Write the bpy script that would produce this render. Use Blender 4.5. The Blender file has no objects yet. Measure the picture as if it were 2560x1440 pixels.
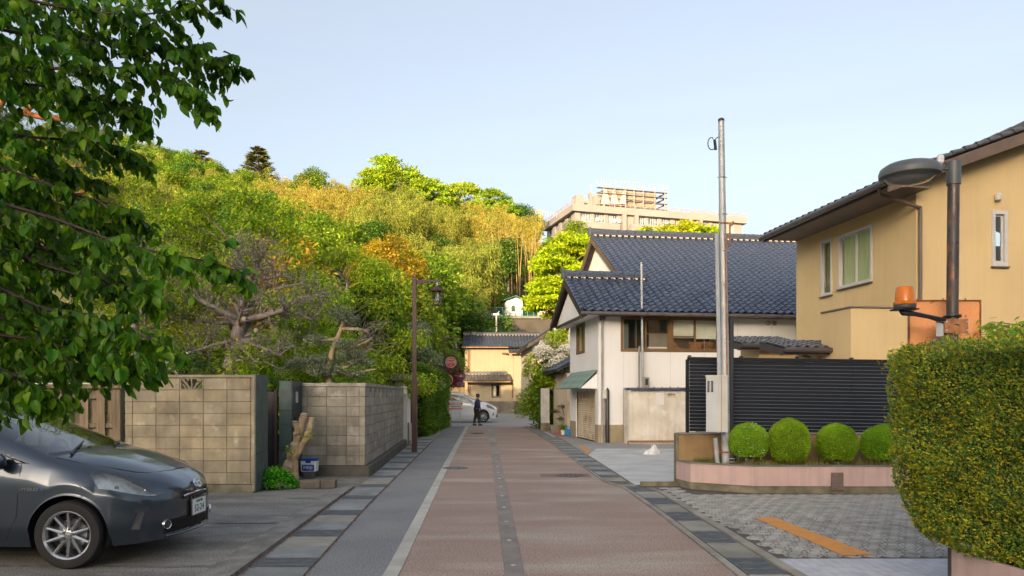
import bpy, math, random
import numpy as np
from mathutils import Matrix, Vector
R = math.radians
sc = bpy.context.scene
COL = sc.collection
rng = np.random.default_rng(7)
random.seed(7)

# ---------------------------------------------------------------- camera
H, F, CX, HY = 1.65, 1800.0, 1280.0, 988.0        # eye height, focal length in photo pixels, vanishing row
cam_d = bpy.data.cameras.new('camera'); cam = bpy.data.objects.new('camera', cam_d); COL.objects.link(cam)
cam_d.sensor_width = 36.0; cam_d.lens = 36.0 * F / 2560.0
cam_d.shift_y = (HY - 720.0) / 2560.0
cam_d.clip_start = 0.05; cam_d.clip_end = 3000
cam.location = (0, 0, H); cam.rotation_euler = (R(90), 0, 0)
sc.camera = cam
# ---------------------------------------------------------------- daylight
SUN_EL, SUN_AZ = 10.5, 18.0                        # low evening sun right behind the camera
world = bpy.data.worlds.new('World'); sc.world = world; world.use_nodes = True
wn = world.node_tree.nodes; wl = world.node_tree.links
bg = wn['Background']
sky = wn.new('ShaderNodeTexSky'); sky.sky_type = 'NISHITA'; sky.sun_disc = False
sky.sun_elevation = R(SUN_EL); sky.sun_rotation = R(180 + SUN_AZ)
sky.altitude = 50; sky.air_density = 1.0; sky.dust_density = 6.0; sky.ozone_density = 1.6
hsv = wn.new('ShaderNodeHueSaturation'); hsv.inputs['Saturation'].default_value = 0.7
wl.new(sky.outputs[0], hsv.inputs['Color'])
tint = wn.new('ShaderNodeMix'); tint.data_type = 'RGBA'; tint.blend_type = 'MULTIPLY'; tint.inputs[0].default_value = 1
tint.inputs[7].default_value = (.93, .885, .86, 1)
wl.new(hsv.outputs[0], tint.inputs[6])
# faint high cloud, the same all round the sky
wtc = wn.new('ShaderNodeTexCoord'); wmp = wn.new('ShaderNodeMapping'); wmp.inputs['Scale'].default_value = (1.2, 1.2, 7)
wno = wn.new('ShaderNodeTexNoise'); wno.inputs['Scale'].default_value = 1.6; wno.inputs['Detail'].default_value = 5
wmr = wn.new('ShaderNodeMapRange'); wmr.inputs[1].default_value = .5; wmr.inputs[2].default_value = .85; wmr.inputs[3].default_value = .17; wmr.inputs[4].default_value = .5
wmx = wn.new('ShaderNodeMix'); wmx.data_type = 'RGBA'; wmx.blend_type = 'MIX'
wl.new(wtc.outputs['Generated'], wmp.inputs[0]); wl.new(wmp.outputs[0], wno.inputs['Vector']); wl.new(wno.outputs[0], wmr.inputs[0])
wl.new(wmr.outputs[0], wmx.inputs[0]); wl.new(tint.outputs[2], wmx.inputs[6]); wmx.inputs[7].default_value = (1.45, 1.56, 1.72, 1)      # thin even veil of high haze
wl.new(wmx.outputs[2], bg.inputs['Color'])
bg.inputs['Strength'].default_value = 0.14
sun_d = bpy.data.lights.new('sun', 'SUN'); sun = bpy.data.objects.new('sun', sun_d); COL.objects.link(sun)
sun_d.energy = 2.3; sun_d.angle = R(0.5); sun_d.color = (1.0, 0.72, 0.42)
sun.rotation_euler = (R(90 - SUN_EL), 0, R(-SUN_AZ))
sun.location = (-20, -40, 30)
vs = sc.view_settings; vs.view_transform = 'Standard'; vs.look = 'None'; vs.gamma = 1; vs.use_curve_mapping = False
vs.exposure = 1.8
try:
    sc.cycles.use_denoising = True; sc.cycles.max_bounces = 6; sc.cycles.transparent_max_bounces = 12
    sc.cycles.diffuse_bounces = 3; sc.cycles.glossy_bounces = 3; sc.cycles.transmission_bounces = 4
    sc.cycles.caustics_reflective = False; sc.cycles.caustics_refractive = False
    sc.cycles.sample_clamp_indirect = 4
except Exception: pass

# ---------------------------------------------------------------- helpers
def G(px, py, z=0.0):
    Y = (H - z) * F / (py - HY); return Vector(((px - CX) / F * Y, Y, z))
def W(px, py, Y):
    return Vector(((px - CX) / F * Y, Y, H - (py - HY) / F * Y))
def XZ(px, py, Y):
    v = W(px, py, Y); return v.x, v.z

class Frame:                       # a vertical plane pair: local x along a facade, local y back, turned by a degrees
    def __init__(s, x, y, a):
        s.o = Vector((x, y, 0)); s.a = R(a); s.u = Vector((math.cos(s.a), math.sin(s.a), 0)); s.v = Vector((-math.sin(s.a), math.cos(s.a), 0))
    def f(s, px, py, y=0.0):       # photo pixel -> local (x, z) on the plane local y
        k = (px - CX) / F; o = s.o + s.v * y
        t = (k * o.y - o.x) / (s.u.x - k * s.u.y); p = o + s.u * t
        return t, H - (py - HY) / F * p.y
    def s(s_, px, py, x=0.0):      # -> local (y, z) on the plane local x
        k = (px - CX) / F; o = s_.o + s_.u * x
        t = (k * o.y - o.x) / (s_.v.x - k * s_.v.y); p = o + s_.v * t
        return t, H - (py - HY) / F * p.y

ROOTM = {}
def setp(o, label=None, cat=None, group=None, kind=None):
    if label: o['label'] = label
    if cat: o['category'] = cat
    if group: o['group'] = group
    if kind: o['kind'] = kind
    return o
def thing(name, label, cat, loc=(0, 0, 0), rz=0.0, group=None, kind=None):
    o = bpy.data.objects.new(name, None); COL.objects.link(o); o.empty_display_size = .2
    o.location = loc; o.rotation_euler = (0, 0, rz)
    ROOTM[o.name] = Matrix.Translation(Vector(loc)) @ Matrix.Rotation(rz, 4, 'Z')
    return setp(o, label, cat, group, kind)
def inv_of(parent):
    while parent is not None:
        if parent.name in ROOTM: return ROOTM[parent.name].inverted()
        parent = parent.parent
    return Matrix.Identity(4)
def link(name, data, mats=None, parent=None, loc=None, rot=None, scale=None):
    o = bpy.data.objects.new(name, data); COL.objects.link(o)
    if parent is not None: o.parent = parent
    if mats is not None and not len(data.materials): data.materials.append(mats)
    if loc is not None: o.location = loc
    if rot is not None: o.rotation_euler = rot
    if scale is not None: o.scale = scale
    return o
def npmesh(name, V, Fa, mat=None, smooth=None):
    """V (n,3) array, Fa (m,k) int array or list of lists"""
    me = bpy.data.meshes.new(name)
    if isinstance(Fa, np.ndarray):
        m, k = Fa.shape
        me.vertices.add(len(V)); me.vertices.foreach_set('co', np.asarray(V, np.float32).ravel())
        me.loops.add(m * k); me.loops.foreach_set('vertex_index', Fa.astype(np.int32).ravel())
        me.polygons.add(m); me.polygons.foreach_set('loop_start', np.arange(0, m * k, k, dtype=np.int32))
        me.update(calc_edges=True); me.validate()
    else:
        me.from_pydata([tuple(v) for v in V], [], Fa); me.update()
    if mat: me.materials.append(mat)
    if smooth is not None:
        me.polygons.foreach_set('use_smooth', [True] * len(me.polygons))
        if smooth < 180: me.set_sharp_from_angle(angle=R(smooth))
    return me

class MB:
    def __init__(s): s.V = []; s.F = []
    def add(s, V, Fs):
        n = len(s.V); s.V += [tuple(v) for v in V]; s.F += [[i + n for i in f] for f in Fs]; return s
    def box(s, x0, x1, y0, y1, z0, z1, M=None):
        P = [Vector(p) for p in ((x0, y0, z0), (x1, y0, z0), (x1, y1, z0), (x0, y1, z0), (x0, y0, z1), (x1, y0, z1), (x1, y1, z1), (x0, y1, z1))]
        if M is not None: P = [M @ p for p in P]
        return s.add(P, [(3, 2, 1, 0), (4, 5, 6, 7), (0, 1, 5, 4), (1, 2, 6, 5), (2, 3, 7, 6), (3, 0, 4, 7)])
    def rbox(s, x0, x1, y0, y1, z0, z1, b=.008, M=None):
        V, Fs = rbox_data(x1 - x0, y1 - y0, z1 - z0, b)
        c = Vector(((x0 + x1) / 2, (y0 + y1) / 2, (z0 + z1) / 2))
        P = [Vector(v) + c for v in V]
        if M is not None: P = [M @ p for p in P]
        return s.add(P, Fs)
    def tube(s, pts, r, n=8, cap=True, ry=None):
        pts = [Vector(p) for p in pts]; m = len(pts)
        rs = r if hasattr(r, '__len__') else [r] * m
        base = len(s.V); up = None
        for i, p in enumerate(pts):
            d = (pts[min(i + 1, m - 1)] - pts[max(i - 1, 0)])
            d = d.normalized() if d.length > 1e-9 else Vector((0, 0, 1))
            if up is None: up = Vector((0, 0, 1)) if abs(d.z) < .9 else Vector((1, 0, 0))
            a = d.cross(up).normalized(); b = a.cross(d).normalized(); up = b
            for k in range(n):
                t = 2 * math.pi * (k + .5) / n
                s.V.append(tuple(p + (a * math.cos(t) + b * math.sin(t)) * rs[i]))
        for i in range(m - 1):
            for k in range(n):
                a0 = base + i * n + k; a1 = base + i * n + (k + 1) % n
                s.F.append([a0, a1, a1 + n, a0 + n])
        if cap:
            s.F.append([base + k for k in range(n)][::-1]); s.F.append([base + (m - 1) * n + k for k in range(n)])
        return s
    def lathe(s, prof, c=(0, 0, 0), n=16, axis='z', cap=True, rot0=0.0):
        base = len(s.V); m = len(prof)
        for (r, h) in prof:
            for k in range(n):
                t = 2 * math.pi * k / n + rot0; x, y = r * math.cos(t), r * math.sin(t)
                p = (x, y, h) if axis == 'z' else ((x, h, y) if axis == 'y' else (h, x, y))
                s.V.append((c[0] + p[0], c[1] + p[1], c[2] + p[2]))
        for i in range(m - 1):
            for k in range(n):
                a0 = base + i * n + k; a1 = base + i * n + (k + 1) % n
                s.F.append([a0, a1, a1 + n, a0 + n])
        if cap:
            s.F.append([base + k for k in range(n)][::-1]); s.F.append([base + (m - 1) * n + k for k in range(n)])
        return s
    def prism(s, poly, z0, z1):                   # poly in xy
        n = len(poly); b = len(s.V)
        s.V += [(p[0], p[1], z0) for p in poly] + [(p[0], p[1], z1) for p in poly]
        s.F.append([b + i for i in range(n)][::-1]); s.F.append([b + n + i for i in range(n)])
        for i in range(n): s.F.append([b + i, b + (i + 1) % n, b + n + (i + 1) % n, b + n + i])
        return s
    def prism_y(s, poly, y0, y1):                 # poly in xz, pushed along y
        n = len(poly); b = len(s.V)
        s.V += [(p[0], y0, p[1]) for p in poly] + [(p[0], y1, p[1]) for p in poly]
        s.F.append([b + i for i in range(n)]); s.F.append([b + n + i for i in range(n)][::-1])
        for i in range(n): s.F.append([b + (i + 1) % n, b + i, b + n + i, b + n + (i + 1) % n])
        return s
    def prism_x(s, poly, x0, x1):                 # poly in yz, pushed along x
        n = len(poly); b = len(s.V)
        s.V += [(x0, p[0], p[1]) for p in poly] + [(x1, p[0], p[1]) for p in poly]
        s.F.append([b + i for i in range(n)][::-1]); s.F.append([b + n + i for i in range(n)])
        for i in range(n): s.F.append([b + i, b + (i + 1) % n, b + n + (i + 1) % n, b + n + i])
        return s
    def build(s, name, mat, parent=None, world=False, smooth=30, **kw):
        V = s.V
        if world and parent is not None:
            M = inv_of(parent); V = [tuple(M @ Vector(v)) for v in V]
        me = bpy.data.meshes.new(name); me.from_pydata(V, [], s.F); me.update()
        if smooth:
            me.polygons.foreach_set('use_smooth', [True] * len(me.polygons)); me.set_sharp_from_angle(angle=R(smooth))
        me.materials.append(mat)
        return link(name, me, None, parent, **kw)

def rbox_data(w, d, h, b):
    V = []; idx = {}
    for sx in (-1, 1):
        for sy in (-1, 1):
            for sz in (-1, 1):
                for ax in range(3):
                    p = [sx * w / 2, sy * d / 2, sz * h / 2]
                    for k in range(3):
                        if k != ax: p[k] -= (sx, sy, sz)[k] * b
                    idx[(sx, sy, sz, ax)] = len(V); V.append(tuple(p))
    Fs = []
    for ax in range(3):
        o = [k for k in range(3) if k != ax]
        for s in (-1, 1):
            q = []
            for (a, c) in ((-1, -1), (1, -1), (1, 1), (-1, 1)):
                k = [0, 0, 0]; k[ax] = s; k[o[0]] = a; k[o[1]] = c; q.append(idx[(*k, ax)])
            flip = (s > 0) ^ (ax == 1)
            Fs.append(q if flip else q[::-1])
    for ax in range(3):                            # edges parallel to ax
        o = [k for k in range(3) if k != ax]
        for a in (-1, 1):
            for c in (-1, 1):
                k0 = [0, 0, 0]; k0[o[0]] = a; k0[o[1]] = c; k1 = list(k0); k0[ax] = -1; k1[ax] = 1
                q = [idx[(*k0, o[0])], idx[(*k1, o[0])], idx[(*k1, o[1])], idx[(*k0, o[1])]]
                flip = (a * c > 0) ^ (ax == 1)
                Fs.append(q[::-1] if flip else q)
    for sx in (-1, 1):
        for sy in (-1, 1):
            for sz in (-1, 1):
                q = [idx[(sx, sy, sz, k)] for k in range(3)]
                Fs.append(q if sx * sy * sz > 0 else q[::-1])
    return V, Fs
_RB = {}
def rb_mesh(w, d, h, b, mat):
    k = (round(w, 3), round(d, 3), round(h, 3), round(b, 4), mat.name)
    if k not in _RB:
        V, Fs = rbox_data(w, d, h, b)
        me = bpy.data.meshes.new('piece'); me.from_pydata(V, [], Fs); me.update(); me.materials.append(mat)
        _RB[k] = me
    return _RB[k]
def piece(name, w, d, h, b, mat, parent, loc, rot=None):
    return link(name, rb_mesh(w, d, h, b, mat), None, parent, loc, rot)
def sheet(name, pts, z, mat, parent=None, kind='structure', sub=0):
    me = bpy.data.meshes.new(name); me.from_pydata([(p[0], p[1], z) for p in pts], [], [list(range(len(pts)))]); me.update()
    if me.polygons[0].normal.z < 0: me.flip_normals()
    me.materials.append(mat); o = link(name, me, None, parent)
    if kind and parent is None: o['kind'] = kind
    return o
def text(name, body, size, mat, parent, loc, rot=(R(90), 0, 0), ext=.001, sx=1.0):
    c = bpy.data.curves.new(name, 'FONT'); c.body = body; c.size = size; c.extrude = ext; c.align_x = 'CENTER'; c.align_y = 'CENTER'
    c.resolution_u = 3; c.materials.append(mat); o = link(name, c, None, parent, loc, rot); dg = bpy.context.evaluated_depsgraph_get(); me = bpy.data.meshes.new_from_object(o.evaluated_get(dg)); bpy.data.objects.remove(o); bpy.data.curves.remove(c)
    o = link(name, me, None, parent, loc, rot); o.scale = (sx, 1, 1); return o

def wall_mesh(mb, w, h, holes, t=.15, M=None):
    """facade in the plane y=0 (outside at -y) of width w and height h with rectangular holes (x0,x1,z0,z1) and reveals t deep"""
    xs = sorted({0, w, *[q for a in holes for q in a[:2]]}); zs = sorted({0, h, *[q for a in holes for q in a[2:]]})
    def P(x, y, z):
        p = Vector((x, y, z)); return M @ p if M is not None else p
    for i in range(len(xs) - 1):
        for j in range(len(zs) - 1):
            cx, cz = (xs[i] + xs[i + 1]) / 2, (zs[j] + zs[j + 1]) / 2
            if any(a[0] < cx < a[1] and a[2] < cz < a[3] for a in holes): continue
            mb.add([P(xs[i], 0, zs[j]), P(xs[i + 1], 0, zs[j]), P(xs[i + 1], 0, zs[j + 1]), P(xs[i], 0, zs[j + 1])], [(0, 1, 2, 3)])
    for a in holes:
        x0, x1, z0, z1 = a
        c = [(x0, z0), (x1, z0), (x1, z1), (x0, z1)]
        for k in range(4):
            p, q = c[k], c[(k + 1) % 4]
            mb.add([P(p[0], 0, p[1]), P(p[0], t, p[1]), P(q[0], t, q[1]), P(q[0], 0, q[1])], [(0, 1, 2, 3)])
    return mb

# ---------------------------------------------------------------- materials
def lerp(a, b, t): return tuple(a[i] + (b[i] - a[i]) * t for i in range(3))
def mat(name, c1, c2=None, rough=.85, ns=3.0, nd=6, lo=.38, hi=.64, bump=.0, bs=60, metal=0, spec=.4, rnd=0, streak=0, spk=0, sps=180,
        stretch=(1, 1, 1), coat=0, c3=None, c3s=1.2, c3lo=.55, c3hi=.7, em=None, alpha=None, obj=False, rv=0.0):
    m = bpy.data.materials.new(name); m.use_nodes = True; N = m.node_tree.nodes; L = m.node_tree.links
    b = N['Principled BSDF']; b.inputs['Roughness'].default_value = rough; b.inputs['Metallic'].default_value = metal
    b.inputs['Specular IOR Level'].default_value = spec
    if coat: b.inputs['Coat Weight'].default_value = coat; b.inputs['Coat Roughness'].default_value = .03
    if obj:
        tc = N.new('ShaderNodeTexCoord'); pos = tc.outputs['Object']
    else:
        gp = N.new('ShaderNodeNewGeometry'); pos = gp.outputs['Position']
    def noise(scale, detail=4, st=(1, 1, 1)):
        mp = N.new('ShaderNodeMapping'); mp.inputs['Scale'].default_value = st; L.new(pos, mp.inputs[0])
        n = N.new('ShaderNodeTexNoise'); n.inputs['Scale'].default_value = scale; n.inputs['Detail'].default_value = detail
        L.new(mp.outputs[0], n.inputs['Vector']); return n.outputs[0]
    def rng_(sock, a, c, lo_=0, hi_=1):
        r = N.new('ShaderNodeMapRange'); r.inputs[1].default_value = a; r.inputs[2].default_value = c; r.inputs[3].default_value = lo_; r.inputs[4].default_value = hi_
        L.new(sock, r.inputs[0]); return r.outputs[0]
    def mixc(f, a, c, bt='MIX'):
        x = N.new('ShaderNodeMix'); x.data_type = 'RGBA'; x.blend_type = bt
        for s_, v in ((0, f), (6, a), (7, c)):
            if hasattr(v, 'is_linked'): L.new(v, x.inputs[s_])
            else: x.inputs[s_].default_value = v if s_ == 0 else (*v, 1)[:4]
        return x.outputs[2]
    if c2 is None: c2 = tuple(v * .82 for v in c1)
    col = mixc(rng_(noise(ns, nd, stretch), lo, hi), c1, c2)
    if c3: col = mixc(rng_(noise(c3s, 5, stretch), c3lo, c3hi), col, c3)
    if streak:
        col = mixc(rng_(noise(1.0, 5, (9, 9, .5)), .45, .75, 0, streak), col, tuple(v * .35 for v in c1))
    if spk:
        col = mixc(rng_(noise(sps, 2), .35, .65, 1 - spk, 1 + spk), (0, 0, 0), col)
    if rnd:
        oi = N.new('ShaderNodeObjectInfo')
        hs = N.new('ShaderNodeHueSaturation'); L.new(col, hs.inputs['Color']); L.new(rng_(oi.outputs['Random'], 0, 1, 1 - rnd, 1 + rnd), hs.inputs['Value'])
        mm = N.new('ShaderNodeMath'); mm.operation = 'FRACT'; m2 = N.new('ShaderNodeMath'); m2.operation = 'MULTIPLY'; m2.inputs[1].default_value = 7.31
        L.new(oi.outputs['Random'], m2.inputs[0]); L.new(m2.outputs[0], mm.inputs[0])
        L.new(rng_(mm.outputs[0], 0, 1, 1 - rnd * .6, 1 + rnd * .6), hs.inputs['Saturation']); col = hs.outputs[0]
    L.new(col, b.inputs['Base Color'])
    if rv:
        L.new(rng_(noise(ns * 1.7, 4, stretch), .35, .65, max(0, rough - rv), min(1, rough + rv)), b.inputs['Roughness'])
    if bump:
        bn = N.new('ShaderNodeBump'); bn.inputs['Strength'].default_value = bump; bn.inputs['Distance'].default_value = .01
        L.new(noise(bs, 4, stretch), bn.inputs['Height']); L.new(bn.outputs[0], b.inputs['Normal'])
    if em: b.inputs['Emission Color'].default_value = (*em[:3], 1); b.inputs['Emission Strength'].default_value = em[3]
    return m
def glassmat(name, tintc=(.8, .9, .9), refl=.25, rough=.02):
    m = bpy.data.materials.new(name); m.use_nodes = True; N = m.node_tree.nodes; L = m.node_tree.links
    N.remove(N['Principled BSDF']); out = N['Material Output']
    t = N.new('ShaderNodeBsdfTransparent'); t.inputs[0].default_value = (*tintc, 1)
    g = N.new('ShaderNodeBsdfGlossy'); g.inputs['Roughness'].default_value = rough
    fr = N.new('ShaderNodeFresnel'); fr.inputs[0].default_value = 1.45; gm = N.new('ShaderNodeNewGeometry'); iv = N.new('ShaderNodeMath'); iv.operation = 'SUBTRACT'; iv.inputs[0].default_value = 1; L.new(gm.outputs['Backfacing'], iv.inputs[1]); ml = N.new('ShaderNodeMath'); ml.operation = 'MULTIPLY'      # a thin pane: no inner reflections
    ad = N.new('ShaderNodeMath'); ad.operation = 'ADD'; ad.inputs[1].default_value = refl; L.new(fr.outputs[0], ad.inputs[0])
    mx = N.new('ShaderNodeMixShader'); L.new(ad.outputs[0], ml.inputs[0]); L.new(iv.outputs[0], ml.inputs[1]); L.new(ml.outputs[0], mx.inputs[0]); L.new(t.outputs[0], mx.inputs[1]); L.new(g.outputs[0], mx.inputs[2])
    L.new(mx.outputs[0], out.inputs[0]); return m
def leafmat(name, cols, transl=.35, rough=.5, spec=.3, vary=.35, vs=.6):
    """cols: list of leaf colours picked per leaf; clumps differ by a low-frequency noise"""
    m = bpy.data.materials.new(name); m.use_nodes = True; N = m.node_tree.nodes; L = m.node_tree.links
    b = N['Principled BSDF']; out = N['Material Output']
    gp = N.new('ShaderNodeNewGeometry'); rp = N.new('ShaderNodeValToRGB'); e = rp.color_ramp
    n = len(cols); e.elements[0].position = 0; e.elements[0].color = (*cols[0], 1); e.elements[1].position = 1; e.elements[1].color = (*cols[-1], 1)
    for i in range(1, n - 1):
        x = e.elements.new(i / (n - 1)); x.color = (*cols[i], 1)
    L.new(gp.outputs['Random Per Island'], rp.inputs[0])
    no = N.new('ShaderNodeTexNoise'); no.inputs['Scale'].default_value = vs; no.inputs['Detail'].default_value = 3; L.new(gp.outputs['Position'], no.inputs['Vector'])
    mr = N.new('ShaderNodeMapRange'); mr.inputs[1].default_value = .3; mr.inputs[2].default_value = .7; mr.inputs[3].default_value = 1 - vary; mr.inputs[4].default_value = 1 + vary
    L.new(no.outputs[0], mr.inputs[0])
    oi = N.new('ShaderNodeObjectInfo'); hs = N.new('ShaderNodeHueSaturation'); L.new(rp.outputs[0], hs.inputs['Color']); L.new(mr.outputs[0], hs.inputs['Value'])
    m3 = N.new('ShaderNodeMapRange'); m3.inputs[3].default_value = .485; m3.inputs[4].default_value = .512; L.new(oi.outputs['Random'], m3.inputs[0]); L.new(m3.outputs[0], hs.inputs['Hue'])
    L.new(hs.outputs[0], b.inputs['Base Color']); b.inputs['Roughness'].default_value = rough; b.inputs['Specular IOR Level'].default_value = spec
    t = N.new('ShaderNodeBsdfTranslucent'); L.new(hs.outputs[0], t.inputs[0])
    mx = N.new('ShaderNodeMixShader'); mx.inputs[0].default_value = transl
    L.new(b.outputs[0], mx.inputs[1]); L.new(t.outputs[0], mx.inputs[2]); L.new(mx.outputs[0], out.inputs[0]); return m

M = {}
M['edge_pale'] = mat('pale_edging', (.5, .475, .41), (.4, .38, .33), ns=2.5, nd=7, spk=.15, sps=140, rnd=.08)
M['earth'] = mat('earth', (.09, .075, .05), (.05, .05, .03), ns=1.5, bump=.4)
M['floor_wood'] = mat('forest_floor', (.045, .065, .02), (.07, .075, .03), ns=.15, bump=.5, bs=3)
M['road'] = mat('road_red', (.37, .262, .212), (.4, .3, .25), ns=1.1, nd=6, stretch=(.5, 1.6, 1), c3=(.48, .42, .35), c3s=.7, c3lo=.5, c3hi=.72, spk=.6, sps=55, bump=.8, bs=70, rough=.88, spec=.3)
M['asph'] = mat('asphalt_grey', (.22, .222, .228), (.27, .27, .265), ns=.9, spk=.6, sps=60, bump=.8, bs=80, rough=.9, c3=(.3, .26, .24), c3s=.5, c3lo=.6, c3hi=.8)
M['asph_far'] = mat('asphalt_far', (.3, .3, .295), (.35, .35, .34), ns=.5, spk=.15, rough=.9)
M['park'] = mat('parking_concrete', (.26, .25, .225), (.165, .16, .145), ns=1.6, nd=8, stretch=(.6, 1.3, 1), spk=.6, sps=50, bump=.8, bs=50, c3=(.3, .29, .26), c3s=3.5, rough=.93)
M['conc'] = mat('concrete', (.27, .265, .24), (.19, .185, .165), ns=2.2, nd=8, spk=.12, bump=.2, bs=80, rnd=.12)
M['conc_l'] = mat('concrete_light', (.58, .59, .57), (.46, .47, .46), ns=1.3, nd=8, spk=.1, bump=.15, bs=60)
M['slab'] = mat('slab_stone', (.27, .285, .28), (.19, .205, .2), ns=3, nd=7, spk=.2, sps=140, bump=.15, rnd=.16)
M['slab_tan'] = mat('slab_tan', (.34, .315, .265), (.24, .225, .19), ns=2.5, nd=7, spk=.25, sps=140, bump=.15, rnd=.14)
M['grate'] = mat('grate_steel', (.12, .15, .18), (.2, .2, .2), ns=8, rough=.6, metal=.3, spk=.2)
M['mortar'] = mat('joint_dark', (.16, .135, .1), (.21, .18, .135), ns=8)
M['block'] = mat('block_tan', (.39, .33, .225), (.235, .2, .14), ns=3.2, nd=9, lo=.35, hi=.7, streak=.35, spk=.18, sps=120, bump=.35, bs=90, rnd=.12, c3=(.48, .42, .3), c3s=5, c3lo=.58, c3hi=.75)
M['block_g'] = mat('block_grey', (.34, .31, .25), (.2, .185, .15), ns=3.2, nd=9, lo=.35, hi=.7, streak=.45, spk=.18, sps=120, bump=.35, bs=90, rnd=.14, c3=(.42, .39, .33), c3s=5, c3lo=.58, c3hi=.75)
M['green_stone'] = mat('green_slate', (.07, .105, .095), (.045, .07, .068), ns=6, nd=8, rough=.55, spk=.2, streak=.2)
M['iron'] = mat('black_iron', (.012, .013, .016), (.02, .02, .022), rough=.45)
M['wood_old'] = mat('weathered_wood', (.27, .205, .135), (.17, .13, .085), ns=2.5, nd=8, stretch=(9, 9, .7), bump=.3, bs=14, rnd=.14, c3=(.3, .2, .1), c3s=.7)
M['brown_steel'] = mat('brown_painted_steel', (.085, .045, .036), (.07, .04, .034), rough=.5)
M['white_paint'] = mat('white_render', (.86, .86, .85), (.82, .81, .79), ns=.8, nd=8, streak=.05, bump=.06, bs=40)
M['plinth'] = mat('plinth_render', (.42, .35, .23), (.3, .25, .165), ns=1.8, nd=8, streak=.25, bump=.1)
M['tile'] = mat('roof_tile_blue', (.062, .08, .125), (.042, .055, .09), ns=8, rough=.3, spec=.6, rnd=.3, rv=.12)
M['tile_g'] = mat('roof_tile_grey', (.13, .13, .13), (.09, .09, .095), ns=5, rough=.4, spec=.5, rnd=.2)
M['tile_edge'] = mat('ridge_plaster', (.62, .5, .36), (.45, .36, .26), ns=6)
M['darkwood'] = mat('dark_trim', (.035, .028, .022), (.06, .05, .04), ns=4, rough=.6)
M['frame_br'] = mat('bronze_frame', (.25, .15, .07), (.2, .12, .06), rough=.45, metal=.3)
M['glass'] = glassmat('window_glass', (.94, .95, .95), .06)
M['room'] = mat('dark_room', (.05, .045, .035), (.09, .06, .03), ns=3)
M['blind'] = mat('cream_blind', (.85, .85, .7), (.8, .8, .66), rough=.8)
M['curtain_g'] = mat('green_curtain', (.68, .76, .42), (.5, .58, .28), ns=6, stretch=(14, 14, .3), rough=.9)
M['shutter'] = mat('shutter_slats', (.78, .7, .56), (.72, .62, .46), ns=2, streak=.1, c3=(.45, .25, .11), c3s=1.6, c3lo=.5, c3hi=.75, rough=.55)
M['awning'] = mat('green_sheet', (.22, .32, .27), (.15, .23, .2), ns=3, nd=8, rough=.5, rnd=.1)
M['pipe_tan'] = mat('downpipe_tan', (.42, .4, .36), (.33, .31, .28), rough=.5)
M['black_pl'] = mat('black_plastic', (.018, .02, .024), (.026, .028, .032), rough=.4)
M['galv'] = mat('galvanised_steel', (.5, .52, .52), (.38, .4, .41), ns=5, rough=.5, metal=.35, rnd=.04)
M['rust'] = mat('rusty_steel', (.09, .075, .07), (.06, .05, .048), ns=5, nd=8, rough=.42, metal=.3, c3=(.26, .1, .045), c3s=4.5, c3lo=.5, c3hi=.6, stretch=(1.6, 1.6, .8), rv=.15)
M['rust_or'] = mat('rust_orange', (.42, .2, .08), (.25, .1, .05), ns=12, rough=.8)
M['box_cr'] = mat('cabinet_cream', (.62, .6, .54), (.56, .54, .48), rough=.45)
M['stucco'] = mat('tan_stucco', (.72, .54, .275), (.66, .49, .25), ns=.7, nd=8, streak=.07, bump=.12, bs=120, spk=.05, sps=250)
M['stucco2'] = mat('cream_wall', (.4, .34, .235), (.37, .315, .215), ns=1, bump=.05)
M['stucco3'] = mat('ivory_wall', (.62, .53, .39), (.58, .49, .36), ns=1, bump=.05)
M['alu_w'] = mat('white_aluminium', (.62, .6, .56), (.56, .55, .52), rough=.4)
M['eave'] = mat('eave_brown', (.06, .05, .048), (.075, .062, .06), rough=.5)
M['fascia'] = mat('fascia_brown', (.16, .115, .085), (.13, .095, .07), rough=.5)
M['soffit'] = mat('soffit', (.2, .16, .14), (.17, .14, .12), rough=.7)
M['slat'] = mat('navy_slat', (.008, .01, .015), (.011, .013, .02), rough=.5, spec=.25)
M['pink'] = mat('pink_render', (.6, .43, .39), (.52, .37, .34), ns=1.8, nd=8, streak=.3, spk=.06, bump=.1)
M['moss_conc'] = mat('mossy_concrete', (.26, .23, .16), (.14, .13, .085), ns=4, nd=9, spk=.15, bump=.4, c3=(.05, .055, .02), c3s=1.8, c3lo=.6, c3hi=.75)
M['brown_wall'] = mat('ochre_render', (.36, .24, .11), (.28, .18, .085), ns=1.8, nd=8, streak=.25, c3=(.2, .14, .075), c3s=1.3)
M['orange'] = mat('orange_paint', (.72, .3, .06), (.62, .27, .07), ns=5, spk=.12, rough=.7)
M['white_line'] = mat('white_line_paint', (.55, .55, .55), (.42, .42, .42), ns=8)
M['paver'] = mat('paver_grey', (.42, .41, .38), (.29, .285, .265), ns=5, nd=8, spk=.3, sps=120, bump=.3, rnd=.16)
M['tilew'] = mat('pale_paving_tile', (.5, .51, .56), (.42, .43, .47), ns=6, spk=.08, rnd=.05)
M['bark'] = mat('bark', (.13, .095, .07), (.075, .055, .042), ns=6, nd=8, stretch=(1, 1, .3), bump=.7, bs=18)
M['bark_pine'] = mat('pine_bark', (.36, .135, .05), (.2, .08, .04), ns=6, nd=8, bump=.7, bs=14)
M['bark_grey'] = mat('grey_bark', (.3, .25, .22), (.19, .16, .14), ns=8, bump=.6, bs=25)
M['stump'] = mat('pale_stump', (.42, .31, .19), (.27, .19, .115), ns=7, nd=8, bump=.8, bs=22, c3=(.5, .42, .32), c3s=5)
M['culm'] = mat('bamboo_culm', (.42, .27, .09), (.3, .22, .07), ns=2, rough=.5)
M['white'] = mat('white_plastic', (.75, .75, .75), (.7, .7, .7), rough=.4)
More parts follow.
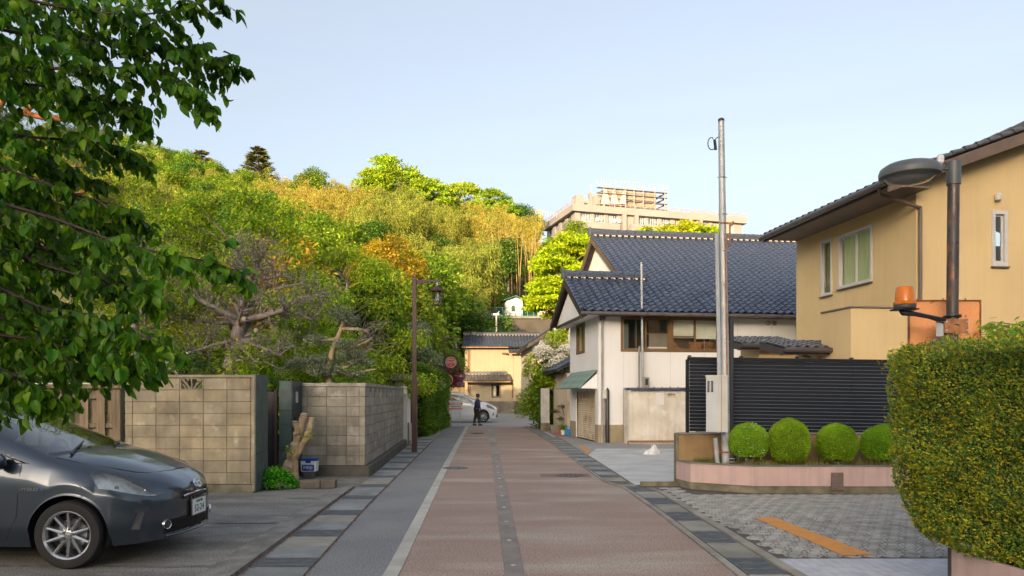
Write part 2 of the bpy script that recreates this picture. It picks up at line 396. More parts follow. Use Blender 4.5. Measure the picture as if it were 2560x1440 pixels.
M['blue'] = mat('blue_plastic', (.01, .07, .3), (.012, .08, .32), rough=.35)
M['cyan'] = mat('bright_blue_plastic', (.02, .25, .6), (.02, .22, .55), rough=.35)
M['red'] = mat('red_paint', (.7, .1, .06), (.65, .1, .06), rough=.5)
M['hillwhite'] = mat('hill_building_concrete', (.36, .33, .31), (.32, .295, .275), ns=.2, nd=8)
M['rwall'] = mat('retaining_wall', (.1, .09, .075), (.07, .06, .05), ns=.6, nd=8)
M['gfence'] = mat('green_fence', (.06, .3, .24), (.06, .27, .22), rough=.5)
M['gaptile'] = mat('paving_brick_red', (.38, .2, .14), (.3, .17, .12), ns=5)
# ================================================================ GROUND
ground = sheet('ground', [(-900, -900), (900, -900), (900, 1500), (-900, 1500)], -.012, M['earth'])
def poly(px): return [G(a, b) for a, b in px]
def interp(line, y):
    """line: list of (X,Y) with rising Y -> X at y"""
    ys = [p[1] for p in line]; xs = [p[0] for p in line]; return float(np.interp(y, ys, xs))
def ext(line, y0):
    (x1, y1), (x2, y2) = line[0], line[1]; return [(x1 + (y0 - y1) * (x2 - x1) / (y2 - y1), y0)] + line
gutL = [(-2.46, 5.0), (-2.52, 6.67), (-2.77, 11.9), (-2.86, 14.3), (-3.3, 21.4), (-4.05, 38.5)]
gutR = [(-1.8, 5.0), (-1.88, 6.57), (-2.14, 10.76), (-2.5, 18.4), (-3.42, 38.5)]
edgL = [(-1.14, 5.0), (-1.175, 6.57), (-1.59, 16.2), (-2.47, 38.5)]
edgR = [(-1.0, 5.0), (-1.036, 6.57), (-1.45, 16.2), (-2.3, 38.5)]
cenL = [(-.02, 5.0), (-.073, 6.57), (-.60, 20.4), (-1.36, 38.5)]
cenR = [(.18, 5.0), (.128, 6.57), (-.35, 20.4), (-1.0, 38.5)]
rdR = [(2.08, 5.0), (2.05, 6.6), (2.04, 9.8), (1.97, 12.8), (1.74, 13.6), (1.25, 26.5), (.81, 34.0), (.62, 38.5)]
kbR = [(2.17, 5.0), (2.14, 6.6), (2.13, 9.8), (2.06, 12.8), (1.8, 13.6), (1.31, 26.5), (.87, 34.0), (.68, 38.5)]
gtR = [(2.63, 5.0), (2.56, 7.1), (2.5, 12.5), (2.23, 13.2), (2.08, 19.8), (1.9, 26.5), (1.58, 31.6), (1.3, 38.5)]
def stripe(name, A, B, z, m, y0, y1, parent=None, n=40):
    ys = sorted({y0, y1, *[p[1] for p in A + B if y0 < p[1] < y1], *np.linspace(y0, y1, n).tolist()})
    V = []; Fs = []
    for i, y in enumerate(ys):
        V += [(interp(A, y), y, z), (interp(B, y), y, z)]
        if i: k = 2 * i; Fs.append([k - 2, k - 1, k + 1, k])
    me = bpy.data.meshes.new(name); me.from_pydata(V, [], Fs); me.update(); me.materials.append(m)
    o = link(name, me, None, parent)
    if parent is None: o['kind'] = 'structure'
    return o
for L_ in (gutL, gutR, edgL, edgR, cenL, cenR, rdR, kbR, gtR):
    (x1, y1), (x2, y2) = L_[0], L_[1]; L_.insert(0, (x1 + (-32 - y1) * (x2 - x1) / (y2 - y1), -32.0))
def shift(line, d): return [(x + d, y) for x, y in line]
road = stripe('road', edgR, rdR, .0, M['road'], -32, 38.3)
pave = stripe('pavement', gutR, edgL, .0, M['asph'], -32, 38.3)
under = sheet('street_bed', [(-5, -32), (4, -32), (3, 38.4), (-5, 38.4)], -.008, M['mortar'])
yard = sheet('yard', [(-30, 38.31), (12, 38.31), (12, 75), (-30, 75)], .0, M['asph_far'])
parking = sheet('parking_ground', [(-40, -32), (gutL[0][0] - .02, -32), (-2.49, 5), (-2.55, 6.67), (-2.8, 11.9), (-2.86, 13.2), (-3.9, 13.0), (-40, 13.0)], .0, M['park'])
M['asph_d'] = mat('old_asphalt', (.25, .24, .21), (.16, .15, .135), ns=4, nd=8, spk=.6, sps=60, bump=.7, bs=60, rough=.95)
gap = sheet('old_asphalt_ground', [(-3.9, 13.004), (-2.86, 13.204), (-2.9, 14.3), (-3.33, 21.4), (-3.75, 29), (-4.2, 38.3), (-9, 38.3), (-9, 13.004)], -.002, M['asph_d'])
# apron along the left gutter: a low concrete lip
ap = MB()
pts = [(-32.0), 2, 4, 5.5, 6.67, 8.5, 10.2, 11.9, 12.9]
for i in range(len(pts) - 1):
    y0, y1 = pts[i], pts[i + 1]; a0, a1 = interp(gutL, y0), interp(gutL, y1)
    ap.add([(a0 - .36, y0, .004), (a0 - .02, y0, .03), (a1 - .02, y1, .03), (a1 - .36, y1, .004), (a0 - .02, y0, -.02), (a1 - .02, y1, -.02)], [(0, 1, 2, 3), (1, 4, 5, 2)])
apron = ap.build('gutter_apron', mat('apron_concrete', (.26, .25, .23), (.16, .155, .14), ns=3, nd=8, spk=.4, sps=70, bump=.8, bs=40, rough=.95))
apron['kind'] = 'structure'

# pale edging slabs on the left of the road, dark centre slabs with studs, kerb on the right, the two gutters
edging = thing('road_edging', None, None, kind='structure')
y = 3.0
while y < 38:
    ln = 1.98 if y < 30 else 2.0
    y1 = min(y + ln, 38.25)
    mb = MB(); a0, b0, a1, b1 = interp(edgL, y), interp(edgR, y), interp(edgL, y1 - .012), interp(edgR, y1 - .012)
    mb.prism([(a0, y), (b0, y), (b1, y1 - .012), (a1, y1 - .012)], -.02, .006); mb.build('edging_slab', M['edge_pale'], edging)
    y = y1
centre = thing('centre_strip', None, None, kind='structure')
M['slab_c'] = mat('centre_slab', (.3, .255, .225), (.23, .2, .175), ns=3, spk=.25, rnd=.12)
stud_me = None
y = 3.1; k = 0
while y < 38:
    y1 = min(y + 3.0, 38.25) if y < 19 else min(y + .62, 38.25)
    if y < 20.4 < y1: y1 = 20.4
    mb = MB(); a0, b0, a1, b1 = interp(cenL, y), interp(cenR, y), interp(cenL, y1 - .012), interp(cenR, y1 - .012)
    mb.prism([(a0 + .012, y), (b0 - .012, y), (b1 - .012, y1 - .012), (a1 + .012, y1 - .012)], -.02, .007)
    mb.build('centre_slab', M['slab_c'] if y < 20 else M['slab_tan'], centre); y = y1
y = 6.95
while y < 20:
    c = (interp(cenL, y) + interp(cenR, y)) / 2
    if stud_me is None:
        o = MB().lathe([(.028, 0), (.028, .004), (.02, .007)], (0, 0, 0), 16).build('road_stud', M['galv'], centre, loc=(c, y, .007)); stud_me = o.data
    else: link('road_stud', stud_me, None, centre, (c, y, .007))
    y += 1.2
kerb = thing('kerb_strip', None, None, kind='structure')
y = 3.0
while y < 38:
    y1 = min(y + .9, 38.2); a0, b0, a1, b1 = interp(rdR, y), interp(kbR, y), interp(rdR, y1), interp(kbR, y1)
    MB().prism([(a0 + .015, y), (b0, y), (b1, y1 - .01), (a1 + .015, y1 - .01)], -.02, .012).build('kerb_stone', M['slab_tan'], kerb); y = y1
def gutter(root, A, B, pat, y0, y1, inset=.03):
    y = y0; k = 0
    while y < y1:
        kind, ln = pat[k % len(pat)]; k += 1; ye = y + ln - .012
        a0, b0, a1, b1 = interp(A, y) + inset, interp(B, y) - inset, interp(A, ye) + inset, interp(B, ye) - inset
        if kind == 'c':
            MB().prism([(a0, y), (b0, y), (b1, ye), (a1, ye)], -.03, .004 + .003 * random.random()).build('gutter_cover', M['slab'] if random.random() < .7 else M['slab_tan'], root)
        elif kind == 'd':
            MB().prism([(a0, y), (b0, y), (b1, ye), (a1, ye)], -.03, .003).build('gutter_cover', M['slab_tan'], root)
        else:
            mb = MB(); nb = 22 if y < 16 else 8
            w0 = b0 - a0; t = .012
            fi = .06 if kind == 'g' else .03
            for (p, q, r_, s_) in ((0, 1, 0, t / ln), (0, 1, 1 - t / ln, 1), (0, .025, 0, 1), (.975, 1, 0, 1)):
                xx = lambda u, v: (a0 + (b0 - a0) * u) * (1 - v) + (a1 + (b1 - a1) * u) * v
                mb.prism([(xx(p, r_), y + (ye - y) * r_), (xx(q, r_), y + (ye - y) * r_), (xx(q, s_), y + (ye - y) * s_), (xx(p, s_), y + (ye - y) * s_)], -.025, .005)
            for i in range(nb):
                u0 = .03 + .94 * (i + .2) / nb; u1 = .03 + .94 * (i + .72) / nb
                mb.prism([(xx(u0, .02), y + (ye - y) * .02), (xx(u1, .02), y + (ye - y) * .02), (xx(u1, .98), y + (ye - y) * .98), (xx(u0, .98), y + (ye - y) * .98)], -.025, .003)
            for v in (.33, .66):
                mb.prism([(xx(0, v - .01), y + (ye - y) * (v - .01)), (xx(1, v - .01), y + (ye - y) * (v - .01)), (xx(1, v + .01), y + (ye - y) * (v + .01)), (xx(0, v + .01), y + (ye - y) * (v + .01))], -.02, .0045)
            mb.build('gutter_grate', M['grate'], root)
        y += ln
gl = thing('gutter', None, None, kind='structure')
gutter(gl, gutL, gutR, [('c', .52), ('g', .44), ('c', .54)], 3.36, 27.5)
gutter(gl, gutL, gutR, [('c', .75), ('c', .75)], 27.5, 38.2)
gr = thing('gutter', None, None, kind='structure')
gutter(gr, kbR, gtR, [('g', .7), ('d', .72)], 5.2, 13.2)
gutter(gr, kbR, gtR, [('g', .5), ('c', .6)], 13.3, 37.5)
# right of the gutter: holed pavers, concrete drive, asphalt lot, brick floor by the garage
bedR = sheet('paver_bed', [(2.55, 5), (2.57, 7.1), (2.5, 12.5), (2.3, 13.1), (12, 13.1), (12, 2), (2.7, 2)], -.003, mat('paver_bed_dirt', (.08, .075, .065), (.11, .1, .085)))
drive = sheet('driveway', [(2.26, 13.22), (2.2, 16), (2.1, 19.9), (2.6, 22.2), (9, 22.2), (9, 13.22)], .002, M['conc_l'])
lot = sheet('side_lot', [(2.08, 19.95), (1.93, 26.4), (1.6, 31.6), (1.32, 38.3), (9, 38.3), (14, 22.204), (2.6, 22.204)], .0, M['asph_far'])
bf = sheet('brick_floor', [(1.75, 28.6), (1.55, 32.9), (3.2, 33.6), (3.2, 28.6)], .006, M['gaptile'])
lip = MB().box(2.35, 3.05, 13.12, 13.21, -.02, .07); o = lip.build('kerb_lip', M['moss_conc']); o['kind'] = 'structure'
# pavers: plate with a sunken ring around a round button
def paver_mesh():
    mb = MB(); n = 8; R0, R1, R2 = .093, .068, .047; z0, z1 = .0, -.02
    hexp = [(R0 * 1.08 * math.cos(t), R0 * 1.08 * math.sin(t)) for t in [2 * math.pi * (k + .5) / n for k in range(n)]]
    V = [(x, y, z0) for x, y in hexp]
    for r, z in ((R1, z0), (R1, z1), (R2, z1), (R2, z0)):
        V += [(r * math.cos(2 * math.pi * (k + .5) / n), r * math.sin(2 * math.pi * (k + .5) / n), z) for k in range(n)]
    V += [(x, y, -.03) for x, y in hexp]
    Fs = []
    for r in range(4):
        for k in range(n): Fs.append([r * n + k, r * n + (k + 1) % n, (r + 1) * n + (k + 1) % n, (r + 1) * n + k])
    Fs.append([4 * n + k for k in range(n)])
    for k in range(n): Fs.append([5 * n + k, 5 * n + (k + 1) % n, (k + 1) % n, k])
    me = bpy.data.meshes.new('paver'); me.from_pydata(V, [], Fs); me.update(); me.materials.append(M['paver']); return me
wb_ = thing('paver_edging', None, None, kind='structure'); y = 5.0
while y < 12.6: MB().prism([(interp(gtR, y), y), (interp(gtR, y) + .11, y), (interp(gtR, y + .6) + .11, y + .592), (interp(gtR, y + .6), y + .592)], -.02, .011).build('kerb_stone', M['slab_tan'], wb_); y += .6
pv = paver_mesh(); pvr = thing('paver_field', None, None, kind='structure')
cells = []
row = 0; y = 7.42
while y < 12.9:
    x = 2.3 + (.105 if row % 2 else 0)
    while x < 9:
        if x > interp(gtR, y) + .16 and not (y > 12.0 and x > 3.0): cells.append((x, y))
        x += .2
    y += .178; row += 1
cells.sort(key=lambda c: c[1] + .3 * abs(c[0] - 3.5))
for c in cells[:300]: link('paver', pv, None, pvr, (c[0] + random.uniform(-.004, .004), c[1], .004 + random.uniform(-.002, .002)), (0, 0, random.choice((0, .785, 1.57)) + random.uniform(-.03, .03)))
vv = np.array([v.co[:] for v in pv.vertices]); mb = MB()
for c in cells[300:]: mb.add([(v[0] + c[0], v[1] + c[1], v[2] + .004) for v in vv], [list(p.vertices) for p in pv.polygons])
o = mb.build('paver_rest', M['paver'], pvr, smooth=None); o['kind'] = 'stuff'
# pale tiles at the lower right
tr = thing('tile_floor', None, None, kind='structure')
tme = rb_mesh(.098, .098, .02, .002, M['tilew'])
y = 7.18; 
while y > 5.2:
    x = 2.7
    while x < 5.2:
        if x > interp(gtR, y) + .08 and not x > 3.42: link('floor_tile', tme, None, tr, (x, y, .0 + random.uniform(-.0008, .0008)))
        elif 3.42 < x < 5.2 and y > 5.9: link('floor_tile', tme, None, tr, (x, y, 0))
        x += .104
    y -= .104
sheet('tile_bed', [(2.6, 7.24), (6, 7.24), (6, 2), (2.6, 2)], -.001, M['mortar'])
# painted orange line, worn
def marking(name, pts, m, z):
    return sheet(name, pts, z, m)
ln = MB(); a, b, c, d = G(1885, 1295), G(1935, 1295), G(2182, 1388), G(2105, 1390)
N_ = 14
for i in range(N_):
    t0, t1 = i / N_, (i + 1) / N_
    w0 = random.uniform(-.012, .012); w1 = random.uniform(-.012, .012)
    p0, p1, q0, q1 = a.lerp(d, t0), a.lerp(d, t1), b.lerp(c, t0), b.lerp(c, t1)
    ln.add([(p0.x + w0, p0.y, .0085), (q0.x + w1, q0.y, .0085), (q1.x + w1, q1.y, .0085), (p1.x + w0, p1.y, .0085)], [(0, 1, 2, 3)])
o = ln.build('orange_line', M['orange'], smooth=None); o['kind'] = 'structure'
for pts in ([(1445, 1114), (1456, 1114), (1478, 1131), (1466, 1131)],):
    p = poly(pts); o = sheet('orange_line', p, .006, M['orange'])
# car-park bay lines, faint
for a in ((-3.8, 9.25, -3.0, 9.33), (-6.5, 6.9, -2.9, 6.98), (-3.6, 11.5, -2.95, 11.56)):
    sheet('bay_line', [(a[0], a[1]), (a[2], a[1]), (a[2], a[3]), (a[0], a[3])], .006, mat('faded_line', (.2, .195, .18), (.12, .12, .11), ns=9))
# manhole covers, flush
def manhole(px, py, r, ring, m, sq=False):
    c = G(px, py); t = thing('manhole_cover', None, None, (c.x, c.y, .002), kind='structure')
    if sq: MB().box(-r * 1.9, r * 1.2, -r * .95, r * .95, -.004, .003).build('surround', mat('pink_patch', (.27, .17, .15), (.22, .15, .13), spk=.3), t)
    MB().lathe([(r, 0), (r, .006), (r * .93, .006), (r * .93, .002), (r * .88, .002), (r * .88, .007), (.001, .007)], (0, 0, 0), 28).build('lid', m, t)
    mb = MB()
    for k in range(5):
        for j in range(5):
            x, y_ = (k - 2) * r * .3, (j - 2) * r * .3
            if x * x + y_ * y_ < (r * .8) ** 2: mb.box(x - .03 * r * 3, x + .03 * r * 3, y_ - .02 * r * 2, y_ + .02 * r * 2, .006, .011)
    mb.build('stud_pattern', m, t); return t
iron_b = mat('manhole_iron', (.085, .1, .125), (.13, .14, .15), ns=10, rough=.5, metal=.4)
manhole(1427, 1189, .33, .1, mat('manhole_brown', (.09, .06, .055), (.12, .08, .07), ns=10, rough=.5), sq=True)
manhole(1138, 1170, .3, .1, iron_b)
manhole(1193, 1083.4, .32, .1, mat('manhole_dark', (.05, .06, .055)))
MB().lathe([(.11, 0), (.11, .008), (.001, .008)], (*G(1118, 1171)[:2], .003), 14).build('valve_cover', iron_b)['kind'] = 'structure'
# worn kerb gap weeds and red fallen catkins
def scatter_bits(name, label, cat, line, y0, y1, n, spread, m, s, parent=None):
    V = np.zeros((n * 4, 3)); Fa = np.arange(n * 4).reshape(n, 4)
    ys = rng.uniform(y0, y1, n); xs = np.array([interp(line, v) for v in ys]) + rng.normal(0, spread, n)
    an = rng.uniform(0, 6.28, n); sz = rng.uniform(.4, 1, n) * s
    for k, (dx, dy) in enumerate(((-1, -.4), (1, -.4), (1, .4), (-1, .4))):
        V[k::4, 0] = xs + (dx * np.cos(an) - dy * np.sin(an)) * sz; V[k::4, 1] = ys + (dx * np.sin(an) + dy * np.cos(an)) * sz
        V[k::4, 2] = .012 + rng.uniform(0, .012, n)
    o = link(name, npmesh(name, V, Fa, m)); setp(o, label, cat, kind='stuff'); return o
litter = mat('red_litter', (.16, .05, .035), (.1, .04, .03))
scatter_bits('leaf_litter', 'reddish fallen catkins gathered along the gutter beside the grey car', 'leaf litter', shift(gutL, -.02), 5.2, 12.5, 1500, .045, litter, .011)
scatter_bits('leaf_litter', 'thin line of reddish litter between the left gutter and the grey pavement', 'leaf litter', gutR, 5.2, 26, 1300, .012, litter, .011)
# ================================================================ FOLIAGE TOOLS
def nrm(a): return a / np.maximum(np.linalg.norm(a, axis=1, keepdims=True), 1e-9)
def leaves(name, P, D, N, Ln, Wd, m, fold=.25, tri=False):
    """one small folded leaf per point: base, two sides, tip"""
    n = len(P); D = nrm(D); S = nrm(np.cross(D, N)); U = nrm(np.cross(S, D))
    Ln = np.broadcast_to(np.asarray(Ln, float).reshape(-1, 1), (n, 1)); Wd = np.broadcast_to(np.asarray(Wd, float).reshape(-1, 1), (n, 1))
    V = np.empty((n, 4, 3)); V[:, 0] = P; V[:, 2] = P + D * Ln
    mid = P + D * Ln * .45
    V[:, 1] = mid + S * Wd * .5 + U * Wd * fold; V[:, 3] = mid - S * Wd * .5 + U * Wd * fold
    V = V.reshape(-1, 3); i = np.arange(n) * 4
    Fa = np.concatenate([np.stack([i, i + 1, i + 2], 1), np.stack([i, i + 2, i + 3], 1)])
    return npmesh(name, V, Fa, m)
def rdir(n, r): return nrm(r.normal(size=(n, 3)))
def clump_leaves(name, cl, n, ln, wd, m, r, droop=.35, shell=.45, up=.35, flat=1.0, lnv=.35):
    """cl: (k,6) ellipsoids; leaves sit in the outer shell of each"""
    cl = np.asarray(cl, float); w = (cl[:, 3] * cl[:, 4]) ** 1.0; w = w / w.sum()
    k = r.choice(len(cl), n, p=w); d = rdir(n, r); d[:, 2] = d[:, 2] + up * .6; d = nrm(d)
    rad = 1 - shell * r.random((n, 1)) ** 1.3 + r.normal(0, .06, (n, 1))
    P = cl[k, :3] + d * cl[k, 3:] * rad
    D = nrm(d * np.array([1, 1, .3]) + r.normal(0, .6, (n, 3)) + np.array([0, 0, -droop]))
    N = nrm(np.array([0, 0, 1.0]) * flat + d * .5 + r.normal(0, .45, (n, 3)))
    s = 1 + r.uniform(-lnv, lnv, n)
    return leaves(name, P, D, N, ln * s, wd * s, m)
def limb_pts(a, b, r, sag=.12, n=5, wob=.05):
    a, b = Vector(a), Vector(b); L = (b - a).length; out = []
    j = Vector(r.normal(0, wob * L, 3))
    for i in range(n + 1):
        t = i / n; p = a.lerp(b, t) + j * math.sin(math.pi * t) + Vector((0, 0, sag * L * math.sin(math.pi * t)))
        out.append(p)
    return out
def trunk_mb(cl, h0, rad, r, lean=(0, 0), frac=.5, twigs=0, base_z=0.0, top=None):
    """tapered trunk with a limb out to each clump"""
    cl = np.asarray(cl, float); mb = MB(); top = top if top else cl[:, 2].max() * .85
    axis = [Vector((lean[0] * (z / top) ** 1.5 + .12 * rad * 3 * math.sin(z * 1.7), lean[1] * (z / top) ** 1.5 + .1 * rad * 3 * math.cos(z * 1.3), z)) for z in np.linspace(base_z, top, 9)]
    mb.tube(axis, [rad * (1.25 if i == 0 else 1) * (1 - .8 * i / 8) for i in range(9)], 8)
    for c in cl:
        z0 = max(h0, min(top * .95, c[2] - .25 * math.hypot(c[0], c[1]) - .4 + r.normal(0, .2)))
        t = (z0 - base_z) / (top - base_z) * 8; i = min(7, int(t)); a = axis[i].lerp(axis[i + 1], t - i)
        rr = max(.02, rad * .42 * (1 - .5 * z0 / top))
        P = limb_pts(a, c[:3], r, .06); mb.tube(P, [rr * (1 - .75 * k / 5) for k in range(6)], 5, cap=False)
        for q in range(twigs):
            d = r.normal(0, 1, 3) * c[3:] * .7; e = Vector(c[:3]) + Vector(d)
            mb.tube([P[4], P[4].lerp(e, .5) + Vector((0, 0, .05)), e], [rr * .3, rr * .22, rr * .08], 4, cap=False)
    return mb
def dome(n, W_, Hh, z0, cr, r, flat=1.0, power=.5, ymul=1.0):
    out = []
    for i in range(n):
        a = i * 2.399963 + r.uniform(-.3, .3); t = (i + .5) / n
        rr = W_ * math.sqrt(t) * .95; zz = z0 + Hh * (1 - t ** 1.4) * r.uniform(.75, 1.05) + r.normal(0, .04 * Hh)
        c = cr * r.uniform(.7, 1.2); out.append((rr * math.cos(a), rr * math.sin(a) * ymul, zz, c, c, c * flat))
        if t > .35: out.append((rr * .6 * math.cos(a + 1), rr * .6 * math.sin(a + 1) * ymul, z0 + (zz - z0) * .45, c, c, c * flat))
    return out
LM = {}
LM['lime'] = leafmat('leaf_lime', [(.36, .52, .02), (.58, .7, .02), (.76, .74, .03)], .45, vary=.3)
LM['yellowgreen'] = leafmat('leaf_yellow_green', [(.24, .45, .03), (.46, .64, .04), (.66, .7, .045)], .4, vary=.35, vs=.25)
LM['mid'] = leafmat('leaf_mid_green', [(.12, .25, .02), (.24, .4, .03), (.4, .5, .035)], .35, vary=.4, vs=.4)
LM['dark'] = leafmat('leaf_dark_green', [(.04, .1, .02), (.08, .17, .03), (.14, .22, .035)], .2, vary=.35, vs=.4)
LM['ever'] = leafmat('leaf_evergreen', [(.05, .14, .02), (.11, .24, .03), (.2, .32, .035)], .25, vary=.4, vs=.3)
LM['bamboo'] = leafmat('leaf_bamboo_tan', [(.3, .32, .04), (.5, .44, .06), (.62, .5, .12)], .35, vary=.3, vs=.3)
LM['bamboo_ol'] = leafmat('leaf_bamboo_olive', [(.2, .3, .04), (.34, .4, .05), (.5, .46, .09)], .35, vary=.3, vs=.3)
LM['orange'] = leafmat('leaf_orange', [(.36, .34, .03), (.6, .38, .04), (.62, .27, .04)], .35, vary=.2)
LM['gold'] = leafmat('leaf_gold', [(0.230, 0.276, 0.023), (0.483, 0.391, 0.023), (0.632, 0.414, 0.023)], .35, vary=.25)
LM['conif'] = leafmat('needle_green', [(.16, .19, .06), (.24, .25, .08), (.32, .28, .09)], .15, vary=.3)
LM['garden'] = leafmat('leaf_garden', [(.11, .27, .015), (.26, .44, .02), (.45, .6, .03), (.6, .6, .035)], .42, vary=.35, vs=.8)
LM['hedge'] = leafmat('leaf_hedge_thuja', [(.06, .17, .018), (.12, .26, .022), (.22, .36, .03)], .25, vary=.45, vs=1.8)
LM['box'] = leafmat('leaf_boxwood', [(.06, .15, .03), (.09, .2, .035), (.13, .25, .035), (.17, .29, .04), (.22, .32, .04), (.3, .37, .04), (.7, .6, .05)], .3, vary=.3, vs=3)
LM['ball'] = leafmat('leaf_azalea_ball', [(.16, .38, .02), (.28, .52, .025), (.42, .62, .03)], .38, vary=.25, vs=3)
LM['cherry'] = leafmat('leaf_cherry', [(.02, .11, .006), (.035, .15, .006), (.055, .19, .006), (.1, .26, .008), (.16, .33, .01)], .5, rough=.42, spec=.3, vary=.35, vs=1.6)
LM['grey'] = leafmat('leaf_grey_green', [(.14, .2, .1), (.26, .32, .19), (.4, .42, .3)], .25, vary=.25, vs=1.5)
LM['maple_red'] = leafmat('leaf_red_maple', [(0.156, 0.026, 0.052), (0.286, 0.039, 0.091)], .3)
LM['white'] = leafmat('petal_white', [(0.750, 0.720, 0.620), (0.850, 0.820, 0.780)], .25, vary=.08)
LM['maple'] = leafmat('leaf_maple_green', [(.26, .5, .02), (.42, .62, .03)], .45)
LM['ground'] = leafmat('leaf_ground', [(.06, .3, .02), (.12, .42, .02), (.2, .5, .03)], .35, vary=.2)
LM['pine'] = leafmat('needle_pine', [(0.069, 0.103, 0.023), (0.127, 0.149, 0.029), (0.230, 0.207, 0.034)], .2, vary=.3, vs=.7)
LM['grassy'] = leafmat('grass_blade', [(0.115, 0.184, 0.023), (0.253, 0.253, 0.057), (0.345, 0.276, 0.092)], .3)

TREES = {}
def reg(key, crown_me, trunk_me): TREES.setdefault(key, []).append((crown_me, trunk_me))
def mbmesh(mb, name, m, smooth=60):
    me = bpy.data.meshes.new(name); me.from_pydata(mb.V, [], mb.F); me.update(); me.polygons.foreach_set('use_smooth', [True] * len(me.polygons)); me.materials.append(m); return me
def gen_broad(key, m, n=9000, seeds=(1, 2), ln=.34, W_=3.6, Hh=5.0, z0=3.5, cr=1.25, flat=.75, nc=26, bark='bark_grey', droop=.3):
    for s in seeds:
        r = np.random.default_rng(s * 17 + len(key)); cl = dome(nc, W_, Hh, z0, cr, r, flat)
        reg(key, clump_leaves('crown', cl, n, ln, ln * .55, m, r, droop=droop, shell=.5), mbmesh(trunk_mb(cl, 2.2, .2, r), 'trunk', M[bark]))
def gen_layer(key, m, n=9000, seeds=(1, 2), ln=.32, W_=4.2, Hh=6.0, z0=3.0, bark='bark_grey'):
    for s in seeds:
        r = np.random.default_rng(s * 31 + len(key)); cl = []
        for lv in range(9):
            z = z0 + Hh * lv / 8.0; wr = W_ * math.sqrt(max(.05, 1 - (lv / 8.6) ** 2.2)) * (.72 if lv == 0 else 1)
            for k in range(int(4 + 5 * wr / W_)):
                a = r.uniform(0, 6.28); q = wr * math.sqrt(r.uniform(.15, 1)); c = r.uniform(.8, 1.35)
                cl.append((q * math.cos(a), q * math.sin(a), z + r.normal(0, .2) - q * .06, c, c, .24))
        reg(key, clump_leaves('crown', cl, n, ln, ln * .6, m, r, droop=.15, shell=.9, flat=.7), mbmesh(trunk_mb(cl[::2], 1.8, .22, r), 'trunk', M[bark]))
def gen_conifer(key, m, n=8000, seeds=(1,), Hh=11., W_=2.7):
    for s in seeds:
        r = np.random.default_rng(s * 5 + 3); P = []; D = []; mb = MB(); mb.tube([(0, 0, 0), (.05, 0, Hh * .5), (0, 0, Hh)], [.2, .12, .02], 7)
        for z in np.arange(1.8, Hh, .42):
            L = W_ * (1 - (z / Hh)) ** .75 + .15
            for k in range(7):
                a = r.uniform(0, 6.28); l = L * r.uniform(.7, 1.1); e = Vector((math.cos(a) * l, math.sin(a) * l, z + l * .28)); b = Vector((0, 0, z))
                mb.tube([b, b.lerp(e, .55) - Vector((0, 0, .06 * l)), e], [.035, .022, .008], 4, cap=False)
                q = int(28 + 60 * l / W_); t = r.uniform(.2, 1, q)
                side = np.array([-math.sin(a), math.cos(a), 0]); B = np.array(b) + np.outer(t, np.array(e) - np.array(b)) - np.outer(np.sin(t * 3.14), [0, 0, .06 * l])
                sw = (1 - t * .6) * l * .32; o = r.uniform(-1, 1, q)
                P.append(B + side * (o * sw)[:, None] + np.array([0, 0, -1]) * (np.abs(o) * .12)[:, None]); D.append(nrm(np.outer(np.ones(q), np.array([math.cos(a), math.sin(a), -.1])) + side * o[:, None] * .9 + r.normal(0, .2, (q, 3))))
        P = np.concatenate(P); D = np.concatenate(D)
        reg(key, leaves('crown', P, D, nrm(np.array([0, -.3, .3]) + r.normal(0, .7, P.shape)), .42 * (1 + r.uniform(-.3, .3, len(P))), .11, m), mbmesh(mb, 'trunk', M['bark']))
def gen_bamboo(key, m, n=9000, seeds=(1, 2), Hh=12., culms=16, spread=2.2, ln=.42):
    for s in seeds:
        r = np.random.default_rng(s * 13 + len(key)); mb = MB(); P = []; D = []
        for k in range(culms):
            a = r.uniform(0, 6.28); q = spread * math.sqrt(r.random()); b = Vector((q * math.cos(a), q * math.sin(a), 0))
            h = Hh * r.uniform(.7, 1.05); la = a + r.normal(0, .8); ln_ = h * r.uniform(.08, .26)
            pts = [b + Vector((math.cos(la) * ln_ * t ** 2.6, math.sin(la) * ln_ * t ** 2.6, h * (t - .1 * t ** 4))) for t in np.linspace(0, 1, 8)]
            mb.tube(pts, [.055 * (1 - .8 * i / 7) for i in range(8)], 4, cap=False)
            q_ = n // culms; t = r.uniform(.33, 1.02, q_) ** .85; t = np.clip(t, 0, 1)
            B = np.array([np.interp(t, np.linspace(0, 1, 8), [p[i] for p in pts]) for i in range(3)]).T
            sp = (.25 + .95 * np.sin(np.clip((t - .3) / .75, 0, 1) * math.pi) ** .7)[:, None]
            cl_ = rdir(14, r); off = cl_[r.integers(0, 14, q_)] * .55 + rdir(q_, r) * .5
            off[:, 2] *= .6; P.append(B + off * sp + np.array([0, 0, -.15])); D.append(nrm(off + np.array([0, 0, -1.0]) + r.normal(0, .35, (q_, 3))))
        P = np.concatenate(P); D = np.concatenate(D)
        reg(key, leaves('crown', P, D, rdir(len(P), r), ln * (1 + r.uniform(-.3, .3, len(P))), ln * .22, m), mbmesh(mb, 'culms', M['culm']))
gen_broad('mid', LM['mid']); gen_broad('ever', LM['ever'], n=9000, flat=.9, nc=20, cr=1.4)
gen_layer('layer', LM['yellowgreen'], n=13000); gen_layer('lime', LM['lime'], n=13000)
gen_broad('gold', LM['gold'], n=7000, seeds=(1,), nc=20); gen_broad('rust', LM['orange'], n=6000, seeds=(1,), nc=16)
gen_conifer('conifer', LM['conif']); gen_bamboo('tan', LM['bamboo'], seeds=(1, 2, 3)); gen_bamboo('olive', LM['bamboo_ol'], seeds=(1, 2, 3), Hh=9., spread=2.6)
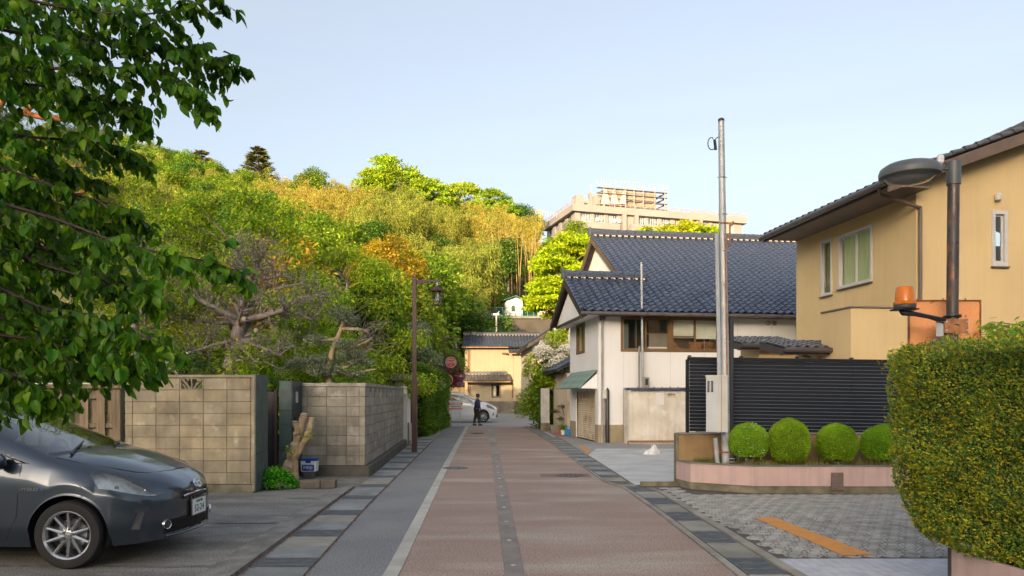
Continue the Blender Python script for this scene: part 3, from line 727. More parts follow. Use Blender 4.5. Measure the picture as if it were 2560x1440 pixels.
gen_bamboo('limespike', LM['lime'], seeds=(1,), Hh=8., culms=22, n=9000, ln=.3)
def tree(name, key, loc, s, label, group=None, rz=None, cat='tree', sz=None):
    cm, tm = TREES[key][random.randrange(len(TREES[key]))]
    rz = random.uniform(0, 6.28) if rz is None else rz
    t = thing(name, label, cat, loc, rz, group)
    t.scale = (s, s, sz or s)
    link('trunk' if 'bamboo' not in name else 'culms', tm, None, t); link('crown' if 'bamboo' not in name else 'foliage', cm, None, t); return t

# ================================================================ HILL
sky_px = np.array([-400, 0, 200, 400, 560, 640, 720, 850, 900, 1000, 1080, 1180, 1300, 1380, 1500, 1700, 1860, 2000, 2200, 2700])
sky_py = np.array([310, 300, 300, 345, 396, 415, 445, 455, 455, 440, 470, 490, 540, 585, 600, 620, 690, 800, 850, 870])
RY = 165.0; TZ = 11.05
def ridge_z(X, Y):
    px = CX + F * X / max(Y, 1); return H + (HY - np.interp(px, sky_px, sky_py)) / F * RY - 9.0
def hill_z(X, Y):
    wl_ = 86.0 + .06 * X
    base = TZ if Y > wl_ else 0.0
    if -14 < X < 14 and Y <= wl_: return 0.0
    y0 = 88.0 if -14 < X < 14 else 78.0 - .0 * abs(X)
    t = min(1, max(0, (Y - y0) / (RY - y0))); rz = max(8, ridge_z(X, Y))
    b = TZ if -14 < X < 14 else TZ * min(1, max(0, (Y - 70) / 16.0))
    z = b + (rz - b) * (t ** .85) if Y > y0 else b
    if Y > RY: z = rz + (Y - RY) * .02
    return max(0, z)
nx, ny = 90, 60
xs = np.linspace(-170, 150, nx); ysq = np.linspace(70, 330, ny)
V = []; Fs = []
for j in range(ny):
    for i in range(nx):
        X, Y = xs[i], ysq[j]; V.append((X, Y, hill_z(X, Y) + (random.uniform(-.5, .5) if hill_z(X, Y) > 11 else -.05)))
for j in range(ny - 1):
    for i in range(nx - 1):
        a = j * nx + i
        cx_, cy_ = (xs[i] + xs[i + 1]) / 2, (ysq[j] + ysq[j + 1]) / 2
        if -16 < cx_ < 16 and cy_ < 90: continue
        Fs.append([a, a + 1, a + nx + 1, a + nx])
hill = link('hill', npmesh('hill', V, Fs, M['floor_wood'], 180)); hill['kind'] = 'structure'
# terrace behind the retaining wall
sheet('hill_terrace', [(-15.5, 85.5), (15.5, 87.5), (16.5, 93.5), (-16.5, 93.5)], TZ, M['floor_wood'])
# retaining wall in front of the terrace
rw = thing('retaining_wall', 'tall dark stone retaining wall under the green fence behind the yellow house', 'wall', (0, 86, 0))
MB().prism_x([(84.2 - 86, 0), (85.9 - 86, TZ - .25), (86.4 - 86, TZ - .25), (86.4 - 86, 0)], -16, 16).build('face', M['rwall'], rw)
mb = MB()
for j in range(25):
    for i in range(46):
        x = -15.8 + i * .69 + (.34 if j % 2 else 0); z = .3 + j * .41; y = 84.2 - 86 + (1.7) * z / 9.35
        if x > 15.3 or z < 4: continue
        mb.add([(x, y - .05, z), (x + .33, y - .02 + .0, z + .2 - .2 + .2), (x, y + .03, z + .4), (x - .33, y - .02, z + .2)], [(0, 1, 2, 3)])
o = mb.build('stone', mat('stone_face', (.14, .125, .1), (.09, .08, .065), ns=2, rnd=.2), rw, smooth=None); o['kind'] = 'stuff'
MB().box(-16, 16, -.35, .5, TZ - .25, TZ).build('coping', M['conc'], rw)

def hz(X, Y): return hill_z(X, Y)
def at(px, py, Y, key, name, label, hgt, group=None, cat='tree', native=8.5):
    """a tree whose top shows at that photo point when it stands at depth Y"""
    X = (px - CX) / F * Y; ztop = H + (HY - py) / F * Y; s = hgt / native
    return tree(name, key, (X, Y, ztop - hgt), s, label, group, cat=cat)
t = at(645, 366, 150, 'conifer', 'cedar_tree', 'dark pointed conifer alone on the skyline, left of the hilltop', 15, native=11); t.scale.x = t.scale.y = 2.3
at(505, 372, 152, 'conifer', 'cedar_tree', 'dark conifer on the skyline beside the cherry leaves, lower and broader than its neighbour', 14, native=11).scale = (2.2, 2.2, 1.25)
at(985, 404, 140, 'layer', 'zelkova_tree', 'big yellow-green layered tree, tallest crown on the hill skyline', 17, native=9.2)
at(930, 430, 138, 'layer', 'zelkova_tree', 'smaller layered tree against the left flank of the tallest hill crown', 12, native=9.2)
at(1060, 445, 138, 'layer', 'zelkova_tree', 'layered tree leaning out right of the tallest hill crown', 13, native=9.2)
at(1150, 458, 145, 'layer', 'zelkova_tree', 'rounded yellow-green tree on the skyline between the tallest crown and the big building', 13, native=9.2)
at(1235, 480, 145, 'layer', 'zelkova_tree', 'yellow-green tree sloping down the skyline towards the big building', 12, native=9.2)
at(1300, 515, 148, 'ever', 'skyline_tree', 'dark green round tree where the skyline meets the big building', 10)
at(780, 425, 148, 'mid', 'skyline_tree', 'small round green tree on the skyline right of the pointed conifer', 9)
at(1440, 555, 160, 'mid', 'skyline_tree', 'small green tree in front of the left corner of the big hilltop building', 8)
at(1700, 564, 110, 'lime', 'treetop', 'bright lime tree top showing over the blue tiled ridge', 14, native=9.2)
at(1760, 572, 108, 'lime', 'treetop', 'lower lime tree top right of the middle of the blue tiled ridge', 13, native=9.2)
at(1640, 572, 112, 'lime', 'treetop', 'lime tree top at the left over the blue tiled ridge, before the building windows', 12, native=9.2)
for (px, py, h, l) in ((1420, 592, 9.5, 'bright lime layered tree beside the white house gable, topmost'), (1470, 612, 8.5, 'lime layered tree tucked against the blue roof rake'), (1400, 650, 7.5, 'lime layered tree spreading left of the white house gable'), (1445, 700, 6, 'low lime layered tree hanging over the small green roofed hut')):
    at(px, py, 72, 'lime', 'maple_tree', l, h, native=9.2)
for (px, py, h) in ((860, 480, 9), (900, 505, 8), (820, 520, 8), (930, 560, 8), (980, 575, 7)):
    at(px, py, 118, 'limespike', 'young_bamboo', 'feathery bright lime young bamboo clump on the sunny slope left of centre', h, 'lime young bamboo clumps on the slope', 'bamboo', native=8)
for (px, py, h) in ((940, 610, 4), (975, 650, 3.5), (905, 650, 3.5)):
    at(px, py, 62, 'rust', 'orange_tree', 'small tree with orange new leaves on the edge of the garden trees', h, 'orange-leaved small trees by the garden')
for (px, py, h, Yy, lb) in ((870, 560, 8, 80, 'round green tree at the foot of the slope over the bare tree'), (800, 540, 8, 84, 'green tree at the foot of the slope left of the golden trees'), (740, 560, 8, 78, 'green tree low behind the garden, over the bare tree top')): at(px, py, Yy, 'mid', 'broadleaf_tree', lb, h)
for (px, py, h) in ((985, 600, 6), (1000, 690, 6), (950, 660, 6)):
    at(px, py, 58, 'gold', 'golden_tree', 'golden-leaved small tree at the right edge of the garden trees', h, 'golden small trees left of the first lantern')
spots = []
def zone(px, py):
    if 690 < px < 900 and py < 560: return random.choice(['tan', 'tan', 'mid'])
    if 1210 < px < 1345: return 'tan' if py < 700 else 'tan'
    if 890 < px < 1240 and py > 500: return 'olive' if py < 790 else 'ever'
    if px >= 1345 and px < 1480: return 'tan' if py < 600 else 'ever'
    if px > 1480: return 'mid'
    return random.choice(['mid', 'ever', 'mid', 'olive'])
GL = {'tan': ('bamboo_clump', 'tan feathery bamboo clump on the wooded hillside', 'tan bamboo clumps on the hillside', 'bamboo', 11.5),
      'olive': ('bamboo_clump', 'olive arching bamboo clump in the middle of the hillside', 'olive bamboo clumps on the hillside', 'bamboo', 8.5),
      'ever': ('evergreen_tree', 'dark evergreen broadleaf tree low on the hillside wood', 'dark evergreen trees in the hillside wood', 'tree', 8.5),
      'mid': ('broadleaf_tree', 'mid green broadleaf tree in the hillside wood', 'mid green trees in the hillside wood', 'tree', 8.5)}
cnt = 0
for Y in np.arange(94, 168, 6.2):
    step = 5.2
    for X in np.arange(-.78 * Y, .33 * Y, step):
        x, y = X + random.uniform(-1.8, 1.8), Y + random.uniform(-1.8, 1.8)
        z = hill_z(x, y); px = CX + F * x / y; top = HY - (z + 8 - H) * F / y
        if px > 1500 and y > 130: continue
        if 1180 < px < 1420 and y < 99: continue
        k = zone(px, top + 40)
        if y < 100 and k != 'ever' and random.random() < .4: k = 'ever'
        hgt = {'tan': 9.5, 'olive': 8, 'ever': 7, 'mid': 7.5}[k] * random.uniform(.8, 1.12)
        n_, l_, g_, c_, nat = GL[k]
        where = next(w for lim, w in ((420, 'behind the cherry leaves'), (560, 'left of the pointed conifer'), (720, 'below the pointed conifer'), (880, 'right of the pointed conifer'), (980, 'left of the tallest hill crown'), (1090, 'below the tallest hill crown'), (1200, 'right of the first lantern'), (1345, 'above the little shrine'), (9999, 'beside the hilltop building')) if px < lim)
        lev = ('at the foot of the slope', 'low on the slope', 'halfway up the slope', 'high on the slope', 'near the skyline')[min(4, int((y - 92) / 15.5))]
        l_ = {'tan': 'tan bamboo clump', 'olive': 'olive arching bamboo clump', 'ever': 'dark evergreen tree', 'mid': 'mid green tree'}[k] + ' ' + lev + ' ' + where
        tree(n_, k, (x, y, z - .4), hgt / nat, l_, g_, cat=c_); cnt += 1
# tall visible culms over the dark under-wood right of centre
mb = MB(); r = np.random.default_rng(5)
gr_ = thing('bamboo_grove', 'tall tan bamboo culms standing in dark shade behind the little shrine', 'bamboo', (3, 96, hill_z(3, 96)))
for k in range(26):
    px = r.uniform(1235, 1350); Y = r.uniform(93, 103); X = (px - CX) / F * Y; z = hill_z(X, Y); h = r.uniform(7, 10); l = r.normal(0, .7)
    MB().tube([(X, Y, z), (X + l * .3, Y, z + h * .5), (X + l, Y, z + h)], [.07, .06, .03], 6).build('culm', M['culm'], gr_, world=True, smooth=60)
# trees on level ground left of the yellow house and behind the lanterns
for (px, py, Y, key, h, nm, lab) in (
    (985, 690, 36, 'mid', 6, 'garden_tree', 'bright green tree behind the first lantern pole'),
    (985, 760, 40, 'mid', 5, 'garden_tree', 'bright green lower tree between the two lantern poles'),
    (1150, 770, 74, 'ever', 8, 'evergreen_tree', 'dark evergreen directly behind the second lantern'),
    (1190, 800, 76, 'ever', 7, 'evergreen_tree', 'dark bush-like evergreen at the left end of the retaining wall'),
    (1240, 800, 80, 'ever', 6, 'evergreen_tree', 'dark green growth over the left part of the retaining wall'),
    (1060, 640, 70, 'mid', 10, 'garden_tree', 'mid green tree high behind the first lantern arm'),
    (1130, 620, 84, 'olive', 9, 'bamboo_clump', 'olive bamboo arching over the second lantern from the slope'),
    (1190, 600, 86, 'olive', 9, 'bamboo_clump', 'olive bamboo with drooping plumes left of the little shrine'),
    (1165, 690, 83, 'olive', 7, 'bamboo_clump', 'lowest olive bamboo plume just left of the green fence'),
    (1215, 690, 92, 'olive', 7, 'bamboo_clump', 'olive bamboo plume directly above the left end of the green fence')):
    at(px, py, Y, key, nm, lab, h, cat='bamboo' if 'bamboo' in nm else 'tree')
at(1125, 878, 47, 'mid', 'shrub', 'small leafy shrub under the red round sign', 2.4, cat='shrub')
cm = TREES['mid'][0]
r = np.random.default_rng(3)
cl = dome(12, 1.2, 1.3, .9, .5, r, .6); reg('redmaple', clump_leaves('crown', cl, 2600, .12, .1, LM['maple_red'], r), mbmesh(trunk_mb(cl, .5, .05, r), 'trunk', M['bark']))
at(1112, 872, 46, 'redmaple', 'red_maple', 'small dark crimson maple behind the round red sign', 3.2, native=3.2)
# ================================================================ LEFT SIDE: walls, gate, fence
def block_course(parent, x0, x1, y, z0, rows, mt, first=.12, bw=.4, bh=.2, skip=(), depth=.12, axis='x', top_h=None):
    """stack-bond concrete blocks; the outer face at y (or, along y, at x=y)"""
    z = z0
    for j in range(rows):
        x = x0; i = 0
        while x < x1 - .02:
            w = (first if i == 0 and first else bw); w = min(w, x1 - x)
            if (i, j) not in skip:
                pr = random.uniform(0, .004)
                if axis == 'x': piece('block', w - .007, depth, bh - .007, .004, mt, parent, (x + w / 2, y + depth / 2 - pr, z + bh / 2))
                else: piece('block', depth, w - .007, bh - .007, .004, mt, parent, (y - depth / 2 + pr, x + w / 2, z + bh / 2))
            x += w; i += 1
        z += bh
# first wall
xa, xb = XZ(312, 935, 12.2)[0], XZ(634, 935, 12.2)[0]
w1 = thing('block_wall', 'tan concrete block wall behind the dark car with one pierced ornamental block', 'wall', (xa, 12.2, 0))
L1 = xb - xa
block_course(w1, 0, L1, 0, .14, 9, M['block'], first=.13, skip={(3, 8)})
MB().box(.003, L1 - .003, .012, .115, .14, 1.738).box(.003, .925, .012, .115, 1.739, 1.94).box(1.335, L1 - .003, .012, .115, 1.739, 1.94).build('mortar', M['mortar'], w1)
MB().box(-.0, L1, -.012, .14, 0, .135).build('footing', M['moss_conc'], w1)
MB().rbox(-.01, L1 + .0, -.018, .16, 1.945, 1.995, .008).build('coping', M['block'], w1)
# pierced block: frame with a fan of arcs
ox, oz, ow, oh = .13 + .8, .14 + 1.6, .4, .2
mb = MB()
mb.box(ox + .004, ox + ow - .004, .0, .1, oz + .004, oz + .02); mb.box(ox + .004, ox + ow - .004, .0, .1, oz + oh - .02, oz + oh - .004)
mb.box(ox + .004, ox + .022, .001, .1, oz + .02, oz + oh - .02); mb.box(ox + ow - .022, ox + ow - .004, .001, .1, oz + .02, oz + oh - .02)
mb.box(ox + ow / 2 - .009, ox + ow / 2 + .009, .004, .1, oz + .02, oz + oh - .02)
for sgn in (-1, 1):
    for rr in (.075, .135):
        pts = [(ox + ow / 2 + sgn * .19 - sgn * rr * math.cos(t), .02, oz + .02 + rr * 1.1 * math.sin(t)) for t in np.linspace(.0, 1.57, 7)]
        mb.tube(pts, .011, 5)
    mb.tube([(ox + ow / 2 + sgn * .18, .02, oz + oh - .025), (ox + ow / 2 + sgn * .02, .02, oz + .03)], .01, 5)
mb.build('pierced_block', M['block'], w1)
MB().box(L1 + .0, L1 + .03, -.02, .55, .02, 2.0).build('mortar', M['mortar'], w1)
for (z0, z1) in ((.02, .66), (.665, 1.37), (1.375, 1.99)):
    MB().rbox(L1 + .028, L1 + .052, -.03, .56, z0, z1, .002).build('stone_slab', M['green_stone'], w1)
    MB().rbox(L1 - .01, L1 + .0265, -.032, -.02, z0, z1, .002).build('stone_slab', M['block'], w1)
# gate and post
gt = thing('iron_gate', 'black metal garden gate standing in the gap between the two block walls', 'gate', (-4.85, 14.1, 0))
MB().rbox(-.25, .2, 0, .05, .02, 1.72, .006).build('gate_leaf', M['iron'], gt)
MB().rbox(.205, .26, -.03, .03, 0, 1.76, .006).build('gate_post', mat('brown_post', (.05, .03, .025), (.04, .025, .02)), gt)
mb = MB()
for x in (-.2, -.08, .04, .15): mb.box(x, x + .012, -.008, .0, .08, 1.66)
mb.build('rib', M['iron'], gt)
gp = thing('gate_pillar', 'green slate clad gate pillar between the black gate and the grey block wall', 'pillar', (-4.45, 14.05, 0))
x0 = XZ(698, 950, 14.05)[0] + 4.45; x1 = XZ(729, 950, 14.05)[0] + 4.45
MB().box(x0 + .02, x1 - .002, .02, .62, 0, 1.9).build('core', M['mortar'], gp)
for (z0, z1) in ((.01, .6), (.605, 1.08), (1.085, 1.35), (1.355, 1.93)):
    MB().rbox(x0, x1 + .0, 0, .02, z0, z1, .002).build('stone_slab', M['green_stone'], gp)
    MB().rbox(x1 - .002, x1 + .018, .021, .63, z0, z1, .002).build('stone_slab', mat('dark_slate', (.04, .055, .06), (.03, .04, .045), ns=6, rough=.5), gp)
itc = MB(); itc.rbox(x1 + .019, x1 + .05, .1, .2, 1.02, 1.22, .004); itc.build('intercom', M['iron'], gp)
MB().rbox(x1 + .051, x1 + .056, .11, .19, 1.04, 1.11, .002).build('speaker_panel', M['white'], gp)
MB().rbox(x1 + .019, x1 + .035, .2, .32, 1.5, 1.72, .003).build('name_plate', M['galv'], gp)
# second wall, an L
c2 = Vector((-3.0, 14.7, 0))
w2 = thing('block_wall', 'grey concrete block wall turning the corner along the street by the first lantern', 'wall', c2[:])
xl = XZ(741, 950, 14.7)[0] + 3.0
block_course(w2, xl, -.12, 0, .22, 8, M['block_g'], first=.22, bw=.4)
block_course(w2, -.12, 0, 0, .22, 8, M['block_g'], first=.12)
MB().box(xl + .003, -.01, .012, .11, .2, 1.88).build('mortar', M['mortar'], w2)
MB().rbox(xl, .012, -.015, .13, 1.825, 1.9, .006).build('coping', M['block_g'], w2)
MB().rbox(xl, .1, -.08, .12, -.02, .215, .012).build('footing', mat('dark_footing', (.1, .095, .08), (.06, .058, .05), ns=3, nd=8, spk=.2, bump=.4), w2)
ang = math.atan2(-.52, 8.7)
run = bpy.data.objects.new('street_side', None); COL.objects.link(run); run.parent = w2; run.rotation_euler = (0, 0, math.atan2(.52, 8.7)); run.location = (0, .125, 0)
def side_piece(w, d, h, loc, name='block', mt=None, b=.005): piece(name, w, d, h, b, mt or M['block_g'], run, loc)
nb = 21
for j in range(8):
    for i in range(nb):
        if j == 7 and i in (1, 3, 5, 7, 9, 11): # narrow slots in the upper course
            side_piece(.12, .29, .191, (-.06 + random.uniform(0, .004), i * .4 + .25, .22 + j * .2 - .1 + .0 + .1)); continue
        side_piece(.12, .391, .191, (-.06 + random.uniform(0, .005), i * .4 + .2, .22 + j * .2 + .1))
MB().box(-.11, -.012, .0, nb * .4, .2, 1.87).build('mortar', M['mortar'], run)
MB().rbox(-.135, .012, .01, nb * .4 + .01, 1.827, 1.9, .006).build('coping', M['block_g'], run)
MB().rbox(-.12, .1, -.0, nb * .4 + .2, -.02, .213, .012).build('footing', bpy.data.materials['dark_footing'], run)
# low shed behind
sh = thing('garden_shed', 'flat roofed white shed peeping over the grey block wall', 'shed', (-4.7, 24.2, 0))
MB().box(-1.25, .95, 0, 2.4, 0, 2.12).build('wall', M['white_paint'], sh)
MB().rbox(-2.2, 1.12, -.3, 2.7, 2.13, 2.37, .02).build('roof', mat('shed_roof', (.28, .25, .2), (.22, .2, .16), ns=2), sh)
MB().box(.7, .78, -.02, .0, .1, 2.12).build('post', M['fascia'], sh)
bd = thing('white_board', 'tall narrow white board standing at the end of the grey block wall', 'board', (-3.55, 23.75, 0))
x0, z1 = XZ(1003, 965, 23.75); x1, _ = XZ(1018, 965, 23.75)
MB().rbox(x0 + 3.55, x1 + 3.55, 0, .04, .05, z1, .004).build('panel', M['alu_w'], bd); MB().box(x0 + 3.57, x1 + 3.53, .041, .07, 0, z1 - .1).build('stay', M['galv'], bd)
MB().rbox(x1 + 3.555, x1 + 3.62, .02, .07, 0, .75, .004).build('foot_block', M['conc'], bd)
for px, lb in ((1020.5, 'low white post with chain beside the white board'), (1029, 'low white post with chain hidden partly behind the lantern pole')):
    x, _ = XZ(px, 1060, 24.5); z1 = XZ(px, 1057, 24.5)[1]
    t = thing('chain_post', lb, 'post', (x, 24.5, 0)); MB().tube([(0, 0, 0), (0, 0, z1)], .025, 8).build('post', M['white'], t)
    MB().tube([(.0, 0, z1 - .05), (-.06, .0, z1 - .25), (-.12, 0, z1 - .35)], .008, 5).build('chain', M['white'], t)
# board fence behind the car
bfn = thing('board_fence', 'weathered hit-and-miss timber board fence behind the dark car', 'fence', (-9.3, 12.55, 0))
xr = XZ(306, 957, 12.55)[0] + 9.3
pw = .148; x = xr - .16; k = 0
MB().rbox(xr - .16, xr - .02, -.03, .09, .05, 1.75, .006).build('post', M['wood_old'], bfn)
x -= 0
while x > -3:
    x -= pw * .98
    if k % 2 == 1: piece('plank', pw, .02, 1.68, .003, M['wood_old'], bfn, (x + pw / 2, .0 - .0, .9 + random.uniform(-.004, .004)))
    else: piece('plank', pw + .01, .02, 1.68, .003, M['wood_old'], bfn, (x + pw / 2, .075, .9))
    k += 1
for z, h in ((1.585, .085), (.5, .085), (1.08, .085)): MB().rbox(-3, xr - .16, .02, .064, z, z + h, .004).build('rail', M['wood_old'], bfn)
MB().rbox(-3.2, xr + .02, -.07, .14, 1.77, 1.83, .006).build('cap_board', M['wood_old'], bfn)
MB().rbox(-3.2, xr + .03, -.09, .16, 1.835, 1.865, .006).build('cap_sheet', M['galv'], bfn)
# planting corner: stump, shrub, stones, milk box
st = thing('pollarded_tree', 'pale pruned tree stump with three cut limbs in front of the block wall', 'tree', (-4.19, 13.5, 0))
def wob(pts, r, n=11, lump=.18, seed=0):
    rr = np.random.default_rng(seed); P = []; rs = []
    pts = [Vector(p) for p in pts]; m = 14
    for i in range(m + 1):
        t = i / m * (len(pts) - 1); k = min(len(pts) - 2, int(t)); p = pts[k].lerp(pts[k + 1], t - k)
        P.append(p + Vector(rr.normal(0, .006, 3))); rs.append((r[0] + (r[1] - r[0]) * i / m) * (1 + rr.uniform(-lump, lump)))
    return P, rs
mb = MB()
mb.tube(*wob([(-.08, 0, -.03), (.0, 0, .25), (.08, 0, .5), (.14, 0, .76)], (.13, .088), seed=1), 12)
mb.tube(*wob([(.08, 0, -.03), (.09, 0, .22), (.1, 0, .45)], (.12, .09), seed=8), 10)
mb.tube(*wob([(.14, 0, .6), (.16, .0, .85), (.17, .0, 1.0), (.13, 0, 1.15)], (.078, .062), lump=.12, seed=2), 10)
mb.tube(*wob([(.14, .02, .7), (.19, .03, .92), (.24, .04, 1.12), (.28, .04, 1.29)], (.07, .07), lump=.12, seed=3), 10)
mb.tube(*wob([(.1, -.04, .42), (.24, -.05, .66), (.37, -.06, .88), (.42, -.06, 1.05), (.46, -.06, 1.22)], (.07, .055), lump=.12, seed=4), 10)
rr = np.random.default_rng(9)
for k in range(16):
    z = rr.uniform(.05, .95); a = rr.uniform(0, 6.28); q = .1; p = Vector((.0 + z * .14 + q * math.cos(a), q * math.sin(a), z)); mb.tube([p, p + Vector((math.cos(a), math.sin(a), .1)) * .03], [.035, .015], 7)
mb.build('trunk', M['stump'], st, smooth=70)
for (x, y, z, q) in ((.13, 0, 1.155, .06), (.28, .04, 1.295, .066), (.46, -.06, 1.225, .054)): MB().lathe([(q, -.004), (q, .012), (.001, .016)], (x, y, z), 10).build('cut_face', mat('cut_wood', (.55, .46, .34), (.45, .36, .25), ns=20), st)
P = np.concatenate([np.array(c) + rr.normal(0, .035, (26, 3)) for c in ((.03, -.12, .62), (.1, -.1, .58), (.36, -.12, .86), (.42, -.12, .92), (.22, 0, .7))])
link('sprout', leaves('sprout', P, rdir(len(P), rr) + np.array([0, -.3, .3]), rdir(len(P), rr), .045, .028, LM['maple']), None, st)
gs = thing('low_shrub', 'bright green leafy ground shrub at the foot of the pale stump', 'shrub', (-4.25, 12.75, 0))
r = np.random.default_rng(21); n = 2600
a = r.uniform(0, 6.28, n); q = np.sqrt(r.random(n)); X = np.stack([q * np.cos(a) * .42, q * np.sin(a) * .3, np.zeros(n)], 1); X[:, 2] = .33 * np.sqrt(np.maximum(.02, 1 - q ** 2)) * r.uniform(.7, 1.08, n)
d = nrm(X * np.array([1, 1, .6]) + np.array([0, 0, .05]))
link('foliage', leaves('foliage', X, d + r.normal(0, .35, (n, 3)) + np.array([0, 0, -.35]), d + np.array([0, 0, .6]) + r.normal(0, .3, (n, 3)), r.uniform(.04, .075, n), r.uniform(.028, .05, n), LM['ground']), None, gs)
mb = MB()
for k in range(14): mb.tube([(0, 0, 0), (r.uniform(-.3, .3), r.uniform(-.2, .2), .25)], [.008, .003], 4, cap=False)
mb.build('stem', M['bark'], gs)
r = np.random.default_rng(4); n = 400; X = np.stack([r.normal(-3.78, .09, n), r.normal(12.98, .06, n), np.full(n, .02)], 1)
o = link('grass', leaves('grass', X, np.stack([r.normal(0, .6, n), r.normal(0, .4, n), np.ones(n)], 1), rdir(n, r), r.uniform(.05, .12, n), .008, LM['ground'])); setp(o, 'tuft of green grass between the shrub and the stone kerb', 'grass', kind='stuff')
ks = thing('stone_kerb', 'low brown stone kerb right of the green ground shrub', 'kerb', (-3.75, 12.72, 0))
MB().rbox(.0, .36, 0, .12, 0, .14, .012).build('kerb_stone', mat('brown_stone', (.17, .14, .11), (.1, .085, .07), ns=5, nd=8, bump=.5), ks)
MB().rbox(.365, .62, .0, .2, 0, .15, .014).build('kerb_stone', bpy.data.materials['brown_stone'], ks)
# milk box
mkx, _ = XZ(771, 1160, 14.25)
mk = thing('milk_box', 'small white and blue delivery box on a block stand against the wall', 'box', (mkx, 14.25, 0))
MB().rbox(-.1, .11, 0, .16, 0, .13, .006).build('stand', mat('stand_conc', (.1, .1, .095)), mk)
b_ = MB(); V, Fs = rbox_data(.315, .2, .22, .01); V = [(v[0] * (.94 + .06 * (v[2] + .11) / .22), v[1] + .09, v[2] + .245) for v in V]; b_.add(V, Fs); b_.build('body', M['white'], mk)
MB().rbox(-.168, .168, -.02, .2, .348, .4, .012).build('lid', M['blue'], mk)
MB().rbox(-.05, .05, -.026, -.012, .31, .36, .004).build('latch', M['blue'], mk)
MB().box(-.125, .115, -.016, -.0105, .155, .275).build('label_panel', M['blue'], mk)
text('lettering', 'MEIJI', .085, M['white'], mk, (-.005, -.018, .215), sx=1.05)
# trimmed hedge
def hedge(name, label, x0, x1, y0, y1, h, n, ln, wd, m, slant=0, lumps=.06, seed=1, faces='f r t', core=True, core_m=None):
    t = thing(name, label, 'hedge', ((x0 + x1) / 2, (y0 + y1) / 2, 0)); cx, cy = (x0 + x1) / 2, (y0 + y1) / 2
    r = np.random.default_rng(seed); w, d = x1 - x0, y1 - y0
    A = {'f': w * h, 'b': w * h, 'l': d * h, 'r': d * h, 't': w * d * .6}; ks = faces.split(); tot = sum(A[k] for k in ks); P = []; N = []
    for k in ks:
        q = int(n * A[k] / tot); u, v = r.random(q), r.random(q)
        if k == 'f': p = np.stack([x0 + u * w, np.full(q, y0), v * h], 1); nn = (0, -1, .1)
        elif k == 'b': p = np.stack([x0 + u * w, np.full(q, y1), v * h], 1); nn = (0, 1, .1)
        elif k == 'l': p = np.stack([np.full(q, x0), y0 + u * d, v * h], 1); nn = (-1, 0, .1)
        elif k == 'r': p = np.stack([np.full(q, x1), y0 + u * d, v * h], 1); nn = (1, 0, .1)
        else: p = np.stack([x0 + u * w, y0 + v * d, np.full(q, h)], 1); nn = (0, 0, 1)
        nn = np.array(nn, float); off = lumps * (np.sin(p[:, 0] * 5.1 + p[:, 2] * 3.3) + np.sin(p[:, 1] * 4.3 + p[:, 2] * 5.7) + np.sin((p[:, 0] + p[:, 1]) * 11 + p[:, 2] * 9) * .5)
        p = p + nn * (off * .5 + r.normal(0, lumps * .5, q) - .5 * lumps)[:, None]; P.append(p); N.append(np.tile(nn, (q, 1)))
    P = np.concatenate(P); N = np.concatenate(N); D = nrm(N * .7 + r.normal(0, .5, P.shape) + np.array([0, 0, .3])); 
    P = P - np.array([cx, cy, 0])
    link('foliage', leaves('foliage', P, D, nrm(N + r.normal(0, .6, P.shape)), ln * r.uniform(.6, 1.3, len(P)), wd, m), None, t)
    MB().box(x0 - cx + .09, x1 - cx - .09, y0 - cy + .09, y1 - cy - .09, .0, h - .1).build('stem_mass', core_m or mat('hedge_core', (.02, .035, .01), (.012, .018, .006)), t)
    return t
hedge('clipped_hedge', 'tall clipped dark green hedge along the pavement behind the first lantern', -5.6, -3.45, 28.6, 38.2, 2.75, 46000, .13, .05, LM['hedge'], lumps=.14, seed=3)
# lanterns
def lantern_post(x, y, label, h=5.1, sign=False):
    t = thing('street_lantern', label, 'street lamp', (x, y, 0), 0, 'brown lantern posts on the left pavement')
    MB().rbox(-.075, .075, -.075, .075, 0, 2.1, .006).build('lower_post', M['brown_steel'], t)
    MB().rbox(-.058, .058, -.058, .058, 2.1, h, .006).build('upper_post', M['brown_steel'], t)
    MB().lathe([(.02, 0), (.02, .03), (.001, .05)], (0, 0, h), 8).build('post_cap', M['galv'], t)
    MB().rbox(-.07, .76, -.03, .03, h - .17, h - .1, .004).build('arm', M['brown_steel'], t)
    MB().prism_y([(.058, h - .172), (.5, h - .172), (.058, h - .24)], -.02, .02).build('brace', M['brown_steel'], t)
    ln = bpy.data.objects.new('lantern', None); COL.objects.link(ln); ln.parent = t; ln.location = (.66, 0, h - .17)
    MB().tube([(0, 0, 0), (0, 0, -.1)], .016, 8).build('hanger', M['galv'], ln)
    MB().lathe([(.02, -.09), (.05, -.12), (.07, -.13), (.205, -.235), (.2, -.26)], (0, 0, 0), 6, rot0=R(30)).build('hood', M['brown_steel'], ln)
    mb = MB()
    for k in range(6):
        a = R(60 * k + 30); b = R(60 * k + 90)
        mb.tube([(.19 * math.cos(a), .19 * math.sin(a), -.26), (.11 * math.cos(a), .11 * math.sin(a), -.66)], .012, 5)
        mb.tube([(.11 * math.cos(a), .11 * math.sin(a), -.66), (.11 * math.cos(b), .11 * math.sin(b), -.66)], .012, 5)
    mb.build('cage', M['brown_steel'], ln)
    MB().lathe([(.183, -.262), (.103, -.655)], (0, 0, 0), 6, cap=False, rot0=R(30)).build('lantern_glass', glassmat('lantern_pane', (.85, .88, .9), .12), ln, smooth=None)
    MB().lathe([(.03, -.3), (.045, -.36), (.045, -.52), (.02, -.6)], (0, 0, 0), 10).build('bulb', M['white'], ln)
    MB().lathe([(.105, -.66), (.1, -.68), (.001, -.68)], (0, 0, 0), 6, rot0=R(30)).build('bottom_cap', M['brown_steel'], ln)
    return t
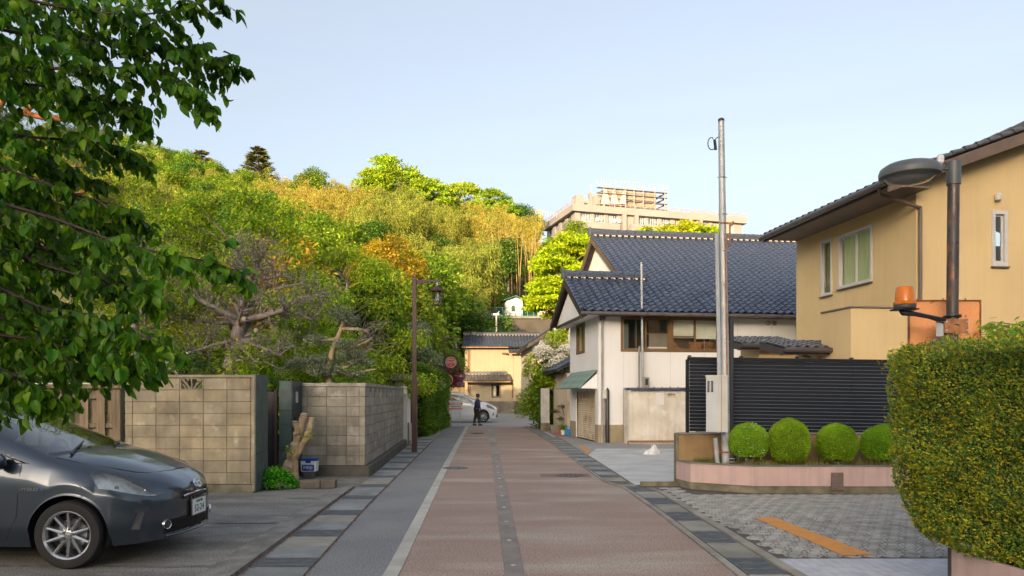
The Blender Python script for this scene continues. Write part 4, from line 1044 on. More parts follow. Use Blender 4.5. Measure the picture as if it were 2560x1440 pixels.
lantern_post(-2.83, 20.9, 'nearer brown lantern post, standing at the end of the grey block wall')
l2x = (1112 - CX) / F * 41.5
lantern_post(l2x, 41.5, 'farther brown lantern post carrying the round red sign above the hedge')
sg = thing('hydrant_sign', 'round red sign with white characters in a brown ring on the farther lantern post', 'sign', (l2x + .36, 41.42, 3.54))
mb = MB(); mb.tube([(.42 * math.cos(t), 0, .42 * math.sin(t)) for t in np.linspace(0, 2 * math.pi, 29)], .035, 6, cap=False); mb.build('ring', M['brown_steel'], sg)
MB().lathe([(.31, -.02), (.31, .02), (.001, .02)], (0, 0, 0), 28, axis='y').build('plate', M['red'], sg)
MB().lathe([(.31, -.022), (.31, -.03), (.285, -.03), (.285, -.022)], (0, 0, 0), 28, axis='y', cap=False).build('rim', M['white'], sg)
MB().box(-.34, -.28, -.01, .01, -.02, .02).build('bracket', M['brown_steel'], sg)
text('lettering', '消火栓', .19, M['white'], sg, (0, -.03, .0), ext=.003)
mb = MB()
for k in range(6): mb.box(-.15 + k * .05, -.115 + k * .05, -.034, -.028, .15, .185)
for k in range(3): mb.box(-.07 + k * .05, -.035 + k * .05, -.034, -.028, -.19, -.155)
mb.build('small_characters', M['white'], sg)
mx_, mz_ = XZ(1121, 950, 41)
mr = thing('traffic_mirror', 'convex traffic mirror with orange rim beside the hedge under the red sign', 'mirror', (mx_, 41, 0))
MB().tube([(.0, .1, 0), (0, .1, mz_ + .3)], .038, 10).build('pole', M['orange'], mr)
d_ = MB().lathe([(.001, -.1), (.12, -.09), (.22, -.06), (.29, -.0)], (0, 0, 0), 24, axis='y', cap=False).build('mirror_glass', mat('mirror', (.7, .72, .74), rough=.04, metal=1), mr, rot=(0, 0, R(-38)), loc=(0, 0, mz_))
MB().lathe([(.29, 0), (.31, -.03), (.33, 0), (.31, .04), (.001, .05)], (0, 0, 0), 24, axis='y', cap=False).build('mirror_rim', M['orange'], mr, rot=(0, 0, R(-38)), loc=(0, 0, mz_))
# notice board on two legs
a, z1 = XZ(1122, 1001, 41); b, z0 = XZ(1156, 1024, 41)
nb_ = thing('notice_board', 'white and red notice board on two thin legs in front of the white car', 'sign', (a, 41, 0)); w = b - a
MB().rbox(0, w, 0, .03, z0, z1, .003).build('board', M['white'], nb_)
MB().box(.0, w, -.006, -.002, z0 + .28, z1 - .14).build('red_band', M['red'], nb_)
MB().box(.02, w, -.006, -.002, z0 + .0, z0 + .09).build('orange_band', M['orange'], nb_)
mb = MB(); x = .07
while x < w - .1: mb.box(x, x + .05, -.009, -.006, z0 + .31, z0 + .36) if int(x * 50) % 3 == 0 else mb.box(x, x + .05, -.009, -.006, z0 + .3, z0 + .38); x += .062
mb.build('lettering', M['white'], nb_)
mb = MB(); x = .14
while x < w - .1: mb.box(x, x + .03, -.009, -.002, z0 + .15, z0 + .2); x += .05
mb.build('lettering', M['iron'], nb_)
for x in (.12, w - .14): MB().tube([(x, .05, 0), (x, .05, z1 - .02)], .02, 8).build('leg', M['galv'], nb_)
# ================================================================ RIGHT SIDE
def tile_mesh(w, l, m, seg=6):
    """one interlocking pantile: x across, y up the slope, z out"""
    V = []; Fs = []
    for j, y in enumerate((0, l * 1.12)):
        for i in range(seg + 1):
            u = i / seg; x = u * w * 1.04; z = .045 * w / .27 * (math.sin(u * 2 * math.pi - .6) * .75) + (.032 if j == 0 else .004)
            V.append((x, y, z))
    n = seg + 1
    for i in range(seg): Fs.append([i, i + 1, n + i + 1, n + i])
    for i in range(n): V.append((V[i][0], 0.004, V[i][2] - .028))
    for i in range(seg): Fs.append([2 * n + i, 2 * n + i + 1, i + 1, i])
    me = bpy.data.meshes.new('roof_tile'); me.from_pydata(V, [], Fs); me.update(); me.polygons.foreach_set('use_smooth', [True] * len(me.polygons)); me.set_sharp_from_angle(angle=R(50)); me.materials.append(m); return me
def tile_roof(parent, P0, U, V_, lu, lv, m, tw=.27, tl=.25, ind=300, clip=None, deck=True, deck_m=None):
    """tiles on the slope P0 + U*s + V*t; the ones nearest the street are parts, the rest one mesh"""
    P0, U, V_ = Vector(P0), Vector(U).normalized(), Vector(V_).normalized(); N = U.cross(V_).normalized()
    if N.z < 0: N = -N; 
    nu, nv = int(round(lu / tw)), int(round(lv / tl)); tw, tl = lu / nu, lv / nv; me = tile_mesh(tw, tl, m)
    rot = Matrix((U, V_, N)).transposed()
    if rot.determinant() < 0: rot = Matrix((-U, V_, N)).transposed(); P0 = P0 + U * lu; U = -U
    e = rot.to_euler(); cells = []
    for j in range(nv):
        for i in range(nu):
            s, t = i * tw, j * tl
            if clip and not clip(s + tw / 2, t + tl / 2): continue
            cells.append((i, j, P0 + U * s + V_ * t))
    Mw = ROOTM.get(parent.name, Matrix.Identity(4))
    cells.sort(key=lambda c: (Mw @ c[2] - Vector((0, 0, H))).length)
    for c in cells[:ind]: link('roof_tile', me, None, parent, c[2] + N * random.uniform(0, .003), e)
    if cells[ind:]:
        base = np.array([v.co[:] for v in me.vertices]) @ np.array(rot.transposed()); fs = np.array([list(p.vertices) for p in me.polygons])
        VV = np.concatenate([base + np.array(c[2]) for c in cells[ind:]]); FF = np.concatenate([fs + k * len(base) for k in range(len(cells[ind:]))])
        o = link('roof_tile', npmesh('roof_tile', VV, FF, m, 50), None, parent); o['kind'] = 'stuff'
    if deck:
        a, b, c, d = P0, P0 + U * lu, P0 + U * lu + V_ * lv, P0 + V_ * lv
        if clip is None:
            mb = MB(); q = [p - N * .03 for p in (a, b, c, d)] + [p - N * .1 for p in (a, b, c, d)]
            mb.add(q, [(0, 1, 2, 3), (7, 6, 5, 4), (0, 4, 5, 1), (1, 5, 6, 2), (2, 6, 7, 3), (3, 7, 4, 0)]); mb.build('roof_deck', deck_m or M['darkwood'], parent)
def ridge(parent, a, b, m, r=.12, plaster=True, tw=.27):
    a, b = Vector(a), Vector(b); d = (b - a).normalized(); L = (b - a).length; side = Vector((-d.y, d.x, 0))
    M4 = Matrix((d, side, Vector((0, 0, 1)))).transposed().to_4x4(); M4.translation = a
    mb = MB(); mb.rbox(-.02, L + .02, -r * .9, r * .9, .03, .12, .01, M4); mb.rbox(-.03, L + .03, -r * .75, r * .75, .12, .2, .01, M4); mb.build('ridge_course', m, parent)
    mb = MB(); n = int(L / .4)
    for i in range(n):
        x0 = i * L / n; mb.tube([M4 @ Vector((x0, 0, .21)), M4 @ Vector((x0 + L / n * .96, 0, .205))], [r * .72, r * .66], 8)
    o = mb.build('ridge_cap', m, parent)
    if plaster:
        mb = MB(); n = int(L / tw)
        for sgn in (-1, 1):
            for i in range(n):
                c = M4 @ Vector(((i + .5) * L / n, sgn * r * .95, .015)); hw = tw * .36
                dd = side * sgn
                p = [c + d * -hw, c + d * hw, c + d * hw * .6 + Vector((0, 0, -.055)) + dd * .05, c - d * hw * .6 + Vector((0, 0, -.055)) + dd * .05]
                p2 = [q + Vector((0, 0, .05)) - dd * .04 for q in p[:2]]
                mb.add([p2[0], p2[1], p[2], p[3]] , [(0, 1, 2, 3)] if sgn < 0 else [(3, 2, 1, 0)])
        mb.build('ridge_plaster', M['tile_edge'], parent, smooth=None)
def sash(parent, x0, x1, z0, z1, y, fm, npan=2, th=.05, back=None, backm=None, depth=.08, rail=None, room=True, M4=None, sill=False, glassm=None):
    """window in a hole on the plane y: frame, panes, and what stands behind"""
    T = M4 or Matrix.Identity(4)
    w = bpy.data.objects.new('window', None); COL.objects.link(w); w.parent = parent
    mb = MB()
    for a in ((x0 - .02, x1 + .02, z1 - th, z1 + .02), (x0 - .02, x1 + .02, z0 - .02, z0 + th)): mb.box(a[0], a[1], y - .03, y + depth, a[2], a[3], T)
    for a in ((x0 - .02, x0 + th), (x1 - th, x1 + .02)): mb.box(a[0], a[1], y - .028, y + depth, z0 + th, z1 - th, T)
    mb.build('frame', fm, w)
    pw_ = (x1 - x0 - 2 * th) / npan
    for k in range(npan):
        a, b = x0 + th + k * pw_, x0 + th + (k + 1) * pw_; yy = y + .03 + .02 * (k % 2); s = MB()
        s.box(a, a + th * .6, yy, yy + .03, z0 + th, z1 - th, T); s.box(b - th * .6, b, yy, yy + .03, z0 + th, z1 - th, T)
        s.box(a + th * .6, b - th * .6, yy, yy + .03, z0 + th, z0 + th * 1.7, T); s.box(a + th * .6, b - th * .6, yy, yy + .03, z1 - th * 1.6, z1 - th, T)
        if rail and k in rail: s.box(a + th * .6, b - th * .6, yy, yy + .03, rail[k], rail[k] + .035, T)
        s.build('sash', fm, w)
        MB().box(a + th * .6, b - th * .6, yy + .012, yy + .016, z0 + th * 1.7, z1 - th * 1.6, T).build('pane', glassm or M['glass'], w, smooth=None)
    if room: MB().box(x0, x1, y + .9, y + .95, z0 - .3, z1 + .1, T).build('room_back', M['room'], w)
    if back: 
        for (a, b, c, d, mm) in back:
            MB().box(a, b, y + .1, y + .11, c, d, T).build('blind', mm, w, smooth=None)
    if sill: MB().box(x0 - .04, x1 + .04, y - .07, y + .02, z0 - .05, z0 - .021, T).build('sill', M['fascia'], w)
    return w
# ---------------------------------------------------------------- white house
FW = Frame(3.0, 25.0, 8.0)
wh = thing('white_house', 'white rendered house with blue tiled roof and a garage shutter facing the street', 'house', FW.o[:], FW.a)
EZ = 4.42; PT = .56                                 # eave height and pitch
dW, dM = 4.4, 14.2; wW = 2.35                        # wing depth, main depth, where the main block starts
wx0, wz1 = FW.f(1553, 790); wx1, wz0 = FW.f(1800, 880)
front = MB(); wall_mesh(front, 14, EZ + .25, [(wx0, wx1, wz0, wz1)], .16)
front.add([(0, 0, 0), (0, .16, 0), (0, .16, .1), (0, 0, .1)], [(0, 1, 2, 3)])
front.build('front_wall', M['white_paint'], wh, smooth=None)
# side wall (x=0, looks to the street) with shutter opening and window
sy0, sz1 = FW.s(1488, 978); sy1, sz0 = FW.s(1440, 1090); ya, za = FW.s(1462, 806); yb, zb = FW.s(1441, 886)
TS = Matrix(((0, 1, 0, 0), (-1, 0, 0, dW), (0, 0, 1, 0), (0, 0, 0, 1)))   # local x -> -y of the house, y -> +x
side = MB(); wall_mesh(side, dW, EZ + .35, [(dW - sy1, dW - sy0, 0.0, sz1), (dW - yb, dW - ya, zb, za)], .3, TS)
side.add([(0, 0, EZ + .35), (0, dW, EZ + .35), (0, dW / 2, EZ + .3 + (dW / 2 + .2) * PT)], [(0, 2, 1)])
side.build('side_wall', M['white_paint'], wh, smooth=None)
MB().box(.002, 14, dW, dW + .1, 0, 5.2).build('back_wall', M['white_paint'], wh)
mb = MB(); mb.box(-.012, 13.9, -.014, -.002, 0, .62); mb.box(-.014, -.002, -.014, sy0 - .01, 0, .62); mb.box(-.014, -.002, sy1 + .01, dW, 0, .62); mb.build('plinth', M['plinth'], wh)
# faint board joints of the render
mb = MB()
for x in (.9, 1.35, 2.6, 3.85, 5.1, 6.4): mb.box(x, x + .008, -.004, .0, .62, EZ)
mb.build('render_joint', mat('joint_grey', (.62, .6, .57), (.58, .56, .54)), wh)
MB().box(.3, dW * .9, -.01, 0, 0, 0.001).V
shut = bpy.data.objects.new('garage_shutter', None); COL.objects.link(shut); shut.parent = wh
n = 24; h = sz1 / n
for k in range(n):
    mb = MB(); z = k * h
    mb.add([(.09, sy0, z), (.09, sy1, z), (.06, sy1, z + h * .45), (.06, sy0, z + h * .45), (.09, sy1, z + h * .92), (.09, sy0, z + h * .92), (.105, sy1, z + h), (.105, sy0, z + h)], [(0, 3, 2, 1), (3, 5, 4, 2), (5, 7, 6, 4)])
    mb.build('slat', M['shutter'], shut)
mb = MB(); mb.box(.04, .14, sy0 - .03, sy0 + .02, 0, sz1); mb.box(.04, .14, sy1 - .02, sy1 + .03, 0, sz1); mb.build('guide', M['fascia'], shut)
Mside = Matrix(((0, 1, 0, 0), (-1, 0, 0, 0), (0, 0, 1, 0), (0, 0, 0, 1)))
sash(wh, -yb, -ya, zb, za, 0.02, M['frame_br'], 2, .06, back=[(-yb, -(ya + yb) / 2 - .1, zb, za, M['curtain_g']), (-(ya + yb) / 2, -ya, zb, za, mat('curtain_green_dark', (.1, .16, .1), (.08, .12, .08)))], M4=Mside)
wd = (wx1 - wx0) / 4
sash(wh, wx0, wx0 + 2 * wd, wz0, wz1, 0.02, M['frame_br'], 2, .065, rail={1: wz0 + (wz1 - wz0) * .5}, back=[(wx0 + wd * 1.15, wx0 + 2 * wd, wz0 + (wz1 - wz0) * .1, wz0 + (wz1 - wz0) * .5, mat('grey_inside', (.25, .23, .18), (.2, .18, .15))), (wx0 + .1, wx0 + .3, wz0 + .1, wz1 - .25, mat('grey_strip', (.2, .22, .2)))])
sash(wh, wx0 + 2 * wd, wx1, wz0, wz1, 0.02, M['frame_br'], 2, .065, rail={0: wz0 + (wz1 - wz0) * .43}, back=[(wx0 + 2 * wd + .08, wx0 + 3 * wd - .03, wz0 + (wz1 - wz0) * .4, wz1 - .1, M['blind']), (wx0 + 3 * wd + .03, wx1 - .08, wz0 + (wz1 - wz0) * .38, wz1 - .1, M['blind']),
      (wx0 + 2 * wd + .08, wx1 - .08, wz0 + .08, wz0 + (wz1 - wz0) * .3, mat('warm_inside', (.3, .13, .04), (.05, .03, .02), ns=3, lo=.45, hi=.55))])
blb = MB().rbox(wx0 + wd * 1.1, wx0 + wd * 1.9, .08, .25, wz0 + .07, wz0 + .17, .04); blb.build('folded_cloth', M['white'], wh)
MB().box(wx0 - .1, wx1 + .1, -.05, -.0, wz1 + .03, wz1 + .09).build('window_head', M['darkwood'], wh)
# roof: one long front slope; wing left, main higher
ov = .55; zE = EZ + .1; U = (1, 0, 0); cs = math.cos(math.atan(PT)); Vf = (0, cs, PT * cs)
yrW = dW / 2 + .05; zrW = zE + (yrW + ov) * PT; yrM = 7.1; zrM = zE + (yrM + ov) * PT
lvM = (yrM + ov) / cs; lvW = (yrW + ov) / cs; xl0 = -.72; xm0 = 1.55; XE = 13.6
def clipf(s, t): return t < lvW or s + xl0 > xm0 - .0
M['tile']
tile_roof(wh, (xl0, -ov, zE), U, Vf, XE - xl0, lvM, M['tile'], tw=.285, tl=.27, ind=300, clip=clipf, deck=False)
dk = MB(); dz = -.05
def slopeq(x0, x1, y0, y1, sg=1, yr=None):
    z = lambda y: zE + (y + ov) * PT if sg > 0 else (zE + (yr + ov) * PT) - (y - yr) * PT
    q = [(x0, y0, z(y0)), (x1, y0, z(y0)), (x1, y1, z(y1)), (x0, y1, z(y1))]
    dk.add([(a, b, c - .03) for a, b, c in q] + [(a, b, c - .14) for a, b, c in q], [(0, 1, 2, 3), (7, 6, 5, 4), (0, 4, 5, 1), (1, 5, 6, 2), (2, 6, 7, 3), (3, 7, 4, 0)])
slopeq(xl0, xm0 - .003, -ov, yrW); slopeq(xm0, XE, -ov, yrM); slopeq(xl0, xm0 - .003, yrW + .003, dW + ov, -1, yrW); slopeq(xm0, XE, yrM + .003, dM + .3, -1, yrM)
dk.build('roof_deck', M['darkwood'], wh)
tile_roof(wh, (xm0, yrW, zrW), U, (0, cs, -PT * cs), .9, .6, M['tile'], tw=.285, tl=.27, ind=0, deck=False)
ridge(wh, (xl0 - .02, yrW, zrW - .02), (2.45, yrW, zrW - .02), M['tile'], .13, tw=.285); ridge(wh, (xm0 - .02, yrM, zrM - .02), (XE, yrM, zrM - .02), M['tile'], .15, tw=.285)
# end tiles of the ridges
for (x, y, z) in ((xl0 - .04, yrW, zrW), (xm0 - .05, yrM, zrM)): MB().rbox(x - .07, x + .02, y - .14, y + .14, z - .05, z + .36, .02).build('ridge_end_tile', M['tile'], wh)
# barge boards and main gable
def rake(x, ys, yr, zr0, th=.07, hh=.22):
    zb_ = lambda y: zr0 - abs(y - yr) * PT
    mb = MB(); a, b = ys
    mb.prism_x([(a, zb_(a) - .06), (yr, zr0 - .06), (b, zb_(b) - .06), (b, zb_(b) - .06 - hh), (yr, zr0 - .06 - hh * 1.12), (a, zb_(a) - .06 - hh)], x, x + th); return mb
rake(xl0 - .03, (-ov, dW + ov), yrW, zrW).build('barge_board', M['darkwood'], wh); rake(xm0 - .03, (yrW + .2, dM), yrM, zrM).build('barge_board', M['fascia'], wh)
# edge tiles along the rakes
mb = MB()
for x, y0, y1, yr, zr_ in ((xl0, -ov, yrW, yrW, zrW), (xm0, yrW + .1, yrM, yrM, zrM)):
    k = int((y1 - y0) / (.27 * cs))
    for i in range(k):
        a, b = y0 + (y1 - y0) * i / k, y0 + (y1 - y0) * (i + .97) / k
        z = lambda y: zr_ - abs(y - yr) * PT
        mb.tube([(x + .02, a, z(a) + .05), (x + .02, b, z(b) + .035)], [.075, .065], 7)
mb.build('verge_tile', M['tile'], wh)
MB().add([(xm0 + .35, yrW - 1, 0), (xm0 + .35, dM, 0), (xm0 + .35, dM, zE + .1), (xm0 + .35, yrM, zrM - .15), (xm0 + .35, yrW - 1, zrW - .6)], [(0, 4, 3, 2, 1)]).build('main_gable_wall', M['white_paint'], wh, smooth=None)
MB().box(xm0 + .36, 13.3, dM - .1, dM, 0, zE + .1).build('rear_wall', M['white_paint'], wh)
# boxed eave of the wing gable: pale soffit wedge projecting over the side wall
mb = MB(); mb.prism_x([(-.05, EZ - .02), (dW * .0 - .35, EZ - .0), (-.35, EZ + .1), (yrW, zrW - .36), (dW + .3, EZ + .1), (dW + .3, EZ - .02)], -.5, -.003); mb.build('gable_box', M['white_paint'], wh)
MB().box(-.56, -.502, -.4, dW + .32, EZ - .06, EZ + .04).build('gable_trim', M['eave'], wh)
MB().box(.0, XE - .2, -ov + .05, -.004, EZ - .03, EZ + .03).build('soffit', M['darkwood'], wh)
# gutter along the eave
mb = MB(); mb.tube([(xl0 - .05, -ov - .07, zE - .09), (XE, -ov - .07, zE - .12)], .065, 8); mb.build('eave_gutter', mat('gutter_grey', (.14, .12, .115), (.1, .09, .09), rough=.4), wh)
mb = MB()
for k in range(14): x = xl0 + .3 + k * .98; mb.box(x, x + .03, -ov - .15, -ov + .02, zE - .06, zE - .04)
mb.build('gutter_bracket', M['darkwood'], wh)
MB().tube([(.12, -.12, zE - .15), (.12, -.1, 4.2), (.12, -.06, 4.0), (.12, -.06, 0)], .04, 8).build('downpipe', M['pipe_tan'], wh)
mb = MB(); mb.rbox(.03, .2, -.2, -.02, zE - .28, zE - .12, .02); mb.build('hopper', M['fascia'], wh)
bx, _ = FW.f(1498, 970); _, bz = FW.f(1498, 968)
MB().lathe([(.07, 0), (.07, bz - .12), (.0, bz)], (.3, -.09, 0), 8).build('cable_guard', M['black_pl'], wh)
x0, z1 = FW.f(1504, 975); x1, z0 = FW.f(1517, 997)
MB().rbox(x0, x1, -.14, -.003, z0, z1, .01).build('wall_box', M['box_cr'], wh); MB().tube([((x0 + x1) / 2, -.05, z0), ((x0 + x1) / 2, -.05, 0)], .015, 6).build('conduit', M['pipe_tan'], wh)
mb = MB()
for px in (1920, 1935): x, z = FW.f(px, 808); mb.lathe([(.085, -.02), (.085, -.06), (.05, -.06), (.05, -.03)], (x, 0, z), 14, axis='y')
mb.build('vent_cap', M['pipe_tan'], wh)
# green sheet awning over the shutter, five boards
y0, z0 = FW.s(1467, 968, -.55); 
aw = bpy.data.objects.new('awning', None); COL.objects.link(aw); aw.parent = wh
za_, zb_ = sz1 + .62 + .0, sz1 + .14
for k in range(5):
    t0, t1 = k / 5, (k + 1) / 5; xx0, xx1 = -.02 - .62 * t0, -.02 - .62 * t1; q0, q1 = za_ + .12 - (za_ - zb_ + .12) * t0, za_ + .12 - (za_ - zb_ + .12) * t1
    mb = MB(); V = [(xx0, .15, q0 + .02), (xx0, dW - .25, q0 + .02), (xx1, dW - .25, q1), (xx1, .15, q1)]
    mb.add(V + [(a, b, c - .035) for a, b, c in V], [(0, 1, 2, 3), (7, 6, 5, 4), (0, 4, 5, 1), (1, 5, 6, 2), (2, 6, 7, 3), (3, 7, 4, 0)]); mb.build('awning_board', M['awning'], aw)
MB().prism_y([(-.003, za_), (-.003, zb_ - .05), (-.6, zb_ - .04)], .17, .2).build('awning_cheek', M['white_paint'], aw); MB().prism_y([(-.003, za_), (-.003, zb_ - .05), (-.6, zb_ - .04)], dW - .3, dW - .27).build('awning_cheek', M['white_paint'], aw)
# small blue tiled porch roof behind the far corner
pr = thing('porch', 'small porch with blue tiled roof behind the far corner of the white house', 'porch', (2.25, 30.6, 0), FW.a)
MB().box(.1, 3, 0, 3, 0, 2.6).build('wall', M['stucco3'], pr)
tile_roof(pr, (-.45, -.3, 2.72), (0, 1, 0), (cs, 0, PT * cs), 3.2, 1.6, M['tile'], ind=60)
# ---------------------------------------------------------------- rendered yard wall with tile coping, side door
yw = thing('yard_wall', 'stained pale rendered yard wall capped with blue tiles in front of the white house', 'wall', (0, 24.35, 0))
x0, z1 = XZ(1577, 975, 24.35); x1, _ = XZ(1740, 975, 24.35)
Mst = mat('stained_render', (.74, .7, .62), (.6, .55, .45), ns=1.6, nd=9, streak=.3, bump=.2, c3=(.8, .77, .72), c3s=3)
hx, hz_ = XZ(1669, 984, 24.35); hx1, hz0 = XZ(1688, 992, 24.35)
mb = MB(); wall_mesh(mb, x1 - x0, z1, [(hx - x0, hx1 - x0, hz0, hz_)], .14, Matrix.Translation((x0, 0, 0))); mb.box(x0, x1, .14, .15, 0, z1); mb.build('face', Mst, yw, smooth=None)
mb = MB(); pts = [(x0 - .15 + .15 * (1 - math.cos(t)), .6 - .6 * math.sin(t)) for t in np.linspace(0, 1.57, 6)]
for i in range(5):
    a, b = pts[i], pts[i + 1]; mb.add([(a[0], a[1], 0), (b[0], b[1], 0), (b[0], b[1], z1), (a[0], a[1], z1)], [(0, 1, 2, 3)])
mb.build('return_face', Mst, yw, smooth=80)
px0, pz1 = XZ(1639, 981, 24.35); px1, pz0 = XZ(1660, 1012, 24.35); MB().box(px0, px1, -.006, -.001, pz0, pz1).build('patch', mat('white_patch', (.72, .7, .68), (.68, .66, .64)), yw)
mb = MB(); mb.box(hx - .02, hx1 + .02, -.01, .0, hz0 - .015, hz0); mb.tube([(hx + .1, .02, hz0), (hx + .16, .02, hz_)], .008, 5); mb.build('slot_trim', M['pipe_tan'], yw)
k = 0; x = x0 - .02
while x < x1:
    mb = MB(); mb.prism_x([(-.13, z1 - .01), (.0, z1 + .075), (.06, z1 + .085), (.14, z1 + .03), (.14, z1), (-.1, z1 - .015)], x, min(x + .27, x1)); mb.tube([(x + .265, -.125, z1 + .01), (x + .265, .03, z1 + .1), (x + .265, .14, z1 + .04)], .018, 5)
    mb.build('coping_tile', M['tile'], yw); x += .272
MB().rbox(x0 - .16, x0 + .0, .0, .62, z1, z1 + .08, .02).build('coping_tile', M['tile'], yw)
sd = thing('side_door', 'narrow grey metal side door between the white house and the yard wall', 'door', (0, 24.95, 0))
a, _ = XZ(1561, 980, 24.95); b, z1 = XZ(1571, 978, 24.95); MB().rbox(a, b, 0, .04, .05, z1, .004).build('leaf', mat('door_grey', (.3, .27, .23), (.24, .22, .19), rough=.5), sd); MB().rbox(a - .03, a - .002, -.02, .05, 0, z1 + .03, .004).build('frame', M['fascia'], sd); MB().rbox((a + b) / 2 - .03, (a + b) / 2 + .05, -.04, 0, 1.0, 1.04, .004).build('handle', M['galv'], sd)
pr_ = thing('rusty_pipe', 'rusty pipe lying along the foot of the stained yard wall', 'pipe', (3.9, 24.2, 0)); MB().tube([(0, 0, 0), (0, 0, .1), (.1, 0, .1), (1.7, 0, .11)], .03, 8).build('pipe', M['rust_or'], pr_)
# thin pole with meter
tx, tz = XZ(1604, 657, 24.9); tp = thing('service_pole', 'thin galvanised service pole rising behind the yard wall in front of the white house', 'pole', (tx, 24.9, 0))
MB().tube([(0.06, 0, 0), (.03, 0, 3), (-.01, 0, tz)], [.05, .045, .04], 10).build('pole', M['galv'], tp)
MB().tube([(-.0, 0, tz - .05), (-.02, 0, tz + .02), (.03, 0, tz + .03)], .015, 5).build('pole_hook', M['galv'], tp)
mb = MB(); mb.tube([(-.03, 0, tz - .35)] + [(-.14 + .1 * math.cos(t), .05, tz - .45 + .18 * math.sin(t)) for t in np.linspace(.6, 7, 16)], .008, 4, cap=False); mb.build('cable_loop', M['black_pl'], tp)
_, mz1 = XZ(1610, 943, 24.9); _, mz0 = XZ(1610, 970, 24.9)
MB().rbox(.02, .25, -.14, -.03, mz0 - .1, mz1, .02).build('meter_box', mat('meter_grey', (.3, .29, .24), (.26, .25, .2), rough=.5), tp); MB().rbox(.1, .2, -.15, -.141, mz0 + .1, mz1 - .06, .002).build('meter_window', M['black_pl'], tp)
MB().tube([(-.09, .0, 0), (-.09, 0, 3.2), (-.07, 0, 3.35)], .035, 8).build('cable_guard', mat('guard_grey', (.3, .3, .28)), tp)
# crumpled white bag
wb = thing('plastic_bag', 'crumpled white plastic bag lying on the asphalt in front of the yard wall', 'bag', (G(1629, 1136)[0], G(1629, 1136)[1], 0))
r = np.random.default_rng(2); n1, n2 = 20, 10; V = []; 
for j in range(n2 + 1):
    for i in range(n1):
        th = j / n2 * math.pi / 2; a = i / n1 * 6.28; q = .19 * math.cos(th) * (1 + .25 * math.sin(3 * a)) * (1 + r.uniform(-.12, .12)); V.append((q * math.cos(a) * 1.05, q * math.sin(a) * .5, max(0, .19 * math.sin(th) * (1 + .4 * math.cos(a)) * (1 + r.uniform(-.22, .22)))))
Fs = [[j * n1 + i, j * n1 + (i + 1) % n1, (j + 1) * n1 + (i + 1) % n1, (j + 1) * n1 + i] for j in range(n2) for i in range(n1)]
link('sheet', npmesh('sheet', V, Fs, M['white'], 50), None, wb)
# ---------------------------------------------------------------- planter, wall, fence, bushes
pl = thing('planter', 'long pink rendered planter with a chamfered corner below the black fence', 'planter', (3.0, 12.6, 0))
PO = [(3.0, 13.15), (3.13, 12.62), (4.05, 12.07), (9.5, 11.95)]; PI_ = [(3.11, 13.15), (3.22, 12.7), (4.07, 12.19), (9.5, 12.07)]
def wallstrip(O, I, z0, z1, off=0.0):
    mb = MB()
    for i in range(len(O) - 1):
        mb.prism([O[i], O[i + 1], I[i + 1], I[i]], z0, z1)
    return mb
wallstrip([(a - .0, b + .02) for a, b in PO], PI_, 0, .125).build('footing', M['moss_conc'], pl, world=True)
wallstrip(PO, PI_, .127, .45).build('pink_wall', M['pink'], pl, world=True)
mb = wallstrip([(a - .012, b - .012) for a, b in PO], [(a + .01, b + .01) for a, b in PI_], .452, .47); mb.build('top_edge', M['conc'], pl, world=True)
mb = MB(); mb.prism([(3.12, 13.3), (3.23, 12.71), (4.08, 12.2), (9.5, 12.08), (9.5, 13.3)], .1, .4); mb.build('soil', M['earth'], pl, world=True)
x0, z1 = XZ(2079, 1182, 12.02); x1, z0 = XZ(2106, 1224, 12.02)
vt = bpy.data.objects.new('vent_panel', None); COL.objects.link(vt); vt.parent = pl
for j in range(6):
    for i in range(2):
        w = (x1 - x0) / 2; h = (z1 - z0) / 6; MB().rbox(x0 + i * w + .003, x0 + (i + 1) * w - .003, 11.985, 12.01, z0 + j * h + .003, z0 + (j + 1) * h - .003, .002).build('vent_tile', mat('brown_tile', (.2, .14, .12), (.16, .11, .1), rnd=.1) if 'brown_tile' not in bpy.data.materials else bpy.data.materials['brown_tile'], vt, world=True)
MB().box(x0 - .006, x1 + .006, 11.99, 12.02, z0 - .006, z1 + .006).build('vent_back', M['mortar'], vt, world=True)
x0, z1 = XZ(2232, 1147, 12.1); bt = MB().rbox(x0, x0 + .2, 12.0, 12.12, .46, .6, .006); bt.build('light_box', M['conc'], pl, world=True)
MB().lathe([(.035, -.006), (.035, 0), (.001, 0)], (x0 + .1, 12.0, .54), 12, axis='y').build('red_lens', mat('dark_red_lens', (.15, .01, .01), rough=.2), pl, world=True)
bwl = thing('low_wall', 'ochre stained low wall carrying the black slatted fence', 'wall', (3.05, 13.2, 0))
MB().rbox(0, 6.8, 0, .14, 0, .93, .01).build('wall', M['brown_wall'], bwl); MB().rbox(-.02, 6.8, -.02, .16, .932, .965, .006).build('coping', M['conc'], bwl)
MB().box(-.05, -.001, -.02, .14, 0, .95).build('end_face', M['moss_conc'], bwl)
fz0, fz1 = .98, XZ(1720, 896, 13.27)[1]
fx0 = XZ(1719, 896, 13.27)[0]
fn = thing('slatted_fence', 'black horizontal aluminium slat fence on the low wall behind the ball bushes', 'fence', (fx0, 13.25, fz0 - .02), 0)
FL = 4.9; nsl = 20; ph = (fz1 - fz0 - .05) / nsl; tiltz = -.014
def frow(x0, x1, z, h, d, m, nm, y=0.0):
    mb = MB(); V, Fs = rbox_data(x1 - x0, d, h, .005); c = ((x0 + x1) / 2, y, z + h / 2)
    mb.add([(v[0] + c[0], v[1] + c[1], v[2] + c[2] + tiltz * (v[0] + c[0])) for v in V], Fs); mb.build(nm, m, fn)
